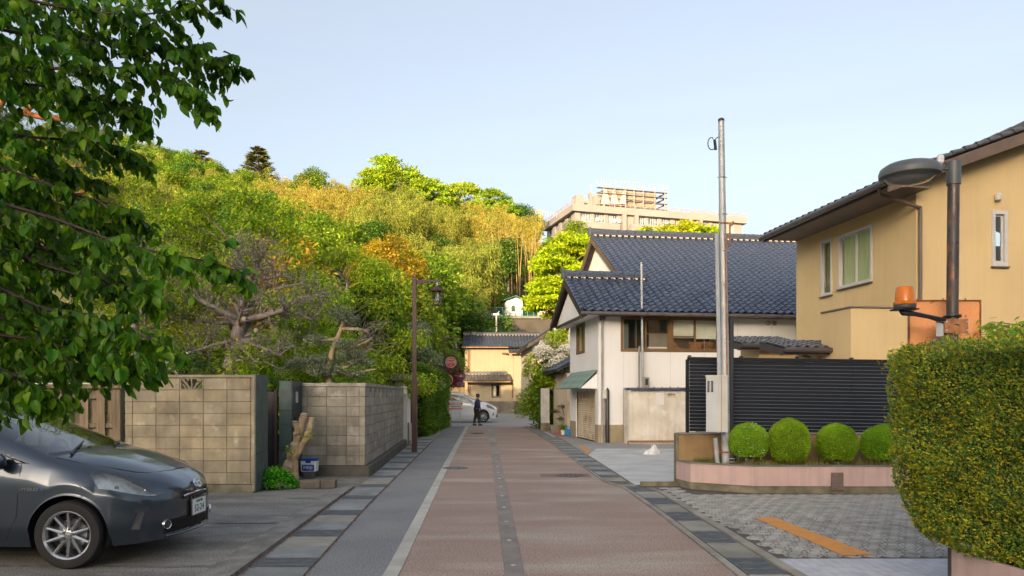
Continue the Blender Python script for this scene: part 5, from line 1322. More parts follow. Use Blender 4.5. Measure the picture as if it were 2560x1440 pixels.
M['slat_lip_glint'] = mat('slat_lip_glint', (.34, .4, .46), (.28, .33, .38), rough=.3, metal=.5)  # slat lips coloured lighter to paint in their highlight lines
for k in range(nsl):
    z = .03 + k * ph
    for (a, b) in ((.03, 3.02), (3.03, FL)):
        frow(a, b, z, ph * .84, .02, M['slat'], 'slat')
    frow(.03, FL, z + ph * .845, .009, .026, M['slat_lip_glint'], 'slat_lip_glint')
frow(-.01, FL, nsl * ph + .03, .065, .06, M['slat'], 'top_rail')
for x in (0, 1.0, 2.0, 3.02, 4.0): MB().rbox(x - .03, x + .02, .014 if x else -.03, .06, 0, nsl * ph + .05 + tiltz * x, .004).build('post', M['slat'], fn)
for x in (.0, .95, 1.98, 2.98): MB().rbox(x, x + .06, -.03, .03, nsl * ph + .1 + tiltz * x, nsl * ph + .125 + tiltz * x, .004).build('post_cap', M['slat'], fn)
MB().box(.05, FL, .07, .075, .03, nsl * ph * .97).build('backing', M['iron'], fn, smooth=None)
# round clipped bushes
def ball_mesh(seed, n=26000, ln=.036, m=None):
    r = np.random.default_rng(seed); d = rdir(n, r); d = d[d[:, 2] > -.75]; n = len(d)
    lump = 1 + .014 * (np.sin(d[:, 0] * 7 + seed) + np.sin(d[:, 1] * 9 + 2) + np.sin(d[:, 2] * 8 + seed * 2)); P = d * (.5 * lump * (1 - .09 * r.random(n) ** 2))[:, None]; P[:, 2] *= .94
    P[:90] *= 1.06; P[::5] *= 1.012
    return leaves('foliage', P, d * .6 + r.normal(0, .5, (n, 3)) + np.array([0, 0, .25]), nrm(d + r.normal(0, .55, (n, 3))), ln * r.uniform(.6, 1.3, n), ln * .5, m or LM['ball'])
bm_ = [ball_mesh(1), ball_mesh(2)]
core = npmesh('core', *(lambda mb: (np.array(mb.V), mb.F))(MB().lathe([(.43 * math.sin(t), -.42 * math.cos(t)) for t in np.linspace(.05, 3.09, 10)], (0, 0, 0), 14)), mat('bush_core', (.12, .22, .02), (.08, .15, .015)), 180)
stm = MB(); rr = np.random.default_rng(1)
for k in range(9): stm.tube([(rr.normal(0, .03), rr.normal(0, .03), -.62), (rr.normal(0, .12), rr.normal(0, .1), -.2)], [.018, .01], 5, cap=False)
stme = mbmesh(stm, 'stem', M['bark_grey'])
for i, (pxa, pxb, pt, pb, Y, lb) in enumerate(((1824, 1920, 1058, 1152, 12.55, 'round clipped bush with a few white flowers, next to the steel pole'), (1916, 2030, 1047, 1166, 12.6, 'largest round clipped bush, second from the steel pole'),
        (2037, 2148, 1060, 1160, 12.6, 'round clipped bush with gaps either side, third from the steel pole'), (2156, 2262, 1062, 1160, 12.6, 'round clipped bush beside the big hedge, fourth from the steel pole'))):
    a, za2 = XZ(pxa, pt, Y); b, zb2 = XZ(pxb, pb, Y); w, h = b - a, za2 - zb2
    t = thing('ball_bush', lb, 'bush', ((a + b) / 2, Y, (za2 + zb2) / 2), random.uniform(0, 6), 'round clipped bushes in the pink planter'); t.scale = (w, w * .85, h * 1.04)
    link('foliage', bm_[i % 2], None, t); link('core', core, None, t); link('stem', stme, None, t)
    if i == 0:
        r = np.random.default_rng(8); d = rdir(60, r); d[:, 1] = -abs(d[:, 1]); t2 = link('flower', leaves('flower', d * .5, d + r.normal(0, .6, d.shape), d, .035, .035, LM['white']), None, t); t2.rotation_euler = (0, 0, -t.rotation_euler[2])
r = np.random.default_rng(14); n = 2600; X = np.stack([r.uniform(3.25, 8, n), r.uniform(12.3, 13.1, n), np.full(n, .38)], 1); X[:, 0] = np.maximum(X[:, 0], 4.6 - (X[:, 1] - 12.2) * 2); X[:700, 0] = r.uniform(3.3, 3.9, 700); X[:700, 1] = r.uniform(12.85, 13.1, 700)
o = link('weeds', leaves('weeds', X, np.stack([r.normal(0, .35, n), r.normal(0, .35, n), np.ones(n)], 1), rdir(n, r), r.uniform(.08, .2, n), .009, LM['grassy'])); setp(o, 'dry yellowish grass growing in the pink planter between pole and bushes', 'grass', kind='stuff')
# steel service pole with cabinet
PX = XZ(1808, 1155, 12.72)[0]; sp = thing('steel_pole', 'tall galvanised steel pole with a cream meter cabinet standing in the pink planter', 'pole', (PX, 12.74, .3))
ztop = XZ(1804, 300, 12.72)[1] - .3
MB().tube([(.055, 0, 0), (.035, 0, 2.2), (.0, 0, 4), (-.03, 0, ztop)], [.075, .072, .065, .052], 14).build('pole', M['galv'], sp, smooth=60)
MB().lathe([(.056, 0), (.056, .04), (.03, .06), (.001, .06)], (-.03, 0, ztop - .02), 12).build('pole_cap', M['black_pl'], sp)
MB().tube([(-.09, -.03, .0), (-.13, -.03, .45), (-.14, -.03, .6)], .04, 10).build('conduit', M['galv'], sp)
MB().tube([(-.065, -.01, 1.5), (-.075, -.01, 2.4), (-.115, -.02, 4.2), (-.105, -.02, ztop - 2.3)], .038, 10).build('conduit', mat('grey_conduit', (.42, .45, .47), (.36, .38, .4), rough=.5), sp)
MB().tube([(.05, -.083, 1.2), (.04, -.08, 2.6), (.02, -.07, 4.2)], .012, 6).build('rust_streak', M['rust_or'], sp)
mb = MB()
for z in (2.3, 3.3, 3.9, 4.55, 5.2): 
    xo = .035 - .065 * (z - 2.2) / 3.9; mb.tube([(xo - .08, -.0, z), (xo, -.085, z), (xo + .08, 0, z)], .009, 5)
    mb.lathe([(.078 - z * .004, 0), (.078 - z * .004, .025)], (xo, 0, z + .01), 12, cap=False)
mb.build('band', M['galv'], sp)
mb = MB(); mb.lathe([(.09, 0), (.09, .03)], (.05, 0, .33), 12, cap=False); mb.tube([(-.13, -.02, .34), (.2, -.02, .34)], .02, 6); mb.build('rusty_band', M['rust_or'], sp)
cz1 = XZ(1790, 938, 12.52)[1] - .3; cz0 = XZ(1790, 1080, 12.52)[1] - .3; cx0 = XZ(1767, 1000, 12.52)[0] - PX; cx1 = XZ(1817, 1000, 12.52)[0] - PX
cb = bpy.data.objects.new('meter_cabinet', None); COL.objects.link(cb); cb.parent = sp; cxm = cx0 + (cx1 - cx0) * .52
mb = MB(); mb.prism([(cx0, -.17), (cxm, -.3), (cx1, -.27), (cx1, -.08), (cx0 + .03, -.08)], cz0, cz1 - .03); mb.build('case', M['box_cr'], cb, smooth=None)
mb = MB(); mb.prism([(cx0 - .015, -.175), (cxm, -.315), (cx1 + .01, -.285), (cx1 + .01, -.07), (cx0 + .02, -.07)], cz1 - .029, cz1); mb.build('lid', M['box_cr'], cb, smooth=None)
dv = Vector((cxm - cx0, -.13, 0)).normalized(); ang_ = math.atan2(dv.y, dv.x); Mf = Matrix.Translation((cx0, -.17, 0)) @ Matrix.Rotation(ang_, 4, 'Z'); fwid = math.hypot(cxm - cx0, .13)
zm = cz0 + (cz1 - cz0) * .5
MB().box(.008, fwid - .006, -.012, -.002, cz0 + .015, zm - .006, Mf).build('door', mat('cabinet_face', (.56, .58, .58), (.5, .52, .52), rough=.4), cb); MB().box(.008, fwid - .006, -.012, -.002, zm + .006, cz1 - .045, Mf).build('door', bpy.data.materials['cabinet_face'], cb)
for k in (0, 1): 
    MB().rbox(.03 + k * .065, .068 + k * .065, -.02, -.0125, zm + .2, cz1 - .1, .002, Mf).build('meter_window', M['black_pl'], cb); MB().rbox(.041 + k * .065, .056 + k * .065, -.0235, -.0205, zm + .22, cz1 - .12, .001, Mf).build('meter_glass', mat('meter_glass', (.25, .25, .3), rough=.1), cb)
MB().box(cxm + .05, cxm + .053, -.302, -.292, cz0, cz1 - .03).build('seam', M['conc'], cb)
MB().tube([(.0, -.1, cz0), (.0, -.1, cz0 - .12), (.05, -.1, cz0 - .25), (.1, -.05, cz0 - .4)], .018, 7).build('flexible_conduit', mat('lavender_conduit', (.45, .45, .5), rough=.5), sp)
bg0 = XZ(1828, 790, 12.85)[1] - .3
MB().lathe([(.06, .0), (.06, bg0 - .08), (.02, bg0)], (.17, .12, 0), 10).build('cable_guard', M['black_pl'], sp); MB().lathe([(.07, 0), (.07, .3), (.06, .32)], (.155, -.03, .0), 10).build('cable_foot', M['black_pl'], sp)
mb = MB(); [mb.lathe([(.074, 0), (.074, .012)], (.155, -.03, z), 10, cap=False) for z in (.1, .17, .23)]; mb.build('foot_band', M['galv'], sp)
# hooks and cable near the top
zc = XZ(1783, 350, 12.72)[1] - .3
mb = MB(); mb.tube([(-.04, 0, zc + .07), (-.1, 0, zc + .05), (-.16, 0, zc)] + [(-.19 + .07 * math.cos(t), .02, zc - .05 + .11 * math.sin(t)) for t in np.linspace(1.4, 6.2, 14)], .009, 5); mb.tube([(-.15, -.01, zc), (-.13, -.01, zc - .17)], .026, 7); mb.build('cable_end', M['black_pl'], sp)
zb3 = XZ(1815, 570, 12.72)[1] - .3
mb = MB(); mb.tube([(-.06, -.05, zb3 + .08), (.16, -.08, zb3 + .07)], .016, 6); mb.tube([(.1, -.08, zb3 + .07), (.1, -.08, zb3 - .3), (.02, -.06, zb3 - .38)], .016, 6); mb.tube([(.16, -.08, zb3 + .1), (.12, -.08, zb3 + .03)], .02, 6); mb.build('rusty_bracket', M['rust_or'], sp)
# ================================================================ TAN HOUSE
FT = Frame(9.26, 16.5, 8.0)
th = thing('tan_house', 'tan rendered two storey house with brown eaves behind the black fence', 'house', FT.o[:], FT.a)
# left facade lies in the plane x=0, gable facade in the plane y=0
def yl(px, py, x=0.0): return FT.s(px, py, x)
DL = FT.s(1995, 600)[0]; print('facade depth', DL)
W1 = (FT.s(2080, 742)[0], FT.s(2054, 742)[0], FT.s(2067, 738)[1], FT.s(2067, 600)[1]); W2 = (FT.s(2180, 700)[0], FT.s(2098, 725)[0], FT.s(2140, 712)[1], FT.s(2140, 577)[1])
EV = 6.15
eL = FT.s(2290, 485)[1]; print('eave wall z', eL, 'W', W1, W2)
PTT = .37
EVW = 6.3
TT = Matrix(((0, 1, 0, 0), (-1, 0, 0, DL), (0, 0, 1, 0), (0, 0, 0, 1)))
mb = MB(); wall_mesh(mb, DL, EVW, [(DL - W1[1], DL - W1[0], W1[2], W1[3]), (DL - W2[1], DL - W2[0], W2[2], W2[3])], .12, TT); mb.build('left_wall', M['stucco'], th, smooth=None)
gx0, gz1 = FT.f(2480, 528); gx1, gz0 = FT.f(2516, 665); GW = 7.0
mb = MB(); wall_mesh(mb, GW, EVW, [(gx0, gx1, gz0, gz1)], .12); mb.add([(0, 0, EVW), (GW, 0, EVW), (GW, 0, EVW + .36), (GW / 2, 0, EVW + .36 + GW / 2 * PTT), (0, 0, EVW + .36)], [(0, 1, 2, 3, 4)]); mb.build('gable_wall', M['stucco'], th, smooth=None)
MB().box(.002, GW, DL, DL + .1, 0, EVW).build('back_wall', M['stucco'], th); MB().box(GW - .1, GW, .002, DL, 0, EVW).build('right_wall', M['stucco'], th)
Mt = Matrix(((0, 1, 0, 0), (-1, 0, 0, 0), (0, 0, 1, 0), (0, 0, 0, 1)))
M['pane_dark'] = glassmat('tinted_glass', (.9, .94, .94), .05)
sash(th, -W1[1], -W1[0], W1[2], W1[3], 0.0, M['alu_w'], 1, .045, back=[(-W1[1] + .05, -W1[0] - .05, W1[2], W1[3], mat('dim_curtain', (.3, .32, .1), (.14, .15, .05), stretch=(10, 10, .4), ns=4))], M4=Mt, sill=True)
sash(th, -W2[1], -W2[0], W2[2], W2[3], 0.0, M['alu_w'], 2, .05, back=[(-W2[1] + .05, -W2[0] - .05, W2[2], W2[3], M['curtain_g'])], M4=Mt, sill=True)
sash(th, gx0, gx1, gz0, gz1, 0.0, M['alu_w'], 1, .07, sill=True)
# roof: left slope falls to the left over deep eaves, ridge runs back
OV = 1.05; OG = .5; RO = .1
zE2 = 6.42; UL = (0, 1, 0); csT = math.cos(math.atan(PTT)); VL = (csT, 0, PTT * csT); LV = (GW / 2 + OV) / csT
tile_roof(th, (-OV, -OG, zE2), UL, VL, DL + OG + RO, LV, M['tile_g'], tw=.3, tl=.3, ind=200, deck=False)
tile_roof(th, (GW + OV, -OG, zE2), UL, (-csT, 0, PTT * csT), DL + OG + RO, LV, M['tile_g'], tw=.3, tl=.3, ind=0, deck=False)
ridge(th, (GW / 2, -OG, zE2 + LV * PTT * csT), (GW / 2, DL + RO, zE2 + LV * PTT * csT), M['tile_g'], .13, plaster=False)
mb = MB(); xm = GW / 2; zr = zE2 + LV * PTT * csT
for sg in (0, 1):
    X = (lambda x: x) if sg == 0 else (lambda x: GW - x)
    q = [(X(-OV), -OG, zE2), (X(-OV), DL + RO, zE2), (X(xm - .002), DL + RO, zr), (X(xm - .002), -OG, zr)]
    mb.add([(a, b, c - .04) for a, b, c in q] + [(a, b, c - .14) for a, b, c in q], [(0, 1, 2, 3), (7, 6, 5, 4), (0, 4, 5, 1), (1, 5, 6, 2), (2, 6, 7, 3), (3, 7, 4, 0)])
mb.build('roof_deck', M['eave'], th)
MB().box(-OV + .03, -.003, -OG + .05, DL + RO - .03, EVW - .03, EVW).build('soffit', M['soffit'], th)
MB().box(-OV - .0, -OV + .03, -OG, DL + RO, zE2 - .22, zE2 - .03).build('eave_fascia', M['eave'], th)
# barge board on the gable and bumps of the verge tiles
mb = MB()
mb.prism_y([(-OV - .02, zE2 - .05), (xm, zr - .05), (GW + OV, zE2 - .05), (GW + OV, zE2 - .3), (xm, zr - .32), (-OV - .02, zE2 - .3)], -OG - .03, -OG + .0); mb.build('barge_board', M['fascia'], th)
mb = MB(); n = int(LV / .32)
for i in range(n):
    t0, t1 = i / n * LV, (i + .96) / n * LV
    mb.tube([(-OV + t0 * csT, -OG - .02, zE2 + t0 * PTT * csT + .06), (-OV + t1 * csT, -OG - .02, zE2 + t1 * PTT * csT + .035)], [.066, .052], 7)
mb.build('verge_tile', M['tile_g'], th, smooth=60)
mb = MB(); mb.tube([(-OV - .07, -OG - .0, zE2 - .08), (-OV - .07, DL + RO + .05, zE2 - .1)], .075, 10); mb.build('eave_gutter', mat('gutter_brown', (.1, .085, .085), (.08, .07, .07), rough=.3), th)
MB().tube([(-OV - .05, -.25, zE2 - .15), (-OV + .1, -.1, zE2 - .24), (-.12, -.06, EVW - .32), (.06, -.06, EVW - .36), (.06, -.06, EVW - .5), (.06, -.06, .0)], .042, 8).build('downpipe', M['fascia'], th)
MB().box(-.03, -.003, .0, .0, 0, 0).V
x, z = FT.f(2489, 494); MB().lathe([(.07, -.0), (.07, .14), (.05, .16), (.001, .16)], (x, -.08, z - .08), 12).build('vent_hood', M['alu_w'], th)
mb = MB(); mb.box(-.004, .0, -.0, DL, 2.78, 2.79); mb.build('wall_joint', M['soffit'], th)
# porch block in front of the left wall, with its flat coping
x0, z1 = FT.f(2127, 770, -1.1); x1, _ = FT.f(2420, 770, -1.1)
MB().box(x0, min(x1, 1.4), -1.1, -.003, 0, z1).build('porch_wall', M['stucco'], th); MB().rbox(x0 - .03, min(x1, 1.4) + .03, -1.13, -.005, z1 + .002, z1 + .04, .006).build('porch_coping', M['soffit'], th)
# two lower roofs at the left
def lean(pxl, pyl, pxr, pyr, pxe, pye, yoff, dep, body_px):
    """a lean-to roof: low front eave from (pxl,pyl) to (pxr,pyr)"""
    xa_, za_ = FT.f(pxl, pyl, yoff); xb_, zb_ = FT.f(pxr, pyr, yoff); L = xb_ - xa_
    run = dep; rise = run * .2; sl = math.hypot(run, rise)
    tile_roof(th, (xa_, yoff, za_), (1, 0, 0), (0, run / sl, rise / sl), L, sl, M['tile_g'], tw=.22, tl=.2, ind=60, deck_m=M['eave'])
    mb = MB(); mb.tube([(xa_ - .03, yoff - .06, za_ - .05), (xb_ + .0, yoff - .06, za_ - .06)], .06, 9); mb.build('eave_gutter', bpy.data.materials['gutter_brown'], th)
    MB().box(xa_, xb_, yoff + .02, yoff + .05, za_ - .16, za_ - .03).build('eave_fascia', M['eave'], th)
    mb = MB(); mb.prism_x([(yoff, za_ - .04), (yoff + run, za_ + rise - .04), (yoff + run, za_ + rise - .2), (yoff + .1, za_ - .17)], xa_ - .02, xa_ + .02); mb.build('barge_board', M['eave'], th)
    bx_, _ = FT.f(body_px, 880, yoff + .35); MB().box(bx_, xb_ + .3, yoff + .35, yoff + run + .1, 0, za_ - .02 + .1).build('low_block_wall', M['stucco'], th)
lean(1855, 858, 2012, 838, 0, 0, 1.9, 1.3, 1898)
lean(1962, 868, 2126, 857, 0, 0, -.35, 1.1, 2040)
MB().tube([(FT.f(1998, 875, -.3)[0], -.32, FT.f(1998, 875, -.3)[1]), (FT.f(2005, 885, -.3)[0], -.25, FT.f(2005, 890, -.3)[1]), (FT.f(2045, 885, -.3)[0], 0.05, FT.f(2045, 892, -.1)[1])], .035, 7).build('downpipe', M['fascia'], th)
# ================================================================ rusty lamp post, copper board, beacon, maple
LX = XZ(2384, 700, 8.5)[0]; lp = thing('street_lamp', 'rusty steel lamp post with a grey round lamp head above the big hedge', 'street lamp', (LX, 8.5, 0))
zt = XZ(2384, 405, 8.5)[1]; zc = XZ(2384, 462, 8.5)[1]
MB().tube([(-.03, 0, 0), (-.02, 0, 2), (0, 0, zc + .02)], .064, 16).build('post', M['rust'], lp, smooth=60)
M['lampgrey'] = mat('lamp_grey', (.1, .115, .12), (.08, .09, .095), rough=.4)
MB().tube([(0, 0, zc), (0, 0, zt)], .078, 18).build('post_sleeve', M['lampgrey'], lp, smooth=60)
MB().rbox(-.3, -.05, -.02, .02, zt - .1, zt - .04, .01).build('arm', M['lampgrey'], lp)
hx_, hzt = XZ(2280, 405, 8.45); hx_ -= LX; hr = .335
hd = MB().lathe([(.001, .0), (.12, -.0), (.26, -.02), (.318, -.06), (hr, -.11), (hr - .005, -.16), (.29, -.185), (.27, -.17)], (hx_, 0, hzt), 36, cap=False); hd.build('lamp_head', M['lampgrey'], lp, smooth=50)
MB().lathe([(.272, -.172), (.22, -.215), (.12, -.245), (.001, -.255)], (hx_, 0, hzt), 28, cap=False).build('lamp_lens', mat('lens_grey', (.3, .31, .32), (.24, .25, .26), rough=.15), lp, smooth=60)
MB().rbox(-.19, -.12, -.03, .03, zt - .02, zt + .08, .014).build('light_sensor', M['white'], lp); MB().tube([(-.13, -.02, zt + .0), (-.09, -.03, zt - .04), (-.12, -.02, zt - .08)], .006, 5).build('cable', M['iron'], lp)
zb = XZ(2384, 815, 8.4)[1]
for yy in (-.09, .075): MB().rbox(-.16, .12, yy, yy + .015, zb - .085, zb + .085, .006).build('clamp', M['rust_or'], lp)
mb = MB(); mb.tube([(-.02, 0, zb - .075), (-.02, 0, zb + .07)], .08, 14); mb.build('clamp_ring', M['rust'], lp)
mb = MB()
for x in (-.14, .1):
    for z in (zb - .05, zb + .05): mb.lathe([(.012, -.012), (.012, 0), (.001, 0)], (x, -.09, z), 6, axis='y'); mb.lathe([(.001, -.016), (.012, -.012)], (x, -.09, z), 6, axis='y', cap=False)
mb.build('bolt', M['galv'], lp)
mb = MB(); mb.rbox(-.25, -.16, -.075, -.065, zb - .12, zb + .04, .004); mb.build('plate', M['galv'], lp)
MB().tube([(-.02 + .09 * math.cos(t), .09 * math.sin(t), zb + .12 - .01 * math.sin(t)) for t in np.linspace(0, 6.28, 15)], .014, 6).build('cable_band', M['black_pl'], lp)
bcx, bcz = XZ(2262, 772, 8.25)
bc = thing('warning_beacon', 'amber warning beacon on a black bracket arm reaching left from the rusty lamp post', 'beacon', (bcx, 8.25, bcz))
MB().lathe([(.11, .0), (.118, .012), (.118, .045), (.1, .05)], (0, 0, 0), 22).build('base', mat('beacon_base', (.06, .065, .07), rough=.5), bc)
am = bpy.data.materials.new('amber'); am.use_nodes = True; pb = am.node_tree.nodes['Principled BSDF']; pb.inputs['Base Color'].default_value = (.95, .26, .01, 1); pb.inputs['Roughness'].default_value = .06; pb.inputs['Transmission Weight'].default_value = .45; pb.inputs['IOR'].default_value = 1.2; pb.inputs['Coat Weight'].default_value = .6
MB().lathe([(.119, .048), (.119, .075), (.105, .085), (.092, .23), (.082, .25), (.001, .258)], (0, 0, 0), 28, cap=False).build('amber_dome', am, bc, smooth=40)
MB().lathe([(.02, .05), (.05, .1), (.05, .16), (.02, .18)], (0, 0, 0), 12).build('reflector', mat('reflector', (.8, .5, .2), rough=.1, metal=1), bc)
ex = LX - bcx - .09
mb = MB(); mb.rbox(-.13, .12, -.09, .09, -.018, -.002, .004); mb.tube([(-.05, 0, -.02), (-.02, 0, -.05), (.1, 0, -.055), (ex, .2, -.115)], [.02, .03, .028, .02], 6); mb.tube([(-.06, .0, -.03), (-.03, .02, -.06), (.25, .08, -.075), (ex - .05, .18, -.15), (ex + .1, .16, -.17)], .009, 5); mb.build('bracket_arm', M['iron'], bc)
sb0, sbz1 = XZ(2272, 752, 8.75); sb1, _ = XZ(2448, 756, 8.75)
cbx = thing('sign_board', 'orange copper coloured back of a sign board fixed behind the rusty lamp post', 'sign', ((sb0 + sb1) / 2, 8.75, 1.6)); hw = (sb1 - sb0) / 2
MB().box(-hw, hw, -.004, .012, 0, sbz1 - 1.6).build('plate', mat('copper_paint', (.85, .38, .16), (.75, .32, .12), ns=3, nd=9, spk=.1, sps=60, rough=.5, c3=(.3, .13, .06), c3s=14, c3lo=.66, c3hi=.72), cbx)
mb = MB(); mb.box(-hw - .008, -hw, -.03, .016, 0, sbz1 - 1.592); mb.box(hw, hw + .008, -.03, .016, 0, sbz1 - 1.592); mb.box(-hw, hw, -.03, .016, sbz1 - 1.6, sbz1 - 1.592)
for x in (-hw + .1, -.02, hw - .18): mb.lathe([(.01, -.0), (.01, .02), (.001, .02)], (x, -.02, sbz1 - 1.592), 6)
mb.build('rim', M['rust_or'], cbx)
MB().rbox(-.16, -.06, -.12, -.02, 0, XZ(2328, 845, 8.6)[1] - 1.6, .012).build('junction_box', mat('pale_box', (.42, .46, .46), (.36, .4, .4), rough=.5), cbx)
MB().rbox(-.1, .1, .013, .06, -1.6, .3, .01).build('stay', M['galv'], cbx)
# green maple at the right edge: palmate leaves on drooping twigs
def palmate():
    V = [(0, 0, 0)]; Fs = []
    for k, (a, l) in enumerate(((-75, .6), (-38, .9), (0, 1.05), (38, .9), (75, .6))):
        a = R(a); d = Vector((math.sin(a), math.cos(a), 0)); s = Vector((d.y, -d.x, 0)); b = len(V)
        V += [tuple(d * l * .4 - s * .11), tuple(d * l * .4 + s * .11), tuple(d * l - Vector((0, 0, .12)))]; Fs.append([0, b, b + 2, b + 1])
    return np.array(V), Fs
pvv, pff = palmate()
mp = thing('maple_tree', 'young green maple with star shaped leaves at the right edge over the hedge', 'tree', (6.55, 9.1, 0)); r = np.random.default_rng(12)
tw = MB(); tw.tube([(.35, .1, 0), (.3, .1, 1.2), (.2, .05, 2.2), (.3, 0, 3.0)], [.05, .04, .025, .01], 7); VV = []; FF = []; nb_ = 0
for k in range(36):
    z = r.uniform(1.75, 2.62); ln_ = r.uniform(.45, 1.15) * (1.25 - .3 * (z - 1.8)); a = r.uniform(2.2, 4.2) if k < 26 else r.uniform(0, 6.28)
    b = Vector((.22, .05, z - .2)); e = b + Vector((math.cos(a) * ln_, math.sin(a) * ln_ * .8, .16 * ln_ + r.normal(0, .08))); P = [b, b.lerp(e, .5) + Vector((0, 0, .1)), e, e + (e - b) * .15 - Vector((0, 0, .08))]
    tw.tube(P, [.01, .007, .004, .002], 4, cap=False)
    for q in range(20):
        t = r.uniform(.25, 1.08) * 2.9; i = min(2, int(t)); p = P[i].lerp(P[i + 1], t - i) + Vector(r.normal(0, .045, 3)); s = r.uniform(.06, .11)
        yaw = math.atan2(e.y - b.y, e.x - b.x) - 1.57 + r.normal(0, .7); rot = Matrix.Rotation(yaw, 3, 'Z') @ Matrix.Rotation(-.5 + r.normal(0, .35), 3, 'X') @ Matrix.Rotation(r.normal(0, .4), 3, 'Y')
        VV.append((pvv * s) @ np.array(rot.transposed()) + np.array(p)); FF += [[i_ + nb_ for i_ in f] for f in pff]; nb_ += len(pvv)
tw.build('branch', M['bark'], mp); link('crown', npmesh('crown', np.concatenate(VV), FF, LM['maple']), None, mp)
# ================================================================ big near hedge in its pink planter
pk = thing('planter', 'pink rendered planter under the big clipped hedge at the right edge', 'planter', (4.6, 4.2, 0))
c = Vector((3.41, 5.62)); c_ = Vector((3.7, 2.2))
MB().prism([(3.41, 5.62), (3.43, 5.64), (3.85, 2.2), (3.72, 2.2)], 0, .455).build('pink_wall', M['pink'], pk, world=True)
MB().prism([(3.43, 5.645), (6.5, 5.85), (6.5, 5.73), (3.43, 5.52)], 0, .455).build('pink_wall', M['pink'], pk, world=True)
MB().prism([(3.402, 5.612), (3.412, 5.64), (3.43, 5.6), (3.418, 5.58)], 0, .46).build('edge_strip', M['darkwood'], pk, world=True)
MB().prism([(3.44, 5.5), (6.4, 5.7), (6.4, 2.2), (3.76, 2.2)], .1, .4).build('soil', M['earth'], pk, world=True)
hg = thing('clipped_hedge', 'big clipped hedge with yellow leaf tips filling the right edge above the pink planter', 'hedge', (4.2, 4.6, .4)); r = np.random.default_rng(31)
def prof(z):           # how far the street face bulges left of the planter corner, by height
    return np.interp(z, [.44, .5, .6, .8, 1.0, 1.4, 1.8, 1.96, 2.06], [3.42, 3.33, 3.22, 3.11, 3.06, 3.04, 3.04, 3.05, 3.08])
n = 88000; nf = int(n * .62); z = r.uniform(.46, 2.04, nf); y = r.uniform(3.5, 5.9, nf)
def lumpy(a, b, c=0): return .03 * np.sin(a * 6.3 + b * 4.1) + .022 * np.sin(a * 13 + b * 9 + 1) + .028 * np.sin(b * 11 - a * 5 + c) + .015 * np.sin(a * 27) * np.sin(b * 23)
y_end = 5.75 - .0
x = prof(z) + lumpy(y, z) + .10 * np.maximum(0, (y - 5.3) / .5) ** 2 + np.maximum(0, 5.6 - y) * np.interp(z, [.44, .7, 1.2], [.2, .45, .62]) + np.abs(r.normal(0, .035, nf)) - .02
P1 = np.stack([x, y, z], 1); N1 = np.tile((-1, 0, .1), (nf, 1))
nt = int(n * .2); X = r.uniform(3.09, 5.2, nt); Y = r.uniform(3.5, 5.95, nt); P2 = np.stack([X, Y, 2.0 + lumpy(X, Y) * 1.1 - np.abs(r.normal(0, .03, nt)) + .03 - .05 * np.exp(-(X - 3.09) * 6)], 1); N2 = np.tile((0, 0, 1.), (nt, 1))
ne = n - nf - nt; X = r.uniform(2.95, 5.2, ne); z = r.uniform(.48, 2.02, ne); X = np.maximum(X, prof(z) + .05); P3 = np.stack([X, 5.88 + lumpy(X, z) - np.abs(r.normal(0, .03, ne)), z], 1); N3 = np.tile((0, 1., 0), (ne, 1))
P = np.concatenate([P1, P2, P3]); N = np.concatenate([N1, N2, N3]).astype(float)
# sprigs: leaves gathered round small twig tips
D = nrm(N * .8 + r.normal(0, .55, P.shape) + np.array([0, 0, .35])); 
link('foliage', leaves('foliage', P - np.array([4.2, 4.6, .4]), D, nrm(N + r.normal(0, .7, P.shape)), .024 * r.uniform(.6, 1.35, len(P)), .0135 * r.uniform(.8, 1.2, len(P)), LM['box'], fold=.12), None, hg)
n2 = 5000; k = r.integers(0, len(P), n2); Q = P[k] + N[k] * r.exponential(.022, (n2, 1)) + r.normal(0, .01, (n2, 3)); rep = np.repeat(Q, 4, 0) + r.normal(0, .008, (n2 * 4, 3))
link('fresh_tips', leaves('fresh_tips', rep - np.array([4.2, 4.6, .4]), np.repeat(N[k], 4, 0) + r.normal(0, .6, rep.shape) + np.array([0, 0, .4]), rdir(len(rep), r), .02, .011, leafmat('leaf_yellow_tip', [(.3, .28, .015), (.5, .38, .02), (.34, .4, .02)], .35, vary=.1)), None, hg)
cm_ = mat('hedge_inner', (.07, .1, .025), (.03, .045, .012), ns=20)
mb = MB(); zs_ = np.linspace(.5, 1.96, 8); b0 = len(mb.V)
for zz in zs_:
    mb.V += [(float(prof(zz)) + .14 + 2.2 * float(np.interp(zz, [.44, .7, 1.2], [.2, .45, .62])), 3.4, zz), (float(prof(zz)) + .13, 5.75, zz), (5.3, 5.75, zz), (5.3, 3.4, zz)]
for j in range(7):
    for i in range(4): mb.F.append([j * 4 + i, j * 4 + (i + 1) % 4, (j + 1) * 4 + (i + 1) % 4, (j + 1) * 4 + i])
mb.F.append([28, 29, 30, 31]); mb.build('inner_twigs', cm_, hg, world=True, smooth=None)
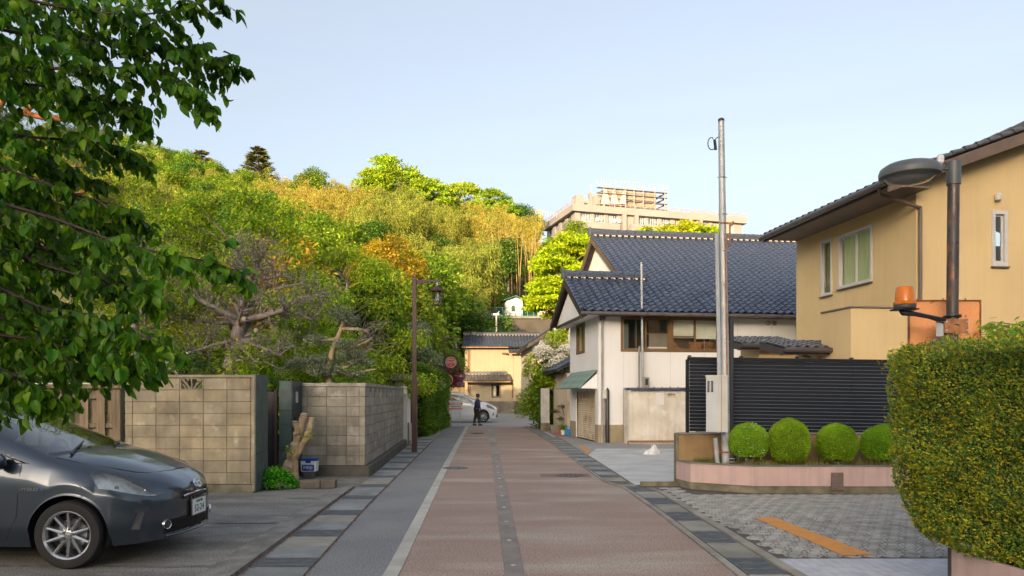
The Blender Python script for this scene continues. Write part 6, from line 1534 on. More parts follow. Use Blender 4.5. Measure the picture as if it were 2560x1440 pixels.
# ================================================================ FAR END OF THE STREET
FY = Frame(XZ(1165, 1000, 67)[0], 67.0, 2.0)
yh = thing('yellow_house', 'cream yellow two storey house with blue tiled roofs at the end of the street', 'house', FY.o[:], FY.a)
def fy(px, py, y=0): return FY.f(px, py, y)
wR, _ = fy(1345, 900); zE_, = [fy(1250, 872)[1]]; 
ws = [(fy(1229, 960), fy(1252, 994)), (fy(1280, 960), fy(1302, 994))]
holes = [(a[0], b[0], b[1], a[1]) for a, b in ws]
mb = MB(); wall_mesh(mb, wR, zE_ + .1, holes, .15); mb.build('front_wall', M['stucco2'], yh, smooth=None)
MB().box(-.004, wR, 6.8, 7, 0, zE_).build('back_wall', M['stucco2'], yh); MB().box(-.1, -.004, .0, 7, 0, zE_ + .1).build('left_wall', M['stucco2'], yh); MB().box(wR - .1, wR - .003, .003, 7, 0, zE_).build('right_wall', M['stucco2'], yh)
for h_ in holes: sash(yh, *h_, 0.02, M['fascia'], 2, .08, back=[(h_[0] + .05, (h_[0] + h_[1]) / 2, h_[2], h_[3], M['blind'])])
a = fy(1226, 957); b = fy(1306, 953); MB().rbox(a[0], b[0], -.45, -.0, a[1] - .02, b[1], .02).build('window_hood', M['frame_br'], yh)
# upper roof: front slope with a lower step at the right
xs0 = fy(1156, 860)[0]; xr1 = wR + .4; zr_ = fy(1250, 838, 3.4)[1]; ze = fy(1200, 866, -.6)[1]; run = 4.0; pt = (zr_ - ze) / run; sl = math.hypot(run, zr_ - ze)
tile_roof(yh, (xs0, -.6, ze), (1, 0, 0), (0, run / sl, (zr_ - ze) / sl), xr1 - xs0, sl, M['tile'], tw=.3, tl=.35, ind=140)
tile_roof(yh, (xs0, 7.4, ze), (1, 0, 0), (0, -run / sl, (zr_ - ze) / sl), xr1 - xs0, sl, M['tile'], tw=.3, tl=.35, ind=0)
ridge(yh, (xs0, 3.4, zr_), (xr1, 3.4, zr_), M['tile'], .16, tw=.3)
xs1 = fy(1272, 870, -1.2)[0]; z2 = fy(1290, 880, -1.2)[1]
MB().box(xs1 + .45, wR + .3, -.75, -.004, 0, z2).build('bay_wall', M['stucco2'], yh)
tile_roof(yh, (xs1, -1.35, z2 - .05), (1, 0, 0), (0, run / sl, (zr_ - ze) / sl), xr1 - xs1, 1.1, M['tile'], tw=.3, tl=.35, ind=30)
MB().box(xs0, xs1 - .02, -.66, -.6, ze - .13, ze - .03).build('eave_gutter', M['frame_br'], yh); MB().box(xs1, xr1, -1.42, -1.36, z2 - .2, z2 - .09).build('eave_gutter', M['frame_br'], yh)
a = fy(1160, 925, -.2); b = fy(1268, 925, -.2); ze2 = fy(1200, 952, -1.1)[1]
tile_roof(yh, (a[0], -1.1, ze2), (1, 0, 0), (0, .86, .5), b[0] - a[0] + .3, 1.25, M['tile_g'], tw=.27, tl=.3, ind=90)
ridge(yh, (a[0] - .0, .0, ze2 + .62), (b[0], .0, ze2 + .62), M['tile_g'], .1, tw=.3)
MB().box(a[0], b[0] + .3, -1.17, -1.11, ze2 - .14, ze2 - .03).build('eave_gutter', M['frame_br'], yh)
for px in (1174, 1170): x = fy(px, 900)[0]; MB().tube([(x, -.06, zE_ - .1), (x, -.06, 0 if px == 1174 else 2)], .05, 6).build('downpipe', M['frame_br'], yh)
zz = fy(1265, 886)[1]; x = fy(1268, 886)[0]; MB().prism([(x, -.004), (x, -.5), (x - .5, -.004)], zz, zz + .15).build('corner_hood', M['fascia'], yh)
x = fy(1310, 970)[0]; MB().box(x, x + .9, -.79, -.755, 1.1, fy(1310, 960)[1]).build('screen_panel', M['white_paint'], yh)
mb = MB(); [mb.box(xq, xq + .012, -.003, .0, 2.9, zE_) for xq in np.arange(.6, xs1, .45)]; mb.build('panel_joint', mat('yellow_joint', (.62, .47, .25), (.6, .45, .24)), yh)
# lower left annex roof of the same house
MB().box(-1.9, -.12, 1.2, 6.5, 0, 2.6).build('annex_wall', mat('annex_dark', (.2, .16, .1), (.1, .08, .05)), yh); tile_roof(yh, (-2.3, .7, 2.6), (1, 0, 0), (0, .93, .36), 2.15, 2.2, M['tile'], tw=.3, tl=.35, ind=30)
mb = MB(); mb.box(-.5, .0, 1.5, 5, 4.9, 5.0); mb.build('side_eave', M['darkwood'], yh)
am_ = thing('weather_mast', 'cream pole with a small box head standing over the ridge of the yellow house', 'mast', (XZ(1241, 790, 74)[0], 74, 0))
zt_ = XZ(1241, 788, 74)[1]; MB().tube([(0, 0, 0), (0, 0, zt_)], .09, 8).build('pole', M['box_cr'], am_); MB().rbox(-.35, .3, -.12, .12, zt_ - .02, zt_ + .18, .03).build('head', M['white'], am_); MB().tube([(.1, 0, zt_ + .18), (.3, 0, zt_ + .4)], .04, 5).build('arm', M['galv'], am_)
M['block_d'] = mat('block_dark', (.2, .18, .15), (.12, .11, .095), ns=3, nd=8, streak=.3, rnd=.12)
lw = thing('low_block_wall', 'low grey block wall along the back of the yard below the yellow house', 'wall', (0, 65.6, 0)); a, zt_ = XZ(1212, 1003, 65.6); b, _ = XZ(1301, 1003, 65.6)
x = a - 4
while x < b - .1:
    for j in range(5): piece('block', .75, .15, .2, .006, M['block_d'], lw, (min(x, b - .38) + .38, 0, .12 + j * .215))
    x += .765
MB().box(a - 4, b, -.06, .06, 0, 1.1).build('mortar', M['mortar'], lw)
lw2 = thing('low_block_wall', 'low grey concrete wall on the right of the yard running up to the gatepost', 'wall', (0, 0, 0)); p0 = (XZ(1304, 1003, 63)[0], 63.0); p1 = (XZ(1356, 1003, 47)[0], 47.0)
dv = Vector((p1[0] - p0[0], p1[1] - p0[1], 0)); L = dv.length; ua = math.atan2(dv.y, dv.x); n = int(L / .8)
for i in range(n):
    for j in range(5):
        c = Vector((p0[0], p0[1], 0)) + dv * ((i + .5) / n); piece('block', L / n - .012, .15, .2, .006, M['block_d'], lw2, (c.x, c.y, .12 + j * .215), (0, 0, ua))
r = np.random.default_rng(6)
for (px, py, lb) in ((1330, 1043, 'small weed at the foot of the right yard wall'), (1340, 1050, 'taller weed clump at the foot of the right yard wall')):
    c = G(px, py); n = 260; X = np.stack([r.normal(0, .16, n), r.normal(0, .16, n), r.uniform(0, .35, n)], 1); t = thing('weed_clump', lb, 'plant', (c.x, c.y, 0)); link('foliage', leaves('foliage', X, np.stack([r.normal(0, .5, n), r.normal(0, .5, n), np.ones(n)], 1), rdir(n, r), .16, .05, LM['mid']), None, t)
# ivory house, second on the right
FI = Frame(XZ(1333, 1000, 50)[0], 50.0, 4.0)
ih = thing('ivory_house', 'ivory house with a dark sloping eave partly hidden by the flowering tree', 'house', FI.o[:], FI.a)
zE3 = FI.f(1333, 868)[1]; GWI = 9.0; pI = .65; OI = .45; zE3 = 5.3
mb = MB(); wh_ = [(FI.f(1339, 880)[0], FI.f(1342, 880)[0], FI.f(1339, 908)[1], FI.f(1339, 872)[1]), (FI.f(1353, 880)[0], FI.f(1360, 880)[0], FI.f(1353, 897)[1], FI.f(1353, 882)[1])]
wall_mesh(mb, GWI, zE3, wh_, .1); mb.add([(0, 0, zE3), (GWI, 0, zE3), (GWI / 2, 0, zE3 + GWI / 2 * pI)], [(0, 1, 2)]); mb.build('gable_wall', M['stucco3'], ih, smooth=None)
MB().box(-.1, -.003, 0, 9, 0, zE3).build('left_wall', M['stucco3'], ih); MB().box(.003, GWI, 8.9, 9, 0, zE3).build('back_wall', M['stucco3'], ih)
for h_ in wh_: sash(ih, *h_, .0, M['darkwood'], 1, .04)
mb = MB()
for sg in (0, 1):
    X = (lambda x: x) if sg == 0 else (lambda x: GWI - x)
    q = [(X(-OI), -.9, zE3 - OI * pI + .15), (X(-OI), 9.5, zE3 - OI * pI + .15), (X(GWI / 2 - .002), 9.5, zE3 + GWI / 2 * pI + .15), (X(GWI / 2 - .002), -.9, zE3 + GWI / 2 * pI + .15)]
    mb.add(q + [(a, b, c - .28) for a, b, c in q], [(0, 1, 2, 3), (7, 6, 5, 4), (0, 4, 5, 1), (1, 5, 6, 2), (2, 6, 7, 3), (3, 7, 4, 0)])
mb.build('roof_deck', M['darkwood'], ih)
cI = math.cos(math.atan(pI)); tile_roof(ih, (-OI, -.95, zE3 - OI * pI + .2), (0, 1, 0), (cI, 0, pI * cI), 10.4, (GWI / 2 + OI) / cI, M['tile'], tw=.32, tl=.32, ind=120, deck=False)
MB().tube([(FI.f(1340, 900)[0], -.06, zE3 - .6), (FI.f(1340, 900)[0], -.06, 0)], .045, 6).build('downpipe', M['fascia'], ih); MB().tube([(-OI, -.95, zE3 - .35), (-OI, 9, zE3 - .35)], .08, 6).build('eave_gutter', M['darkwood'], ih)
up = thing('utility_pole', 'short pale concrete utility pole behind the flowering tree', 'pole', (XZ(1390, 800, 44)[0], 44, 0)); zt_ = XZ(1390, 778, 44)[1]
MB().tube([(0, 0, 0), (0, 0, zt_)], [.17, .14], 14).build('pole', mat('pole_conc', (.52, .48, .42), (.45, .42, .36), ns=3), up, smooth=60); mb = MB(); [mb.lathe([(.155, 0), (.155, .05)], (0, 0, z), 12, cap=False) for z in (zt_ - .3, zt_ - 1.2, zt_ - 2)]; mb.build('band', M['galv'], up)
# gatepost and garden corner
g0 = G(1352, 1078); a = XZ(1352, 970, 33)[0]; b = XZ(1374, 970, 33)[0]; gz = XZ(1352, 971, 33)[1]
gpst = thing('gatepost', 'pale weathered concrete gatepost with a dark foot at the garden entrance', 'gatepost', ((a + b) / 2, 33, 0)); hw = (b - a) / 2
MB().rbox(-hw, hw, 0, .3, .38, gz, .015).build('shaft', mat('pale_post', (.55, .54, .52), (.4, .39, .38), ns=2, nd=8, streak=.35), gpst); MB().rbox(-hw - .01, hw + .01, -.01, .31, 0, .378, .01).build('foot', M['moss_conc'], gpst)
MB().rbox(-hw, hw, 2.9, 3.2, 0, gz, .015).build('rear_shaft', M['conc'], gpst)
r = np.random.default_rng(77); cl = dome(16, 1.15, 2.1, 1.9, .55, r, .6)
reg('dogwood', clump_leaves('crown', cl, 9000, .13, .07, LM['garden'], r), mbmesh(trunk_mb(cl, .9, .09, r), 'trunk', M['bark_grey']))
tX = XZ(1388, 900, 34)[0]; dg = tree('flowering_tree', 'dogwood', (tX, 34.4, 0), 1.0, 'tree with white blossom beside the gatepost in front of the white house', rz=0, sz=1.12)
n = 9000; k = r.integers(0, len(cl), n); cc = np.array(cl); keep = (cc[k, 0] > -.8) & (cc[k, 2] > 2.4) & (cc[k, 2] < 3.75); k = k[keep]; n = len(k); d = rdir(n, r); d[:, 1] = -abs(d[:, 1]); d[:, 2] += .35; P = cc[k, :3] + nrm(d) * cc[k, 3:] * 1.12
P[:, 1] -= .15
link('blossom', leaves('blossom', P, rdir(n, r) + d * .3, rdir(n, r) + np.array([0, -.6, .3]), .1, .085, LM['white']), None, dg)
for i, (px, py, Y, s, key, lb) in enumerate(((1400, 960, 35.5, 3.2, 'ever', 'dark leafy shrub filling the garden entrance behind the gatepost'), (1415, 940, 36.5, 3.4, 'ever', 'dark shrub against the white house corner, behind the potted pine'), (1350, 950, 36, 2.7, 'mid', 'green branch-like shrub leaning out left over the gatepost'))):
    at(px, py, Y, key, 'garden_shrub', lb, s, cat='shrub')
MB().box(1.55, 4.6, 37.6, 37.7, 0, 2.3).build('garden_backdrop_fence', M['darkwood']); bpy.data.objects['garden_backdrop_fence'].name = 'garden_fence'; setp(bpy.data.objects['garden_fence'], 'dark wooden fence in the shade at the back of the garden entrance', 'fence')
bz = thing('bonsai_pine', 'small cloud pruned pine in the garden entrance beside the shutter', 'tree', (XZ(1408, 1060, 31.2)[0], 31.2, 0)); mb = MB(); mb.tube([(.1, 0, 0), (.0, 0, .35), (.08, 0, .7), (-.03, 0, 1.05)], [.05, .04, .03, .02], 7); mb.tube([(.05, 0, .6), (-.3, 0, .85)], [.02, .01], 5); mb.tube([(.05, 0, .5), (.3, 0, .6)], [.02, .01], 5); mb.build('trunk', M['bark_grey'], bz)
cl2 = [(-.35, 0, .95, .26, .22, .09), (0, 0, 1.15, .28, .25, .1), (.3, 0, .68, .22, .2, .09), (-.12, 0, .62, .2, .18, .08)]; link('crown', clump_leaves('crown', cl2, 1500, .06, .02, LM['pine'], r, shell=.9), None, bz)
def pot(px, py, Yd, w, h, m, name, label, cat, plant=None, pm=None):
    c = G(px, py); t = thing(name, label, cat, (c.x, c.y, 0.006)); MB().lathe([(w * .38, 0), (w * .5, h * .96), (w * .5, h), (w * .44, h), (w * .42, h * .9), (.001, h * .9)], (0, 0, 0), 14).build('body', m, t)
    if plant: n = 220; X = r.normal(0, w * .3, (n, 3)); X[:, 2] = h + abs(X[:, 2]) * 1.2; link('foliage', leaves('foliage', X, rdir(n, r) + np.array([0, 0, .6]), rdir(n, r), .09, .045, pm), None, t)
    return t
t = thing('planter_box', 'square grey stone pot beside the foot of the gatepost', 'plant pot', (G(1383, 1078)[0], 31.6, .006)); mb = MB(); mb.add([(-.17, -.15, 0), (.17, -.15, 0), (.17, .15, 0), (-.17, .15, 0), (-.23, -.2, .34), (.23, -.2, .34), (.23, .2, .34), (-.23, .2, .34)], [(0, 1, 5, 4), (1, 2, 6, 5), (2, 3, 7, 6), (3, 0, 4, 7), (4, 5, 6, 7)]); mb.build('body', M['conc'], t)
pot(1394, 1079, 0, .2, .16, M['gaptile'], 'flower_pot', 'small terracotta pot with leaves right of the square stone pot', 'plant pot', True, LM['mid'])
pot(1402, 1083, 0, .26, .12, M['red'], 'flower_pot', 'low reddish bowl on the brick floor in the garden entrance', 'plant pot')
pot(1408, 1087, 0, .22, .2, M['white'], 'flower_pot', 'pale pot on the brick floor left of the blue can', 'plant pot', True, LM['mid'])
pot(1415, 1072, 0, .3, .24, M['conc'], 'flower_pot', 'grey pot with leafy plant behind the blue can', 'plant pot', True, LM['ground'])
t = thing('watering_can', 'bright blue plastic can standing at the corner of the white house', 'can', (G(1420, 1089)[0], G(1420, 1089)[1], .006)); MB().rbox(-.13, .13, -.09, .09, 0, .27, .02).build('body', M['cyan'], t); MB().tube([(-.09, 0, .27), (-.05, 0, .35), (.06, 0, .35), (.09, 0, .27)], .014, 6).build('handle', M['cyan'], t)
o = sheet('white_line', [(1.62, 28.3), (1.75, 28.3), (1.52, 32.4), (1.4, 32.4)], .012, M['white_line'])
# ================================================================ TERRACE: green fence, shrine, hut
gf = thing('mesh_fence', 'green metal mesh fence along the top of the retaining wall', 'fence', (0, 86.2, TZ)); xa_, _ = XZ(1195, 790, 86.2); xb_, _ = XZ(1350, 800, 86.2); n = 11
for i in range(n): x = xa_ + (xb_ - xa_) * i / (n - 1); MB().tube([(x, 0, 0), (x, 0, 1.1)], .045, 6).build('post', M['gfence'], gf)
for z in (.1, 1.08): MB().tube([(xa_, 0, z), (xb_, 0, z)], .035, 5).build('rail', M['gfence'], gf)
mb = MB()
for x in np.arange(xa_, xb_, .12): mb.box(x, x + .012, -.006, .006, .1, 1.08)
for z in np.arange(.25, 1.05, .16): mb.box(xa_, xb_, -.004, .008, z, z + .01)
o = mb.build('mesh', M['gfence'], gf, smooth=None); o['kind'] = 'stuff'
shx = XZ(1268, 790, 88.5)[0]; sn = thing('shrine_hut', 'small white shrine hut with a green gabled roof and arched window above the retaining wall', 'hut', (shx, 88.5, TZ), R(14)); hh = 2.35
mb = MB(); wall_mesh(mb, 1.9, hh, [(.55, 1.0, .9, 1.6)], .1); mb.add([(0, 0, hh), (1.9, 0, hh), (.95, 0, hh + .35)], [(0, 1, 2)]); mb.build('front_wall', M['white_paint'], sn, smooth=None)
MB().box(-.1, 0, .0, 2.2, 0, hh).build('left_wall', M['white_paint'], sn); MB().box(1.9, 1.95, .0, 2.2, 0, hh).build('right_wall', M['white_paint'], sn); MB().box(0, 1.9, 2.1, 2.2, 0, hh).build('back_wall', M['white_paint'], sn); MB().box(-.13, -.1, .9, 1.5, .4, 1.9).build('side_door', M['fascia'], sn)
MB().add([(.5, -.004, .88)] , []).V
mb = MB(); pts = [(.55, .02, .9)] + [(.775 + .225 * math.cos(t), .02, 1.38 + .26 * math.sin(t)) for t in np.linspace(math.pi, 0, 9)] + [(1.0, .02, .9)]; mb.tube(pts, .035, 5); mb.build('arched_frame', M['fascia'], sn); MB().box(.55, 1.0, .06, .08, .9, 1.6).build('window_glass', M['room'], sn)
mb = MB()
for sg in (-1, 1):
    c0 = .95; e = sg * 1.45; q = [(c0, -.45, hh + .5), (c0 + e, -.45, hh - .05), (c0 + e, 2.6, hh - .05), (c0, 2.6, hh + .5)]
    mb.add(q + [(a, b, c - .1) for a, b, c in q], [(0, 1, 2, 3), (7, 6, 5, 4), (0, 4, 5, 1), (1, 5, 6, 2), (2, 6, 7, 3), (3, 7, 4, 0)])
mb.build('roof', mat('green_roof', (.08, .26, .16), (.06, .2, .13), rough=.5), sn)
hu = thing('small_hut', 'little tan hut with a green roof half hidden by the lime maple', 'hut', (XZ(1344, 800, 87.4)[0], 87.4, TZ)); MB().box(0, 1.5, 0, 1.5, 0, 1.35).build('wall', M['stucco3'], hu); MB().rbox(-.25, 1.7, -.3, 1.7, 1.352, 1.5, .02).build('roof', bpy.data.materials['green_roof'], hu)
# ================================================================ HILLTOP BUILDING
FB = Frame(XZ(1437, 520, 200)[0], 200.0, 16.0)
hb = thing('hilltop_building', 'large beige concrete building with scaffolding on its roof on top of the hill', 'building', FB.o[:], FB.a)
ZT = FB.f(1437, 512)[1]; rows = [(FB.f(1437, 552)[1] - .0, FB.f(1437, 529)[1])]; z0r, z1r = rows[0]; z0b, z1b = z0r - 5.0, z0r - 2.2
wpx = [(1451, 1478), (1486, 1512), (1520, 1544), (1590, 1613), (1621, 1645), (1654, 1677), (1687, 1709), (1753, 1774), (1782, 1804), (1827, 1836)]
WB = FB.f(1857, 560)[0] - .3; SB = 24.0; Zb = 28.0
def sub_(r_): return [max(.1, r_[0]), min(WB - .2, r_[1])]
wins = [sub_((FB.f(a, 540)[0], FB.f(b, 540)[0])) for a, b in wpx]
mb = MB(); wall_mesh(mb, WB, ZT - 1.9 - Zb, [(a, b, z0r - Zb, z1r - Zb) for a, b in wins] + [(a, b, z0b - Zb, z1b - Zb) for a, b in wins], .5, Matrix.Translation((0, 0, Zb))); mb.build('front_wall', M['hillwhite'], hb, smooth=None)
swin = [(3 + k * 5.2, 6.2 + k * 5.2) for k in range(4)]
TB = Matrix(((0, 1, 0, 0), (-1, 0, 0, SB), (0, 0, 1, Zb), (0, 0, 0, 1))); mb = MB(); wall_mesh(mb, SB, ZT - 1.9 - Zb, [(SB - b, SB - a, z0r - Zb, z1r - Zb) for a, b in swin] + [(SB - b, SB - a, z0b - Zb, z1b - Zb) for a, b in swin], .5, TB); mb.build('left_wall', M['hillwhite'], hb, smooth=None)
MB().box(.0, WB, SB - .2, SB, Zb, ZT - 2).build('back_wall', M['hillwhite'], hb)
MB().box(.6, WB, .9, 1.0, Zb, ZT - 2.0).build('interior', mat('hill_interior', (.25, .27, .3), (.15, .17, .2), ns=.4), hb); MB().box(.9, 1.0, 1.0, SB - 1, Zb, ZT - 2.0).build('interior', bpy.data.materials['hill_interior'], hb)
mb = MB(); mb.box(-1.1, WB + 1.1, -1.1, SB + 1, ZT - 1.9, ZT); mb.build('parapet', M['hillwhite'], hb)
mb = MB()
for px in ((1552, 1562), (1583, 1592), (1718, 1727), (1745, 1752)): a, b = FB.f(px[0], 540)[0], FB.f(px[1], 540)[0]; MB().box(a, b, -1.25, -.003, Zb, ZT - 1.0).build('pier', M['hillwhite'], hb)
MB().box(-.5, FB.f(1548, 560)[0], -.8, -.004, z0r - 1.9, z0r - .1).build('balcony', M['hillwhite'], hb); MB().box(FB.f(1565, 560)[0], FB.f(1640, 560)[0], -3.5, -.004, Zb, z0r - .6).build('stair_block', M['hillwhite'], hb)
Mal = mat('hill_window_frame', (.6, .62, .65), (.55, .57, .6)); gl2 = mat('hill_window_pane', (.12, .15, .2), (.3, .32, .34), ns=.5, lo=.45, hi=.55, rough=.15)
for zz0, zz1 in ((z0r, z1r), (z0b, z1b)):
    for a, b in wins:
        w = bpy.data.objects.new('window', None); COL.objects.link(w); w.parent = hb; mb = MB(); mb.box(a, b, .28, .32, zz0 + .05, zz0 + .25); mb.box(a, b, .28, .32, zz1 - .15, zz1)
        for k in range(5): x = a + (b - a - .12) * k / 4; mb.box(x, x + .12, .25, .34, zz0 + .25, zz1 - .15)
        mb.build('frame', Mal, w, smooth=None); mb = MB(); mb.box(a, b, .36, .38, zz0, zz1); mb.build('pane', gl2, w, smooth=None)
        MB().box(a - .1, b + .1, -.15, .0, zz0 - .15, zz0 - .02).build('sill', Mal, w, smooth=None)
    for a, b in swin: w = MB().box(.36, .38, a, b, zz0, zz1).build('window', gl2, hb, smooth=None)
for px in (1491, 1545, 1533): a, z = FB.f(px, 552); MB().rbox(a - .45, a + .45, -.9, -.3, z0r + .1, z0r + 1.1, .03).build('air_conditioner', M['white'], hb)
mb = MB(); 
for z in (ZT + .55, ZT + 1.0): mb.tube([(-1, SB, z), (-1, -1, z), (WB + 1, -1, z)], .09, 4)
for k in range(36): x = -1 + (WB + 2) * k / 35; mb.box(x, x + .1, -1.05, -.95, ZT, ZT + 1.0)
for k in range(14): y = -1 + (SB) * k / 13; mb.box(-1.05, -.95, y, y + .1, ZT, ZT + 1.0)
mb.build('railing', mat('hill_rail', (.5, .38, .3), (.45, .35, .28)), hb)
# penthouse behind the scaffold
def fb(px, py, y): return FB.f(px, py, y)
Yp = 8.0; a, z1 = fb(1512, 470, Yp); b, _ = fb(1640, 480, Yp); MB().box(a, b, Yp, Yp + 8, ZT, z1).build('penthouse', mat('penthouse_tan', (.4, .32, .22), (.35, .29, .2), ns=.3), hb)
a2, z2 = fb(1440, 487, 3); b2, _ = fb(1460, 487, 3); MB().box(a2, b2, 3, 6, ZT, z2).build('roof_box', M['hillwhite'], hb)
a3, z3 = fb(1461, 505, 7); MB().prism_y([(a3, ZT), (a3, fb(1461, 505, 7)[1]), (a, fb(1512, 468, 7)[1]), (a, fb(1512, 482, 7)[1]), (a3 + 2, ZT + .6), (a3 + 2, ZT)], 7, 7.5).build('stair_flight', M['hillwhite'], hb)
MB().box(fb(1473, 500, 7)[0], fb(1480, 500, 7)[0], 6.5, 8, ZT, fb(1476, 482, 7)[1]).build('stair_pier', M['hillwhite'], hb)
Mtarp = mat('grey_tarp', (.55, .54, .5), (.48, .47, .44), ns=1)
for (l, c, r_, top) in ((1503, 1514, 1526, 461), (1527, 1535, 1548, 463), (1549, 1562, 1566, 466)):
    x0, zt2 = fb(c, top, 5.2); xl, zl = fb(l, 510, 5); xr, _ = fb(r_, 512, 5); MB().add([(xl, 5, zl), (xr, 5, zl), (x0 + .1, 5.3, zt2), (x0 - .1, 5.3, zt2), (xl, 5.6, zl), (xr, 5.6, zl)], [(0, 1, 2, 3), (1, 5, 2), (5, 4, 3, 2), (4, 0, 3)]).build('tarpaulin', Mtarp, hb, smooth=None)
sc_ = thing('scaffolding', 'steel scaffolding frame around the rooftop block of the big hilltop building', 'scaffold', FB.o[:], FB.a)
xs_ = [fb(px, 470, 5.5)[0] for px in (1508, 1535, 1562, 1583, 1606, 1635, 1660)]; ztop_ = fb(1508, 456, 5.5)[1]; Ms = mat('scaffold_tube', (.55, .52, .48), (.4, .38, .36)); Mpl = mat('scaffold_plank', (.22, .21, .24), (.16, .16, .2))
for i, x in enumerate(xs_):
    for y in (5.0, 17): MB().tube([(x, y, ZT), (x, y, ztop_)], .16, 4).build('standard', Ms, sc_, smooth=None)
for z in (ZT + 1.8, ZT + 3.6, ZT + 5.4, ZT + 6.9):
    MB().box(xs_[0] - 2 if z > ZT + 5 else xs_[2], xs_[-1] + .6, 4.7, 5.7, z, z + .16).build('platform', Mpl, sc_)
    for y in (4.6, 17): MB().tube([(xs_[0] - (2.5 if z > ZT + 6 else 0), y, z + .8), (xs_[-1] + .8, y, z + .8)], .07, 4).build('ledger', Ms, sc_, smooth=None)
    MB().box(xs_[-1], xs_[-1] + .8, 5, 17, z, z + .16).build('platform', Mpl, sc_)
mb = MB()
for x in np.arange(xs_[0] - 2.4, xs_[-1] + .8, 1.5): mb.tube([(x, 4.6, ztop_ - .9), (x, 4.6, ztop_ + .5)], .05, 4)
mb.tube([(xs_[0] - 2.5, 4.6, ztop_ + .5), (xs_[-1], 4.6, ztop_ + .4)], .05, 4)
for i in (3, 4): mb.tube([(xs_[i], 4.8, ZT + 1.8), (xs_[i + 1], 4.8, ZT + 3.6)], .14, 4)
mb.build('guard_rail', Ms, sc_, smooth=None)
an = thing('roof_aerial', 'thin aerial on the roof of the big hilltop building left of the scaffolding', 'aerial', FB.o[:], FB.a); x, z = fb(1478, 461, 7); MB().tube([(x, 7, ZT), (x, 7, z)], .08, 4).build('mast', Ms, an); mb = MB(); [mb.tube([(x - w, 7, z - d), (x + w, 7, z - d)], .05, 4) for w, d in ((.9, .2), (.6, .8))]; mb.build('cross_bar', Ms, an)
tk = thing('roof_tank', 'small beige rooftop block of another building peeping left of the big hilltop building', 'building', (XZ(1322, 530, 210)[0], 210, 30)); w = 4; zt_ = XZ(1322, 524, 210)[1] - 30; MB().box(0, w, 0, 4, 0, zt_).build('block', M['hillwhite'], tk); mb = MB(); [mb.tube([(w + .8 * k, 0, zt_ - 1.4 - .2 * k), (w + .8 * k, 0, zt_ - .3 - .2 * k)], .07, 4) for k in range(1, 6)]; mb.tube([(w, 0, zt_ - .4), (w + 4, 0, zt_ - 1.2)], .07, 4); mb.build('railing', Ms, tk)
mb = MB(); mb.box(WB - 16, WB - 10, 2, 6, ZT, ZT + 1.1); mb.box(WB - 9, WB - 6.4, 3, 6, ZT, ZT + .9); mb.build('roof_plant', M['hillwhite'], hb)
# ================================================================ unseen ridge added behind the camera to keep the low sun off the street
V = []; Fs = []; n = 60
for i in range(n):
    x = -900 + 1800 * i / (n - 1); h = 111.5 + 1.5 * math.sin(x * .013) + 1.2 * math.sin(x * .041)
    V += [(x, -380, 0), (x, -500, h), (x, -700, 0)]
    if i: k = 3 * i; Fs += [[k - 3, k, k + 1, k - 2], [k - 2, k + 1, k + 2, k - 1]]
o = link('added_shade_ridge', npmesh('added_shade_ridge', V, Fs, M['floor_wood'])); o['kind'] = 'structure'
# ================================================================ CARS
def smooth_interp(xs, ys, q):
    """monotone-ish cubic through control values"""
    xs = np.asarray(xs, float); ys = np.asarray(ys, float); h = np.diff(xs); d = np.diff(ys) / h; m = np.zeros_like(ys)
    m[1:-1] = np.where(d[:-1] * d[1:] > 0, 2 * d[:-1] * d[1:] / (d[:-1] + d[1:] + 1e-12), 0); m[0] = d[0]; m[-1] = d[-1]
    i = np.clip(np.searchsorted(xs, q) - 1, 0, len(xs) - 2); t = (q - xs[i]) / h[i]
    return (2 * t**3 - 3 * t**2 + 1) * ys[i] + (t**3 - 2 * t**2 + t) * h[i] * m[i] + (-2 * t**3 + 3 * t**2) * ys[i + 1] + (t**3 - t**2) * h[i] * m[i + 1]
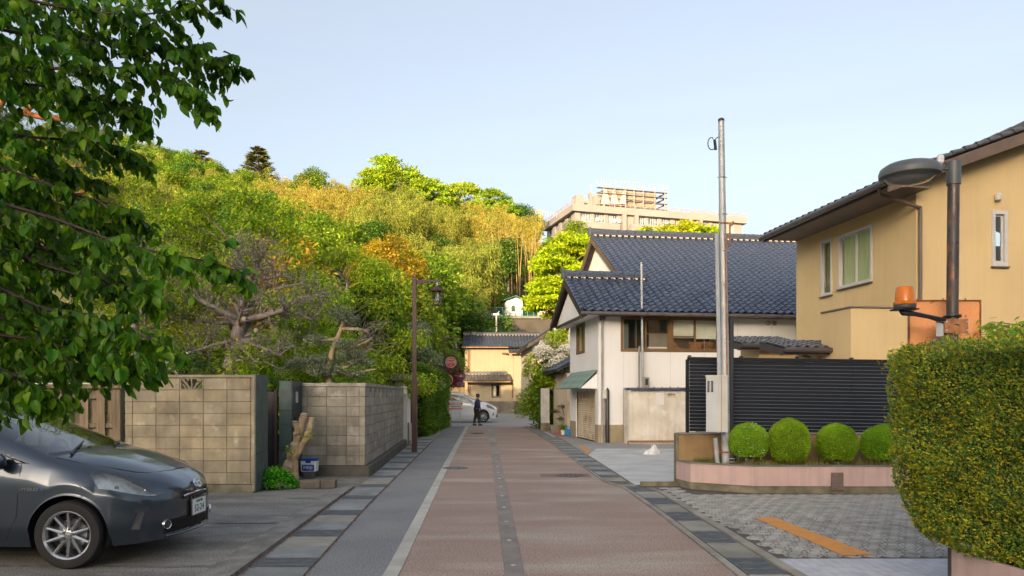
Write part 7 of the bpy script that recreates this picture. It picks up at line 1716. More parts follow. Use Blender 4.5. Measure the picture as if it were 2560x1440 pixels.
#   x (0 = front axle, + forward)   columns: (y,z) of a sill, b side, c waist crease, d belt, e hood edge / roof rail, f mid, g centre
CX_ = [-3.70, -3.66, -3.55, -3.3, -2.78, -2.0, -1.3, -1.0, -.75, -.5, -.2, .1, .34, .515, .645, .735, .79, .828, .845]
PR = {
 'ay': [.0, .55, .72, .80, .82, .82, .82, .82, .82, .82, .82, .82, .80, .75, .65, .51, .385, .21, 0],
 'az': [.42, .36, .30, .26, .24, .20, .20, .20, .20, .20, .20, .20, .20, .21, .215, .22, .225, .23, .25],
 'by': [.0, .62, .80, .865, .885, .875, .875, .875, .875, .878, .885, .885, .865, .80, .68, .54, .40, .22, 0],
 'bz': [.50, .48, .46, .45, .44, .42, .42, .42, .42, .42, .43, .44, .44, .43, .42, .42, .42, .42, .40],
 'cy': [.0, .62, .80, .865, .885, .88, .88, .88, .88, .88, .885, .88, .85, .78, .665, .525, .39, .215, 0],
 'cz': [.70, .72, .74, .76, .77, .77, .76, .76, .76, .76, .75, .73, .69, .65, .62, .60, .585, .56, .50],
 'dy': [.0, .56, .72, .81, .845, .85, .85, .85, .85, .84, .83, .80, .75, .68, .58, .45, .335, .18, 0],
 'dz': [.85, .98, 1.05, 1.06, 1.05, 1.03, 1.01, 1.0, .99, .985, .96, .91, .85, .785, .735, .69, .66, .62, .55],
 'ey': [.0, .52, .60, .635, .65, .655, .65, .665, .70, .735, .745, .71, .655, .59, .51, .42, .33, .20, 0],
 'ez': [1.0, 1.15, 1.34, 1.44, 1.49, 1.515, 1.44, 1.34, 1.245, 1.15, 1.04, .97, .90, .84, .79, .745, .705, .655, .58],
 'fy': [.0, .30, .36, .40, .41, .41, .40, .41, .43, .44, .45, .42, .38, .34, .29, .24, .19, .11, 0],
 'fz': [1.08, 1.25, 1.42, 1.51, 1.55, 1.57, 1.51, 1.415, 1.315, 1.215, 1.095, 1.035, .965, .90, .845, .79, .74, .68, .60],
 'gz': [1.12, 1.29, 1.44, 1.53, 1.565, 1.585, 1.525, 1.435, 1.335, 1.235, 1.115, 1.05, .98, .915, .855, .80, .75, .69, .62]}
def pinside(x, z, poly):
    c = np.zeros(x.shape, bool); n = len(poly)
    for i in range(n):
        (x1, z1), (x2, z2) = poly[i], poly[(i + 1) % n]
        c ^= ((z1 > z) != (z2 > z)) & (x < (x2 - x1) * (z - z1) / (z2 - z1 + 1e-12) + x1)
    return c
def make_car(name, label, loc, rz, paint, group=None, fine=.016, plate_text=None, badge=False, lens=True, sz=1.0):
    t = thing(name, label, 'car', loc, rz, group); t.scale = (1, 1, sz)
    xs = np.unique(np.round(np.concatenate([np.arange(-3.7, -.6, .05), np.arange(-.6, .7, fine), np.arange(.7, .846, fine * .4), [.845]]), 4)); nx_ = len(xs)
    ctrl = []
    for k in 'abcdefg':
        y = smooth_interp(CX_, PR[k + 'y'], xs) if k != 'g' else np.zeros(nx_); z = smooth_interp(CX_, PR[k + 'z'], xs); ctrl.append(np.stack([y, z], 1))
    ctrl = np.array(ctrl)                                   # 7, nx, 2
    arch = np.zeros(nx_)
    for ax in (0, -2.78):
        dd = np.abs(xs - ax); arch = np.maximum(arch, np.where(dd < .375, .325 + np.sqrt(np.maximum(0, .375**2 - dd**2)), 0))
    az = np.maximum(ctrl[0, :, 1], arch); ctrl[0, :, 1] = az; ctrl[1, :, 1] = np.maximum(ctrl[1, :, 1], az + .02 + (az > .3) * .0); ctrl[2, :, 1] = np.maximum(ctrl[2, :, 1], ctrl[1, :, 1] + .075)
    inar = arch > .21; ctrl[0, inar, 0] = ctrl[1, inar, 0] + .006
    tv = np.array([0, .16, .34, .52, .72, .87, 1.0]); q = np.unique(np.concatenate([np.linspace(0, 1, 64)]))
    Y = np.empty((nx_, len(q))); Z = np.empty((nx_, len(q)))
    for i in range(nx_):
        Y[i] = smooth_interp(tv, ctrl[:, i, 0], q); Z[i] = smooth_interp(tv, ctrl[:, i, 1], q)
    X = np.repeat(xs[:, None], len(q), 1)
    nq = len(q)
    cxm = (X[:-1, :-1] + X[1:, 1:]) / 2; czm = (Z[:-1, :-1] + Z[1:, 1:] + Z[1:, :-1] + Z[:-1, 1:]) / 4; cym = (Y[:-1, :-1] + Y[1:, 1:]) / 2; cq = np.repeat(((q[:-1] + q[1:]) / 2)[None, :], nx_ - 1, 0)
    lab = np.zeros(cxm.shape, int)                          # 0 body
    up_ = cq > .73
    lab[(up_) & (cxm > -1.22) & (cxm < -.13 - .15 * (cym / .75) ** 2)] = 1                  # windscreen
    sidew = (cq > .535) & (cq < .71)
    lab[sidew & pinside(cxm, czm, [(-.42, 1.0), (-.52, 1.035), (-1.0, 1.29), (-1.42, 1.42), (-2.2, 1.47), (-3.2, 1.40), (-3.3, 1.10), (-2.3, 1.06)])] = 2
    lab[(cq > .4) & (cq < .86) & pinside(cxm, czm, [(.15, .90), (.22, .93), (.36, .895), (.5, .835), (.62, .76), (.735, .66), (.66, .65), (.5, .67), (.31, .70), (.27, .75), (.21, .84)]) & (cym > .3)] = 3   # headlight
    lab[(cxm > .72) & (czm < .655) & (czm > .575) & (cym < .30) & (cq > .3)] = 4             # upper grille
    lab[(cxm > .70) & (czm < .40) & (czm > .265) & (cym < .52)] = 5                          # lower grille
    lab[(up_) & (cxm < -3.3) & (cxm > -3.6) & (czm > 1.12)] = 2
    lab[(up_) & (cxm > -.15 - .15 * (cym / .75) ** 2) & (cxm < -.07 - .15 * (cym / .75) ** 2) & (cq > .74)] = 6   # cowl
    gl_ = M['car_glass']
    mats_ = {0: paint, 1: gl_, 2: gl_, 3: M['lamp_lens'], 4: M['grille'], 5: M['grille'], 6: M['black_pl']}
    nm_ = {0: 'body', 1: 'windscreen', 2: 'side_windows', 3: 'headlight', 4: 'upper_grille', 5: 'lower_grille', 6: 'wiper_cowl'}
    for k in nm_:
        ii, jj = np.where(lab == k)
        if len(ii) == 0: continue
        VV = []; FF = []
        for sgn in ((1, -1) if k != 3 else (1,)):
            P = np.stack([X, Y * sgn, Z], 2).reshape(-1, 3)
            if k == 3: P = P + np.array([.002, .002 * sgn, .002])
            if k in (4, 5): P = P * np.array([1, 1, 1]) - np.array([.012, 0, 0])
            a = ii * nq + jj; f = np.stack([a, a + nq, a + nq + 1, a + 1], 1)
            if sgn > 0: f = f[:, ::-1]
            VV.append(P); FF.append(f)
        if len(VV) == 2: FF[1] = FF[1] + len(VV[0]); V = np.concatenate(VV); Fc = np.concatenate(FF)
        else: V = VV[0]; Fc = FF[0]
        # drop unused and weld the centre line
        key = np.round(V, 5); _, first, inv = np.unique(key, axis=0, return_index=True, return_inverse=True); Fc = inv.reshape(-1)[Fc]; V = V[first]
        ok = np.array([len(set(f)) == 4 for f in Fc]) if len(Fc) < 60000 else np.ones(len(Fc), bool); tri_ = [list(dict.fromkeys(f.tolist())) for f in Fc[~ok]]; Fl = [f.tolist() for f in Fc[ok]] + [f for f in tri_ if len(f) == 3]
        used = np.unique(np.concatenate([np.array(f) for f in Fl])); mp_ = -np.ones(len(V), int); mp_[used] = np.arange(len(used)); V = V[used]; Fl = [[int(mp_[i]) for i in f] for f in Fl]
        me = bpy.data.meshes.new(nm_[k]); me.from_pydata(V.tolist(), [], Fl); me.update(); me.polygons.foreach_set('use_smooth', [True] * len(me.polygons)); me.materials.append(mats_[k])
        if k == 3:
            for s_ in (1, -1): o = link('headlight', me, None, t); o.scale = (1, s_, 1); hl_ = headlight_inside(o)
            back = me.copy(); back.materials.clear(); back.materials.append(M['lamp_bowl']); back.transform(Matrix.Translation((-.1, -.05, -.03)))
            for s_ in (1, -1): o = link('lamp_bowl', back, None, [c for c in t.children if c.name.startswith('headlight')][0 if s_ > 0 else -1])
        else: link(nm_[k], me, None, t)
    # floor and wheel housings
    MB().box(-3.5, .5, -.6, .6, .19, .24).build('underbody', M['black_pl'], t)
    for ax in (0, -2.78):
        for s_ in (1, -1):
            mb = MB(); n = 18; pts = [(ax + .368 * math.cos(a), .325 + .368 * math.sin(a)) for a in np.linspace(-.35, math.pi + .35, n)]
            for i in range(n - 1):
                (x1, z1), (x2, z2) = pts[i], pts[i + 1]; mb.add([(x1, s_ * .87, z1), (x2, s_ * .87, z2), (x2, s_ * .55, z2), (x1, s_ * .55, z1)], [(0, 1, 2, 3)])
            mb.add([(x, s_ * .55, z) for x, z in pts], [list(range(n))]); mb.build('wheel_housing', M['black_pl'], t, smooth=None)
            wheel(t, ax, s_ * .79, s_)
    # door shut lines, sill, trims
    def side_line(pts, r, m, nm):
        for s_ in (1, -1):
            P = []
            for (x, z) in pts:
                i = int(np.argmin(abs(xs - x))); j = int(np.argmin(abs(Z[i, :48] - z))); P.append((x, s_ * (Y[i, j] + .0005), Z[i, j]))
            MB().tube(P, r, 4).build(nm, m, t)
    side_line([(-.46, .98), (-.46, .9), (-.47, .7), (-.48, .5), (-.55, .38), (-.6, .26)], .0035, M['seam'], 'door_seam'); side_line([(-1.62, 1.0), (-1.62, .7), (-1.62, .4), (-1.62, .25)], .0035, M['seam'], 'door_seam')
    side_line([(-.42, 1.0), (-.62, 1.07), (-1.0, 1.29), (-1.2, 1.36), (-1.42, 1.425), (-1.9, 1.47)], .007, M['chrome_d'], 'window_trim'); side_line([(-.40, 1.0), (-.8, 1.01), (-1.6, 1.03), (-2.6, 1.06)], .007, M['chrome_d'], 'window_trim')
    side_line([(.385, .62), (.42, .60), (.5, .585), (.6, .58)], .0025, M['seam'], 'bumper_seam')
    # hood cut line: runs from cowl forward along the hood edge then across the nose
    for s_ in (1, -1):
        P = []
        for x, yy in ((-.2, .735), (.0, .72), (.2, .66), (.34, .60), (.46, .54), (.55, .44), (.60, .30), (.625, .15), (.63, 0)):
            i = int(np.argmin(abs(xs - x))); j = 32 + int(np.argmin(abs(Y[i, 32:] - yy))); P.append((x, s_ * Y[i, j], Z[i, j] + .0005))
        MB().tube(P, .003, 4).build('bonnet_seam', M['seam'], t)
    # mirrors
    for s_ in (1, -1):
        o = MB(); V, Fs = rbox_data(.13, .2, .15, .045); o.add([(v[0] - .62, v[1] + s_ * .96, v[2] + 1.02) for v in V], Fs); o.build('door_mirror', paint, t, smooth=60); MB().tube([(-.6, s_ * .82, .97), (-.62, s_ * .9, .99)], .03, 6).build('mirror_stalk', M['black_pl'], t)
    # wipers
    for s_, (a, b) in ((1, ((-.12, -.62), (-.30, -.12))), (1, ((-.1, .1), (-.28, .55)))):
        def sz_(x, y): i = int(np.argmin(abs(xs - x))); j = 40 + int(np.argmin(abs(Y[i, 40:] - abs(y)))); return Z[i, j]
        P = [(a[0] + (b[0] - a[0]) * u, a[1] + (b[1] - a[1]) * u, sz_(a[0] + (b[0] - a[0]) * u, a[1] + (b[1] - a[1]) * u) + .02) for u in np.linspace(0, 1, 6)]; MB().tube(P, [.014, .013, .012, .011, .01, .008], 5).build('wiper', M['black_pl'], t)
    # nose parts: grille bar, slats, emblem, plate, fog lamps, lip
    def nose(y, z, off=.006):
        k = int(np.argmin([abs(np.interp(y, Y[i, :][::-1] if False else [0, 1], [0, 1])) for i in range(1)])) if False else 0
        best = None
        mm = (xs > .5); ii = np.where(mm)[0]; sub = (abs(Y[ii] - abs(y)) + abs(Z[ii] - z)); f = np.argmin(sub); i, j = np.unravel_index(f, sub.shape); return (X[ii][i, j] + off, y, z)
    for zc_, rr_ in ((.628, .009),): MB().tube([nose(y, zc_ + .02 * (1 - (y / .27) ** 2) - .02, .006) for y in np.linspace(-.27, .27, 13)], rr_, 6).build('grille_bar', M['chrome'], t)
    for z in (.285, .31, .335, .36, .385): MB().tube([nose(y, z, .0) for y in np.linspace(-.42, .42, 11)], .005, 4).build('grille_slat', M['seam'], t)
    MB().tube([nose(y, .24, -.004) for y in np.linspace(-.5, .5, 17)], .014, 6).build('bumper_lip', paint, t, smooth=60)
    for s_ in (1, -1):
        p = nose(s_ * .5, .36, .004); fo = bpy.data.objects.new('fog_lamp', None); COL.objects.link(fo); fo.parent = t; fo.location = p; fo.rotation_euler = (0, 0, s_ * .45)
        MB().lathe([(.048, .012), (.052, .0), (.044, .018), (.038, .012)], (0, 0, 0), 18, axis='x', cap=False).build('bezel', M['chrome'], fo); MB().lathe([(.04, .0), (.03, .008), (.001, .012)], (0, 0, 0), 16, axis='x').build('lens', M['lamp_lens'], fo)
        MB().add([(.64, s_ * .70, .52), (.595, s_ * .745, .52), (.55, s_ * .785, .36), (.61, s_ * .745, .35)], [(0, 1, 2, 3) if s_ < 0 else (3, 2, 1, 0)]).build('corner_vent', M['vent_grey'], t, smooth=None)
    em_ = bpy.data.objects.new('emblem', None); COL.objects.link(em_); em_.parent = t; p = nose(0, .705, .004); em_.location = (.842, 0, .712); em_.rotation_euler = (0, R(-32), 0)
    def ell(a, b, cz=0, r=.0075): return MB().tube([(0, a * math.cos(u), cz + b * math.sin(u)) for u in np.linspace(0, 2 * math.pi, 25)], r, 6, cap=False)
    ell(.068, .046).build('outer_ring', M['chrome'], em_); ell(.04, .018, .024, .006).build('upper_ring', M['chrome'], em_); ell(.017, .038, .0, .006).build('inner_ring', M['chrome'], em_)
    pt_ = bpy.data.objects.new('number_plate', None); COL.objects.link(pt_); pt_.parent = t; pt_.location = (.858, 0, .475)
    MB().rbox(-.008, .006, -.165, .165, -.083, .083, .003).build('plate', M['white'], pt_); mb = MB(); mb.box(-.006, .009, -.172, -.165, -.09, .09); mb.box(-.006, .009, .165, .172, -.09, .09); mb.box(-.006, .009, -.165, .165, -.09, -.083); mb.box(-.006, .009, -.165, .165, .083, .09); mb.build('plate_frame', M['chrome_d'], pt_)
    if plate_text: text('plate_number', plate_text, .105, M['plate_green'], pt_, (.0075, 0, -.022), (R(90), 0, R(90)), sx=.95)
    if plate_text:
        mb = MB(); [mb.box(.0065, .0085, y, y + .02, .04, .066) for y in (-.07, -.04, -.01, .03, .055)]; mb.build('plate_small_text', M['plate_green'], pt_)
    if badge:
        bp = bpy.data.objects.new('hybrid_badge', None); COL.objects.link(bp); bp.parent = t; bp.location = (-.36, -.884, .755)
        text('badge_text', 'HYBRID', .042, M['chrome'], bp, (0, -.003, 0), (R(90), 0, 0), ext=.002, sx=1.25); MB().lathe([(.013, 0), (.013, .004), (.001, .004)], (.12, -.004, .0), 12, axis='y').build('badge_mark', M['blue'], bp)
    # cabin
    MB().box(-3.0, -.9, -.6, .6, .3, .62).build('seat_base', M['seatgrey'], t)
    for x in (-1.35, -2.3):
        for s_ in (1, -1): MB().rbox(x - .12, x + .0, s_ * .36 - .24, s_ * .36 + .24, .6, 1.12, .05).build('seat_back', M['seatgrey'], t); MB().rbox(x - .1, x - .02, s_ * .36 - .12, s_ * .36 + .12, 1.14, 1.32, .03).build('headrest', M['seatgrey'], t)
    MB().rbox(-.72, -.32, -.68, .68, .75, .96, .05).build('dashboard', M['black_pl'], t)
    MB().tube([(-.86 + .06 * math.cos(u) * .4, .34 + .18 * math.sin(u), .98 + .17 * math.cos(u)) for u in np.linspace(0, 6.283, 20)], .014, 6, cap=False).build('steering_wheel', M['black_pl'], t)
    return t
def headlight_inside(o):
    if o.name.count('.'): pass
    for (x, y, z, r) in ((.44, .58, .725, .052), (.37, .68, .74, .03), (.56, .50, .70, .03)):
        MB().lathe([(r, .0), (r * .92, -.012), (r * .75, -.03), (.001, -.038)], (x, y, z), 14, axis='x', cap=False).build('reflector', M['chrome'], o); MB().lathe([(r * .5, -.02), (r * .42, .006), (.001, .012)], (x, y, z), 12, axis='x', cap=False).build('projector', M['seatgrey'], o)
    MB().tube([(.42, .745, .70), (.52, .68, .67), (.64, .56, .655), (.72, .45, .655)], .006, 5).build('trim_line', M['chrome'], o)
_WH = []
def wheel(t, x, y, s_):
    w = bpy.data.objects.new('wheel', None); COL.objects.link(w); w.parent = t; w.location = (x, y, .322); w.rotation_euler = (0, 0, 0 if s_ < 0 else math.pi)
    if not _WH:
        ty = MB().lathe([(.225, .1), (.27, .105), (.305, .1), (.32, .08), (.3235, .04), (.3235, -.04), (.32, -.08), (.305, -.1), (.27, -.106), (.228, -.098)], (0, 0, 0), 48, axis='y', cap=False)
        rm = MB().lathe([(.222, .09), (.215, .0), (.205, -.055), (.218, -.085), (.231, -.101), (.228, -.103), (.212, -.09)], (0, 0, 0), 48, axis='y', cap=False)
        for k in range(10):
            a = 2 * math.pi * k / 10 + .31; ca, sa = math.cos(a), math.sin(a)
            def pp(r, off, yy): return (r * ca - off * sa, yy, r * sa + off * ca)
            rm.add([pp(.04, -.018, -.066), pp(.04, .018, -.066), pp(.21, .011, -.088), pp(.21, -.011, -.088), pp(.04, 0, -.078), pp(.21, 0, -.098), pp(.04, -.022, -.03), pp(.04, .022, -.03), pp(.21, .02, -.045), pp(.21, -.02, -.045)],
                   [(0, 4, 5, 3), (4, 1, 2, 5), (6, 0, 3, 9), (1, 7, 8, 2)])
        hub = MB().lathe([(.058, -.03), (.06, -.068), (.034, -.074), (.032, -.082), (.001, -.086)], (0, 0, 0), 24, axis='y', cap=False)
        nut = MB()
        for k in range(5): a = 2 * math.pi * k / 5 + .2; nut.lathe([(.011, -.06), (.011, -.078), (.001, -.08)], (.05 * math.cos(a), 0, .05 * math.sin(a)), 8, axis='y')
        dk = MB().lathe([(.2, .0), (.2, .02), (.001, .02)], (0, 0, 0), 24, axis='y'); ds = MB().lathe([(.001, -.012), (.14, -.012), (.145, -.0), (.145, .01)], (0, 0, 0), 30, axis='y', cap=False)
        for mb, nm, m in ((ty, 'tyre', M['tyre']), (rm, 'rim', M['alloy']), (hub, 'hub_cap', M['alloy']), (nut, 'wheel_nut', M['seatgrey']), (dk, 'inner_rim', M['black_pl']), (ds, 'brake_disc', M['galv'])): _WH.append((nm, mbmesh(mb, nm, m)))
        for nm, me in _WH: me.set_sharp_from_angle(angle=R(38))
    for nm, me in _WH: link(nm, me, None, w)
def paintmat(name, c, metal=.6, fl=.0):
    m = bpy.data.materials.new(name); m.use_nodes = True; b = m.node_tree.nodes['Principled BSDF']; b.inputs['Base Color'].default_value = (*c, 1); b.inputs['Metallic'].default_value = metal; b.inputs['Roughness'].default_value = .32; b.inputs['Coat Weight'].default_value = 1; b.inputs['Coat Roughness'].default_value = .03
    N = m.node_tree.nodes; L = m.node_tree.links; no = N.new('ShaderNodeTexNoise'); no.inputs['Scale'].default_value = 900; no.inputs['Detail'].default_value = 1; gp = N.new('ShaderNodeNewGeometry'); L.new(gp.outputs['Position'], no.inputs['Vector']); mr = N.new('ShaderNodeMapRange'); mr.inputs[3].default_value = .26; mr.inputs[4].default_value = .42; L.new(no.outputs[0], mr.inputs[0]); L.new(mr.outputs[0], b.inputs['Roughness']); return m
M['car_paint'] = paintmat('gunmetal_paint', (.045, .062, .085), .75); M['car_white'] = paintmat('white_car_paint', (.75, .76, .78), 0)
M['car_glass'] = glassmat('car_glass', (.42, .5, .48), .14, .0)
M['lamp_lens'] = glassmat('headlamp_lens', (.82, .85, .84), .12, .02)
M['lamp_bowl'] = mat('lamp_bowl', (.62, .64, .62), (.4, .42, .42), ns=14, rough=.25, metal=.5); M['grille'] = mat('grille_black', (.008, .009, .01), rough=.35); M['seam'] = mat('seam_black', (.006, .006, .007), rough=.6); M['chrome'] = mat('chrome', (.75, .76, .78), (.72, .73, .75), rough=.08, metal=1); M['chrome_d'] = mat('chrome_dark', (.35, .32, .28), rough=.25, metal=1)
M['vent_grey'] = mat('vent_grey', (.08, .085, .09), rough=.3); M['plate_green'] = mat('plate_green', (.01, .12, .07), rough=.5); M['seatgrey'] = mat('seat_grey', (.06, .06, .065), rough=.8); M['tyre'] = mat('tyre_rubber', (.014, .014, .015), (.02, .02, .02), rough=.75); M['alloy'] = mat('alloy', (.55, .56, .57), (.5, .51, .52), rough=.22, metal=.85)
prius = make_car('parked_car', 'dark grey hatchback car parked nose to the street in the lower left corner', (-4.2, 7.68, 0.004), 0, M['car_paint'], fine=.012, plate_text='52-24', badge=True)
whc = make_car('parked_car', 'white car parked across the far end of the street behind the walking man', (XZ(1208, 1040, 43.2)[0] - .0, 44.1, 0.002), 0, M['car_white'], fine=.03, sz=1.16)
# ================================================================ WALKING MAN
mg = G(1193, 1064); man = thing('person', 'man in a dark blue jacket and dark trousers walking across the street', 'person', (mg.x, mg.y, 0))
def skinned(name, verts, edges, radii, m, parent, sub=1, root=0):
    me = bpy.data.meshes.new(name); me.from_pydata(verts, edges, []); me.update(); o = link(name, me, None, parent); me.materials.append(m)
    md = o.modifiers.new('skin', 'SKIN'); md.use_smooth_shade = True
    for i, rr_ in enumerate(radii): me.skin_vertices[0].data[i].radius = rr_ if hasattr(rr_, '__len__') else (rr_, rr_)
    me.skin_vertices[0].data[root].use_root = True
    s = o.modifiers.new('sub', 'SUBSURF'); s.levels = sub; s.render_levels = sub; return o
Msk = mat('skin', (.42, .25, .17), rough=.6); Mhair = mat('hair', (.02, .018, .016), rough=.6); Mjk = mat('jacket_navy', (.025, .04, .1), (.035, .05, .12), rough=.8); Mtr = mat('trousers_olive', (.035, .035, .026), (.045, .044, .032), rough=.85)
# body walks towards +x a little away from us; legs apart mid-stride
Vb = [(0, 0, .88), (0, 0, 1.08), (.01, 0, 1.28), (.02, 0, 1.42), (.03, 0, 1.49), (.05, 0, 1.58), (.05, 0, 1.66),
      (-.02, .1, .84), (-.1, .1, .47), (-.2, .11, .1), (-.16, .11, .05), (-.07, .12, .03),
      (.02, -.1, .84), (.1, -.1, .48), (.1, -.1, .1), (.14, -.1, .05), (.24, -.1, .03),
      (.01, .2, 1.38), (-.06, .24, 1.14), (-.02, .25, .9), (.02, .25, .83), (.01, -.2, 1.38), (.05, -.25, 1.14), (.12, -.27, .93), (.14, -.27, .87)]
Eb = [(0, 1), (1, 2), (2, 3), (3, 4), (4, 5), (5, 6), (0, 7), (7, 8), (8, 9), (9, 10), (10, 11), (0, 12), (12, 13), (13, 14), (14, 15), (15, 16), (2, 17), (17, 18), (18, 19), (19, 20), (2, 21), (21, 22), (22, 23), (23, 24)]
Rb = [.13, .13, .14, .09, .05, .09, .08, .085, .055, .035, .04, .03, .085, .055, .035, .04, .03, .055, .042, .032, .03, .055, .042, .032, .03]
fing = []
for hb_, sg in ((20, 1), (24, -1)):
    p = Vector(Vb[hb_])
    for k in range(5):
        a = p + Vector(((k - 2) * .013, 0, -.03)); b = a + Vector((.004 + (k - 2) * .004 + (.02 if k == 4 else 0), 0, -.05 + (.02 if k == 4 else 0))); Vb += [tuple(a), tuple(b)]; Eb += [(hb_, len(Vb) - 2), (len(Vb) - 2, len(Vb) - 1)]; Rb += [.009, .007]
skinned('body', Vb, Eb, Rb, Msk, man)
skinned('jacket', [(0, 0, .84), (0, 0, .98), (0, 0, 1.12), (.01, 0, 1.28), (.02, 0, 1.42), (.03, 0, 1.48), (.01, .2, 1.39), (-.06, .25, 1.14), (-.02, .26, .9), (.01, -.2, 1.39), (.05, -.26, 1.14), (.12, -.28, .93)],
        [(0, 1), (1, 2), (2, 3), (3, 4), (4, 5), (3, 6), (6, 7), (7, 8), (3, 9), (9, 10), (10, 11)], [(.19, .15), (.2, .16), (.2, .16), (.2, .15), (.13, .12), .075, .08, .065, .05, .08, .065, .05], Mjk, man, root=2)
skinned('trousers', [(0, 0, .9), (-.02, .1, .82), (-.1, .1, .47), (-.19, .11, .1), (.02, -.1, .82), (.1, -.1, .48), (.1, -.1, .1)], [(0, 1), (1, 2), (2, 3), (0, 4), (4, 5), (5, 6)], [.17, .125, .09, .07, .125, .09, .07], Mtr, man)
mb = MB(); mb.rbox(-.26, -.05, .07, .15, 0, .09, .025); mb.build('shoe', M['iron'], man); mb = MB(); mb.rbox(.05, .28, -.14, -.06, 0, .09, .025); mb.build('shoe', M['iron'], man)
mb = MB(); V = []; n1 = 12
mb.lathe([(.03, 1.525), (.085, 1.56), (.1, 1.62), (.09, 1.69), (.05, 1.73), (.001, 1.74)], (.035, 0, 0), 14); mb.build('hair', Mhair, man, smooth=80)
mb = MB(); mb.rbox(.12, .15, -.02, .02, 1.585, 1.62, .008); mb.build('nose', Msk, man); mb = MB(); mb.lathe([(.009, -.004), (.009, .004)], (.13, -.035, 1.635), 8, axis='x'); mb.lathe([(.009, -.004), (.009, .004)], (.13, .035, 1.635), 8, axis='x'); mb.box(.128, .14, -.025, .025, 1.555, 1.563); mb.build('eyes_and_mouth', M['iron'], man); MB().rbox(.02, .06, -.105, -.09, 1.59, 1.65, .006).build('ear', Msk, man); MB().rbox(.02, .06, .09, .105, 1.59, 1.65, .006).build('ear', Msk, man)
# ================================================================ GARDEN BEHIND THE WALLS
gsoil = sheet('garden_ground', [(-40, 13.1), (-4.9, 13.1), (-4.6, 15), (-4.5, 24), (-6, 38), (-40, 60)], .01, M['floor_wood'])
r = np.random.default_rng(41)
def sparse_tree(name, label, x, y, h, wid, n, m, seed, ln=.1, nc=34, z0=1.6, rad=.13, bark='bark_grey', droop=.7, flat=.55, cr=.55, lean=(0, 0), group=None):
    r = np.random.default_rng(seed); cl = dome(nc, wid, h - z0, z0, cr, r, flat, ymul=.7)
    t = thing(name, label, 'tree', (x, y, 0), 0, group)
    link('crown', clump_leaves('crown', cl, n, ln, ln * .42, m, r, droop=droop, shell=.85, up=.2), None, t)
    link('trunk', mbmesh(trunk_mb(cl, 1.2, rad, r, lean=lean, twigs=3), 'trunk', M[bark]), None, t); return t
sparse_tree('garden_tree', 'large spreading fresh green tree filling the garden behind the bare tree', -8.6, 22.5, 7.5, 4.4, 56000, LM['garden'], 1, ln=.13, nc=60, cr=.75, rad=.2)
sparse_tree('garden_tree', 'yellowish green garden tree right of the big spreading one, its top over the bare twigs', -5.6, 24.5, 6.6, 2.8, 26000, LM['garden'], 2, ln=.12, nc=38, cr=.65)
sparse_tree('garden_tree', 'tall garden tree half hidden by the cherry leaves on the left', -13.5, 22.0, 8.9, 4.6, 40000, LM['garden'], 3, ln=.13, nc=50, cr=.8, rad=.2)
sparse_tree('garden_tree', 'low leafy garden tree with drooping leaves right behind the grey block wall', -5.5, 19.2, 3.9, 1.35, 9500, LM['garden'], 4, ln=.1, nc=20, cr=.42, z0=1.5, rad=.06)
sparse_tree('garden_tree', 'fresh green tree behind the first block wall, left of the bare tree trunk', -8.9, 17.5, 5.2, 2.0, 13000, LM['garden'], 5, ln=.1, nc=26, cr=.5, rad=.09)
at(560, 640, 34, 'rust', 'orange_tree', 'small tree with orange leaves glowing through the middle of the garden', 6.2, native=8.5)
at(700, 600, 36, 'rust', 'orange_tree', 'small orange leafed tree behind the top of the bare tree', 6.6, native=8.5)
# clipped dark evergreens as the shaded backdrop
for i, (px, py, Y, h, w, lb) in enumerate(((945, 680, 27, 6.3, 1.1, 'tall dark green conifer column left of the first lantern post'), (905, 720, 26, 5.6, 1.0, 'dark green conifer column behind the cloud pruned tree'), (860, 740, 27.5, 5.2, 1.2, 'dark green conifer, left one of the group behind the cloud pruned tree'))):
    X = (px - CX) / F * Y; r = np.random.default_rng(50 + i); n = 15000; z = r.uniform(.1, 1, n) ** .8 * h; q = w * (1 - (z / h) ** 2.2) ** .5 * (1 + .15 * np.sin(z * 5 + i)); a = r.uniform(0, 6.28, n); q *= 1 - .25 * r.random(n) ** 2 + .12 * np.sin(a * 5 + z * 2)
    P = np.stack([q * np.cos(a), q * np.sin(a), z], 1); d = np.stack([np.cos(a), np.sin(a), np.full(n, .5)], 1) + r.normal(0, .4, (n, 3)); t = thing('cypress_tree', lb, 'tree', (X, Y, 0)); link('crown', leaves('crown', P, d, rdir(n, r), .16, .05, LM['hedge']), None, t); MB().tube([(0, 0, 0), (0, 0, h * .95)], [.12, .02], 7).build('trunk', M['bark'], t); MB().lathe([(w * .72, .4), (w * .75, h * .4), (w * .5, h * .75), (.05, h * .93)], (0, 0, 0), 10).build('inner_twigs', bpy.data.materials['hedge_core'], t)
for i, (px, py, Y, h, w, mt, lb) in enumerate(((1035, 800, 33, 4.9, 1.1, 'grey', 'pale grey-green loose shrub between first lantern post and the clipped hedge'), (1048, 830, 39.5, 4.6, .7, 'gold', 'yellowish shrub peeping over the clipped hedge'), (1080, 720, 46, 8.0, 1.0, 'mid', 'vivid green tree standing tall behind the clipped hedge'))):
    X = (px - CX) / F * Y; r = np.random.default_rng(70 + i); cl = dome(16, w, h * .65, h * .3, .5, r, .8); t = thing('tall_shrub', lb, 'shrub', (X, Y, 0)); link('crown', clump_leaves('crown', cl, 8000, .13, .07, LM[mt], r), None, t); link('trunk', mbmesh(trunk_mb(cl, .8, .07, r), 'trunk', M['bark_grey']), None, t)
bx = thing('background_hedge', 'dark shaded evergreen hedge along the back of the garden', 'hedge', (-9, 27.5, 0)); r = np.random.default_rng(90); n = 30000
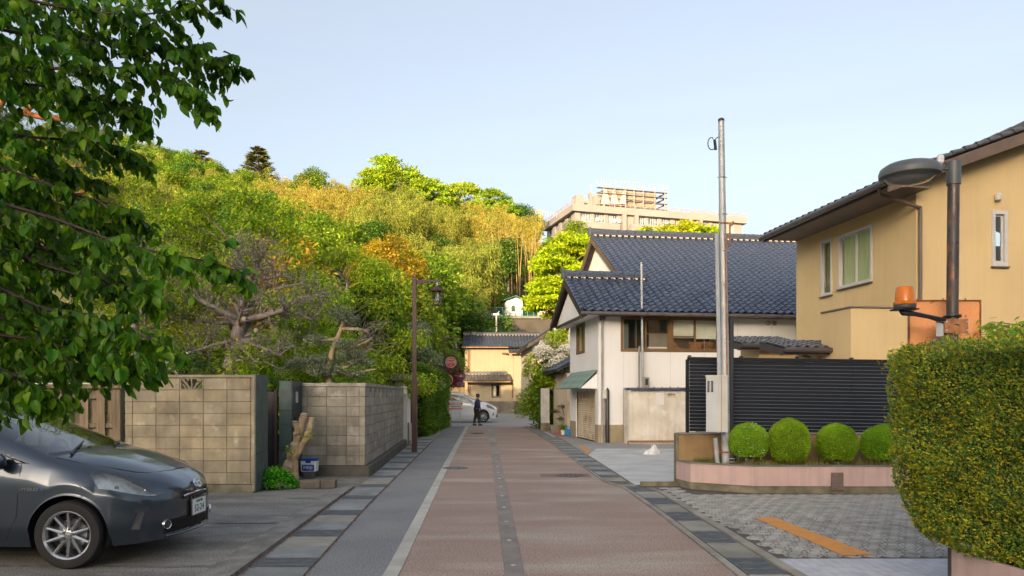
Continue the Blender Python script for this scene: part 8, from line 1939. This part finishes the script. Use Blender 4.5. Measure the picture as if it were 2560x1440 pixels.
P = np.stack([r.uniform(-10, 5.2, n), r.uniform(-.5, .5, n), r.uniform(.1, 3.6, n)], 1); P[:, 1] = -.5 - abs(r.normal(0, .12, n)) + .2 * np.sin(P[:, 0] * 2) ; link('foliage', leaves('foliage', P, rdir(n, r) + np.array([0, -.7, .2]), rdir(n, r), .15, .07, LM['dark']), None, bx); MB().box(-10, 5.2, -.5, .6, 0, 3.5).build('inner_twigs', bpy.data.materials['hedge_core'], bx)
# low shrubs just behind the walls
gi = 0
for (px, Y, top, kind, lb) in ((40, 15.2, 930, 'dark', 'dark shrub behind the board fence, far left'), (140, 15.4, 905, 'dark', 'dark shrub behind the board fence, second from the left edge'), (250, 15.2, 915, 'dark', 'dark shrub behind the right end of the board fence'), (370, 15.4, 890, 'dark', 'dark shrub behind the left end of the tan block wall'), (470, 15.6, 870, 'dark', 'camellia shrub with white flowers behind the tan block wall'),
        (590, 16.2, 880, 'garden', 'leafy green shrub behind the tan wall under the bare tree'), (700, 17, 900, 'dark', 'dark shrub seen through the gap over the black gate'), (790, 18.5, 890, 'garden', 'green shrub between the bare tree and the cloud pruned tree'), (850, 20.5, 900, 'ever', 'dark green shrub at the end of the grey block wall')):
    X = (px - CX) / F * Y; zt_ = H + (HY - top) / F * Y; r = np.random.default_rng(100 + gi); gi += 1; w = .85; cl = dome(14, w, zt_ - .9, .6, .42, r, .8); t = thing('garden_shrub', lb, 'shrub', (X, Y, 0)); link('foliage', clump_leaves('foliage', cl, 5000, .09, .045, LM[kind], r), None, t); link('stem', mbmesh(trunk_mb(cl, .3, .04, r), 'stem', M['bark_grey']), None, t)
    if kind == 'dark' and 300 < px < 660: n = 40; d = rdir(n, r); k = r.integers(0, len(cl), n); P = np.array(cl)[k, :3] + d * .42; P[:, 1] -= .1; P = np.repeat(P, 5, 0) + r.normal(0, .012, (n * 5, 3)); link('flower', leaves('flower', P, rdir(len(P), r), rdir(len(P), r), .045, .04, LM['white']), None, t)
# bare pruned tree: recursive crooked limbs with dense upright twigs
def bare_tree(t, segs, twig_n, m, seed, leafm=None):
    r = np.random.default_rng(seed); mb = MB(); tips = []
    def grow(p, d, L, rad, lv):
        P = [p]; n = 4
        for i in range(n): d = (d + Vector(r.normal(0, .22, 3))).normalized(); p = p + d * L / n; P.append(p)
        mb.tube(P, [rad * (1 - .45 * i / n) for i in range(n + 1)], 6 if rad > .02 else 3, cap=False)
        if lv == 0: tips.append((P[-1], d)); return
        for k in range(int(r.integers(2, 5))):
            i = int(r.integers(1, n + 1)); a = r.normal(0, .75, 3); nd = (d + Vector(a) + Vector((0, 0, .35))).normalized(); grow(P[i], nd, L * r.uniform(.55, .85), rad * .55, lv - 1)
    for (p, q, rad, lv) in segs:
        p, q = Vector(p), Vector(q); P = limb_pts(p, q, r, .03, 6, .07); mb.tube(P, [rad * (1 - .35 * i / 6) for i in range(7)], 9, cap=True)
        for i in range(2, 7):
            for k in range(twig_n if i > 2 else 1):
                d = ((q - p).normalized() * .4 + Vector(r.normal(0, .65, 3)) + Vector((0, 0, .55))).normalized(); grow(P[i], d, r.uniform(.3, .6), rad * .3, lv)
    o = link('trunk', mbmesh(mb, 'trunk', m), None, t); return tips
bt_ = thing('bare_plum_tree', 'bare crooked old plum tree with dense twigs behind the tan block wall', 'tree', (-6.3, 17.2, 0))
bpx = lambda px, py, Y=17.2: (lambda w: (w[0] + 6.3, Y - 17.2, w[2]))(W(px, py, Y))
b0 = (bpx(600, 930)[0], 0, 0); c0 = bpx(590, 850)
tips = bare_tree(bt_, [(b0, c0, .2, 0), (c0, bpx(610, 790), .17, 1), (bpx(600, 800), bpx(480, 740, 16.8), .085, 2), (bpx(600, 810), bpx(440, 790, 17.6), .07, 2), (bpx(610, 790), bpx(640, 700), .11, 2), (bpx(640, 700), bpx(660, 640), .05, 2), (bpx(640, 705), bpx(590, 640, 17.6), .045, 2), (bpx(640, 700), bpx(700, 690, 17), .045, 2),
      (bpx(615, 800), bpx(710, 775, 16.9), .09, 1), (bpx(700, 780), bpx(800, 740, 17.2), .05, 2), (bpx(690, 775), bpx(780, 800, 17.4), .045, 2), (bpx(590, 850), bpx(480, 880, 16.6), .05, 2), (bpx(595, 850), bpx(700, 890, 16.6), .05, 2), (bpx(600, 845), bpx(640, 905, 16.5), .05, 1)], 4, M['bark_grey'], 5)
for (px, py) in ((610, 797), (640, 826)): p = bpx(px, py, 17.0); MB().lathe([(.055, 0), (.05, -.02), (.001, -.022)], p, 10, axis='y').build('cut_face', bpy.data.materials['cut_wood'], bt_)
r = np.random.default_rng(3); P = np.array([tuple(p) for p, d in tips for _ in range(2)]) + r.normal(0, .05, (len(tips) * 2, 3)); sel = r.random(len(P)) < .55; P = P[sel]; link('crown', leaves('crown', P, rdir(len(P), r), rdir(len(P), r), .06, .03, LM['garden']), None, bt_)
b2_ = thing('bare_tree', 'slender bare grey trunk with knots left of the plum tree, behind the tan wall', 'tree', (W(338, 800, 16)[0], 16, 0)); MB().tube([(0, 0, 0), (.03, 0, 1.5), (-.02, 0, 3), (.0, 0, 4.4)], [.1, .085, .08, .05], 9).build('trunk', M['bark_grey'], b2_)
tips = bare_tree(b2_, [((0, 0, 3.2), (.6, 0, 3.9), .05, 2), ((0, 0, 3.6), (-.7, .2, 4.4), .05, 2), ((0, 0, 4.2), (.3, 0, 5.2), .05, 2)], 3, M['bark_grey'], 8); P = np.array([tuple(p) for p, d in tips for _ in range(6)]) + r.normal(0, .09, (len(tips) * 6, 3)); link('crown', leaves('crown', P, rdir(len(P), r) + np.array([0, 0, -.5]), rdir(len(P), r), .09, .04, LM['garden']), None, b2_)
# cloud pruned tree
cp = thing('cloud_pruned_tree', 'grey-green cloud pruned tree with twisted pale branches over the grey block wall', 'tree', (W(845, 930, 17.6)[0], 17.6, 0)); ox = cp.location.x; q = lambda px, py, Y=17.6: (W(px, py, Y)[0] - ox, Y - 17.6, W(px, py, Y)[2])
mb = MB(); mb.tube([(0, 0, 0), q(820, 935), q(830, 880), q(850, 830), q(860, 800)], [.11, .09, .07, .055, .03], 9)
for a in ((q(822, 920), q(780, 900), q(740, 905)), (q(835, 870), q(880, 870), q(920, 855), q(930, 840)), (q(850, 825), q(890, 820), q(925, 830)), (q(822, 925), q(870, 915), q(905, 890)), (q(845, 850), q(800, 850), q(770, 840)), (q(860, 800), q(850, 785)), (q(820, 930), q(870, 935), q(915, 930), q(940, 920))): mb.tube([Vector(p) + Vector((0, 0, .03 * (-1) ** i)) for i, p in enumerate(a)], [.05, .04, .028, .018][:len(a)], 7)
mb.build('trunk', M['stump'], cp, smooth=60)
tips = bare_tree(cp, [(q(880, 870), q(930, 850), .03, 1), (q(890, 820), q(925, 835), .03, 1), (q(870, 915), q(915, 880), .03, 1)], 2, M['bark_grey'], 4)
r = np.random.default_rng(6); cl = [(*q(px, py, 17.6 + dy), w, .35, h) for px, py, w, h, dy in ((850, 785, .32, .2, 0), (870, 800, .28, .16, .1), (790, 850, .3, .15, 0), (780, 905, .5, .17, -.2), (740, 915, .3, .15, 0), (830, 900, .4, .2, .2), (880, 885, .35, .14, 0), (860, 860, .3, .14, -.1), (900, 905, .35, .16, 0), (820, 925, .4, .12, -.3), (890, 935, .25, .1, 0), (800, 930, .3, .1, -.3))]
link('crown', clump_leaves('crown', cl, 9000, .075, .022, LM['grey'], r, shell=.9, droop=0, up=.3), None, cp)
# red pine on the far left
pn = thing('red_pine', 'old red pine with orange bark limbs behind the cherry leaves at the upper left', 'tree', (-13.2, 18.5, 0)); ox = -13.2; Yp_ = 18.5; q = lambda px, py, Y=18.5: (W(px, py, Y)[0] - ox, Y - 18.5, W(px, py, Y)[2])
mb = MB(); mb.tube([(-.5, 0, 0), q(-60, 700), q(-40, 420), q(-20, 300), q(10, 200)], [.3, .24, .2, .16, .08], 10)
for a, rr_ in (((q(-30, 330), q(40, 295), q(85, 262), q(175, 272)), .11), ((q(60, 282), q(110, 295), q(220, 305)), .08), ((q(85, 265), q(130, 290), q(195, 300)), .05), ((q(-20, 300), q(20, 230), q(60, 180)), .09), ((q(-40, 430), q(20, 420), q(60, 405)), .1), ((q(-30, 400), q(80, 450), q(210, 470)), .06), ((q(-40, 500), q(90, 520), q(280, 455)), .06), ((q(20, 230), q(110, 228), q(200, 240)), .05)): mb.tube(a, [rr_ * (1 - .2 * i) for i in range(len(a))], 8)
mb.build('trunk', M['bark_pine'], pn, smooth=60)
r = np.random.default_rng(66); cl = [(*q(px, py, 18.5 + r.normal(0, .6)), r.uniform(.35, .7), .6, r.uniform(.12, .22)) for px, py in [(r.uniform(-40, 300), r.uniform(150, 360)) for _ in range(34)] + [(r.uniform(-40, 330), r.uniform(360, 600)) for _ in range(22)]]
link('crown', clump_leaves('crown', cl, 26000, .13, .012, LM['pine'], r, shell=.95, droop=-.3, up=.4), None, pn)
# ================================================================ CHERRY BOUGHS IN FRONT
ct = thing('cherry_tree', 'cherry tree whose leafy dark green boughs hang in from the upper left', 'tree', (-5.2, 3.4, 0))
co = Vector((-5.2, 3.4, 0))
B = [[(-350, 100), (-150, -60), (150, 20), (330, 40), (450, 25), (530, -5)], [(-350, 120), (-100, 50), (120, 100), (300, 100), (450, 120), (540, 145), (592, 165)], [(-350, 150), (-100, 130), (100, 175), (260, 165), (400, 185), (500, 225), (528, 262)], [(-300, 180), (-60, 200), (120, 215), (230, 235), (320, 275), (348, 305)],
     [(-350, 20), (-100, -70), (60, -40), (260, -30), (400, -40)], [(-350, 360), (-80, 320), (90, 345), (200, 350), (300, 365), (345, 400)], [(-350, 400), (-80, 390), (60, 440), (200, 490), (320, 520), (372, 565)], [(-350, 450), (-60, 490), (150, 550), (300, 610), (440, 640), (540, 655), (592, 695)],
     [(-350, 560), (-60, 590), (110, 665), (250, 700), (340, 720), (372, 750)], [(-350, 650), (-60, 690), (100, 770), (230, 800), (330, 832), (405, 858)], [(-350, 800), (-60, 830), (100, 850), (200, 880), (300, 900), (370, 915)], [(-350, 860), (-60, 900), (20, 930), (80, 960), (120, 985)], [(-300, 480), (-60, 540), (60, 610), (180, 640), (300, 690), (360, 700)],
     [(-300, 320), (-60, 400), (60, 520), (160, 600), (260, 600), (350, 570)], [(-300, 700), (-60, 760), (60, 820), (180, 850), (280, 830)], [(-300, 0), (-60, 60), (60, 140), (150, 190)], [(-300, -60), (0, 10), (120, 60), (240, 80)], [(-300, 260), (-40, 300), (60, 340), (150, 420), (230, 450)], [(-300, 500), (-40, 560), (60, 600), (160, 660)], [(-300, 620), (-60, 650), (60, 720), (170, 760)], [(-300, 560), (-60, 460), (80, 480), (220, 560), (300, 560)], [(-300, 760), (-80, 800), (40, 880), (150, 910), (240, 930)]]
r = np.random.default_rng(2024); tw = MB(); LP = []; LD = []; LS = []
def bough(px, Y0, rad, lv, dep):
    pts = [Vector(W(a, b, Y0 + dep * i)) for i, (a, b) in enumerate(px)]
    m = 26; P = []
    for i in range(m + 1):
        t = i / m * (len(pts) - 1); k = min(len(pts) - 2, int(t)); P.append(pts[k].lerp(pts[k + 1], t - k))
    for _ in range(2): P = [P[0]] + [(P[i - 1] + P[i] * 2 + P[i + 1]) / 4 for i in range(1, m)] + [P[-1]]
    tw.tube(P, [rad * (1 - .85 * i / m) for i in range(m + 1)], 6, cap=False); return P
def leafat(p, d, s):
    LP.append(tuple(p)); LD.append(tuple(d)); LS.append(s)
def twig(p, d, L):
    P = [p]; n = 5
    for i in range(n): d = (d + Vector(r.normal(0, .16, 3)) + Vector((0, 0, -.09))).normalized(); p = p + d * L / n; P.append(p)
    tw.tube(P, [.003, .0026, .0022, .0018, .0014, .001], 3, cap=False)
    sidev = d.cross(Vector((0, 0, 1))).normalized()
    for i in range(1, n + 1):
        for sg in (-1, 1):
            dd = (d * .45 + sidev * sg * r.uniform(.2, .9) + Vector((0, 0, -r.uniform(.35, 1.2))) + Vector(r.normal(0, .22, 3))).normalized(); leafat(P[i], dd, r.uniform(.04, .078))
    leafat(P[-1], (d + Vector((0, 0, -.6))).normalized(), r.uniform(.06, .09))
for bi, px in enumerate(B):
    Y0 = [3.3, 3.4, 3.5, 3.6, 3.9, 3.7, 3.6, 3.4, 3.5, 3.3, 3.4, 3.2, 3.9, 4.1, 3.8, 4.0, 4.2, 4.0, 4.1, 4.0, 4.1, 3.7][bi]
    P = bough(px, Y0, .011, 0, r.uniform(-.02, .05)); m = len(P) - 1
    for i in range(1, m + 1):
        t = i / m; d = (P[min(i + 1, m)] - P[i - 1]).normalized()
        for k in range(3 if i < m * (.72 if bi < 5 else .45) else 2 if i < m - 3 else 1):
            nd = (d * r.uniform(.3, 1) + Vector((r.normal(0, .3), r.normal(0, .9), r.normal(-.12, .36)))).normalized(); twig(P[i], nd, r.uniform(.1, .3) * (1 if t < .8 else .4))
        if i == m: twig(P[i], d, .06)
# stem outside the frame
tw.tube([(-5.2, 3.4, 0), (-5.15, 3.42, 1.2), (-5.1, 3.4, 2.2), (-5.2, 3.5, 3.6)], [.16, .13, .12, .06], 10)
for px in B:
    p = Vector(W(px[0][0], px[0][1], 3.5)); zt2 = min((1.5, 2.1, 2.7, 3.3), key=lambda z: abs(z - (p.z * .6 + .9))); q = Vector((-5.13, 3.42, zt2)); g = Vector((-4.3, 3.45 + r.normal(0, .1), zt2 * .55 + p.z * .45 + r.normal(0, .05)))
    tw.tube([p, p.lerp(g, .5) + Vector(r.normal(0, .05, 3)), g, g.lerp(q, .5) + Vector((0, 0, .04)), q], [.011, .015, .02, .028, .036], 6, cap=False)
    for k in range(14): b = p.lerp(g, r.random()); twig(b, Vector((r.normal(0, .5), r.normal(0, .9), r.normal(-.1, .4))).normalized(), r.uniform(.12, .3))
tw.build('branch', mat('cherry_bark', (.06, .04, .03), (.035, .025, .02), ns=30, bump=.3), ct, world=True, smooth=60)
LP = np.array(LP); LD = np.array(LD); LS = np.array(LS)
pxs = CX + F * LP[:, 0] / LP[:, 1]; pys = HY - F * (LP[:, 2] - H) / LP[:, 1]
print('cherry leaves', len(LP), 'in frame', int(((pxs > 0) & (pys > 0)).sum()))
def cherry_leaf(var):
    """unit leaf along +y, folded, arched, pointed: 10 quads"""
    rr = np.random.default_rng(var); V = []; ts = [0, .12, .32, .55, .78, .93, 1.0]; wv = [.02, .15, .25, .25, .15, .05, 0]; arch = [.25, .7, .12, 1.0, .45][var % 5]; fold = [.16, .5, .05, .3, .8][var % 5]
    for t, w in zip(ts, wv):
        y = t * math.cos(arch * t); z = -arch * t * t * .6; wob_ = rr.normal(0, .01)
        V += [(-w, y, z + w * fold + wob_), (0, y, z), (w, y, z + w * fold - wob_)]
    Fs = []
    for i in range(6): Fs += [[3 * i, 3 * i + 1, 3 * i + 4, 3 * i + 3], [3 * i + 1, 3 * i + 2, 3 * i + 5, 3 * i + 4]]
    return np.array(V), Fs
CL = [cherry_leaf(k) for k in range(5)]; CM = []
for v, f in CL:
    me = bpy.data.meshes.new('leaf'); me.from_pydata(v.tolist(), [], f); me.update(); me.polygons.foreach_set('use_smooth', [True] * len(me.polygons)); me.materials.append(LM['cherry_o'] if 'cherry_o' in LM else LM['cherry']); CM.append(me)
inf = (pxs > -10) & (pys > -10) & (pxs < 2560); order = np.argsort(np.where(inf, -LS / LP[:, 1], 1.0)); ind = order[:300]; rest = order[300:]
def lrot(d, seed):
    y = Vector(d).normalized(); up = Vector((r.normal(0, .5), r.normal(-.3, .5), 1)).normalized(); x = y.cross(up).normalized(); z = x.cross(y).normalized(); return Matrix((x, y, z)).transposed()
for k in ind:
    Mr = lrot(LD[k], 0); o = link('leaf', CM[int(k) % 5], None, ct, Vector(LP[k]) - co, Mr.to_euler()); o.scale = (LS[k],) * 3
VV = []; FF = []; nb_ = 0
for k in rest:
    v, f = CL[int(k) % 5]; Mr = np.array(lrot(LD[k], 0)); VV.append((v * LS[k]) @ Mr.T + LP[k] - np.array(co)); FF.append(np.array(f) + nb_); nb_ += len(v)
me = npmesh('leaf', np.concatenate(VV), np.concatenate(FF), LM['cherry'], 180); o = link('leaf', me, None, ct); o['kind'] = 'stuff'
print('objects', len(bpy.data.objects), 'tris', sum(len(m.polygons) * (2 if m.polygons and len(m.polygons[0].vertices) == 4 else 1) for m in bpy.data.meshes))
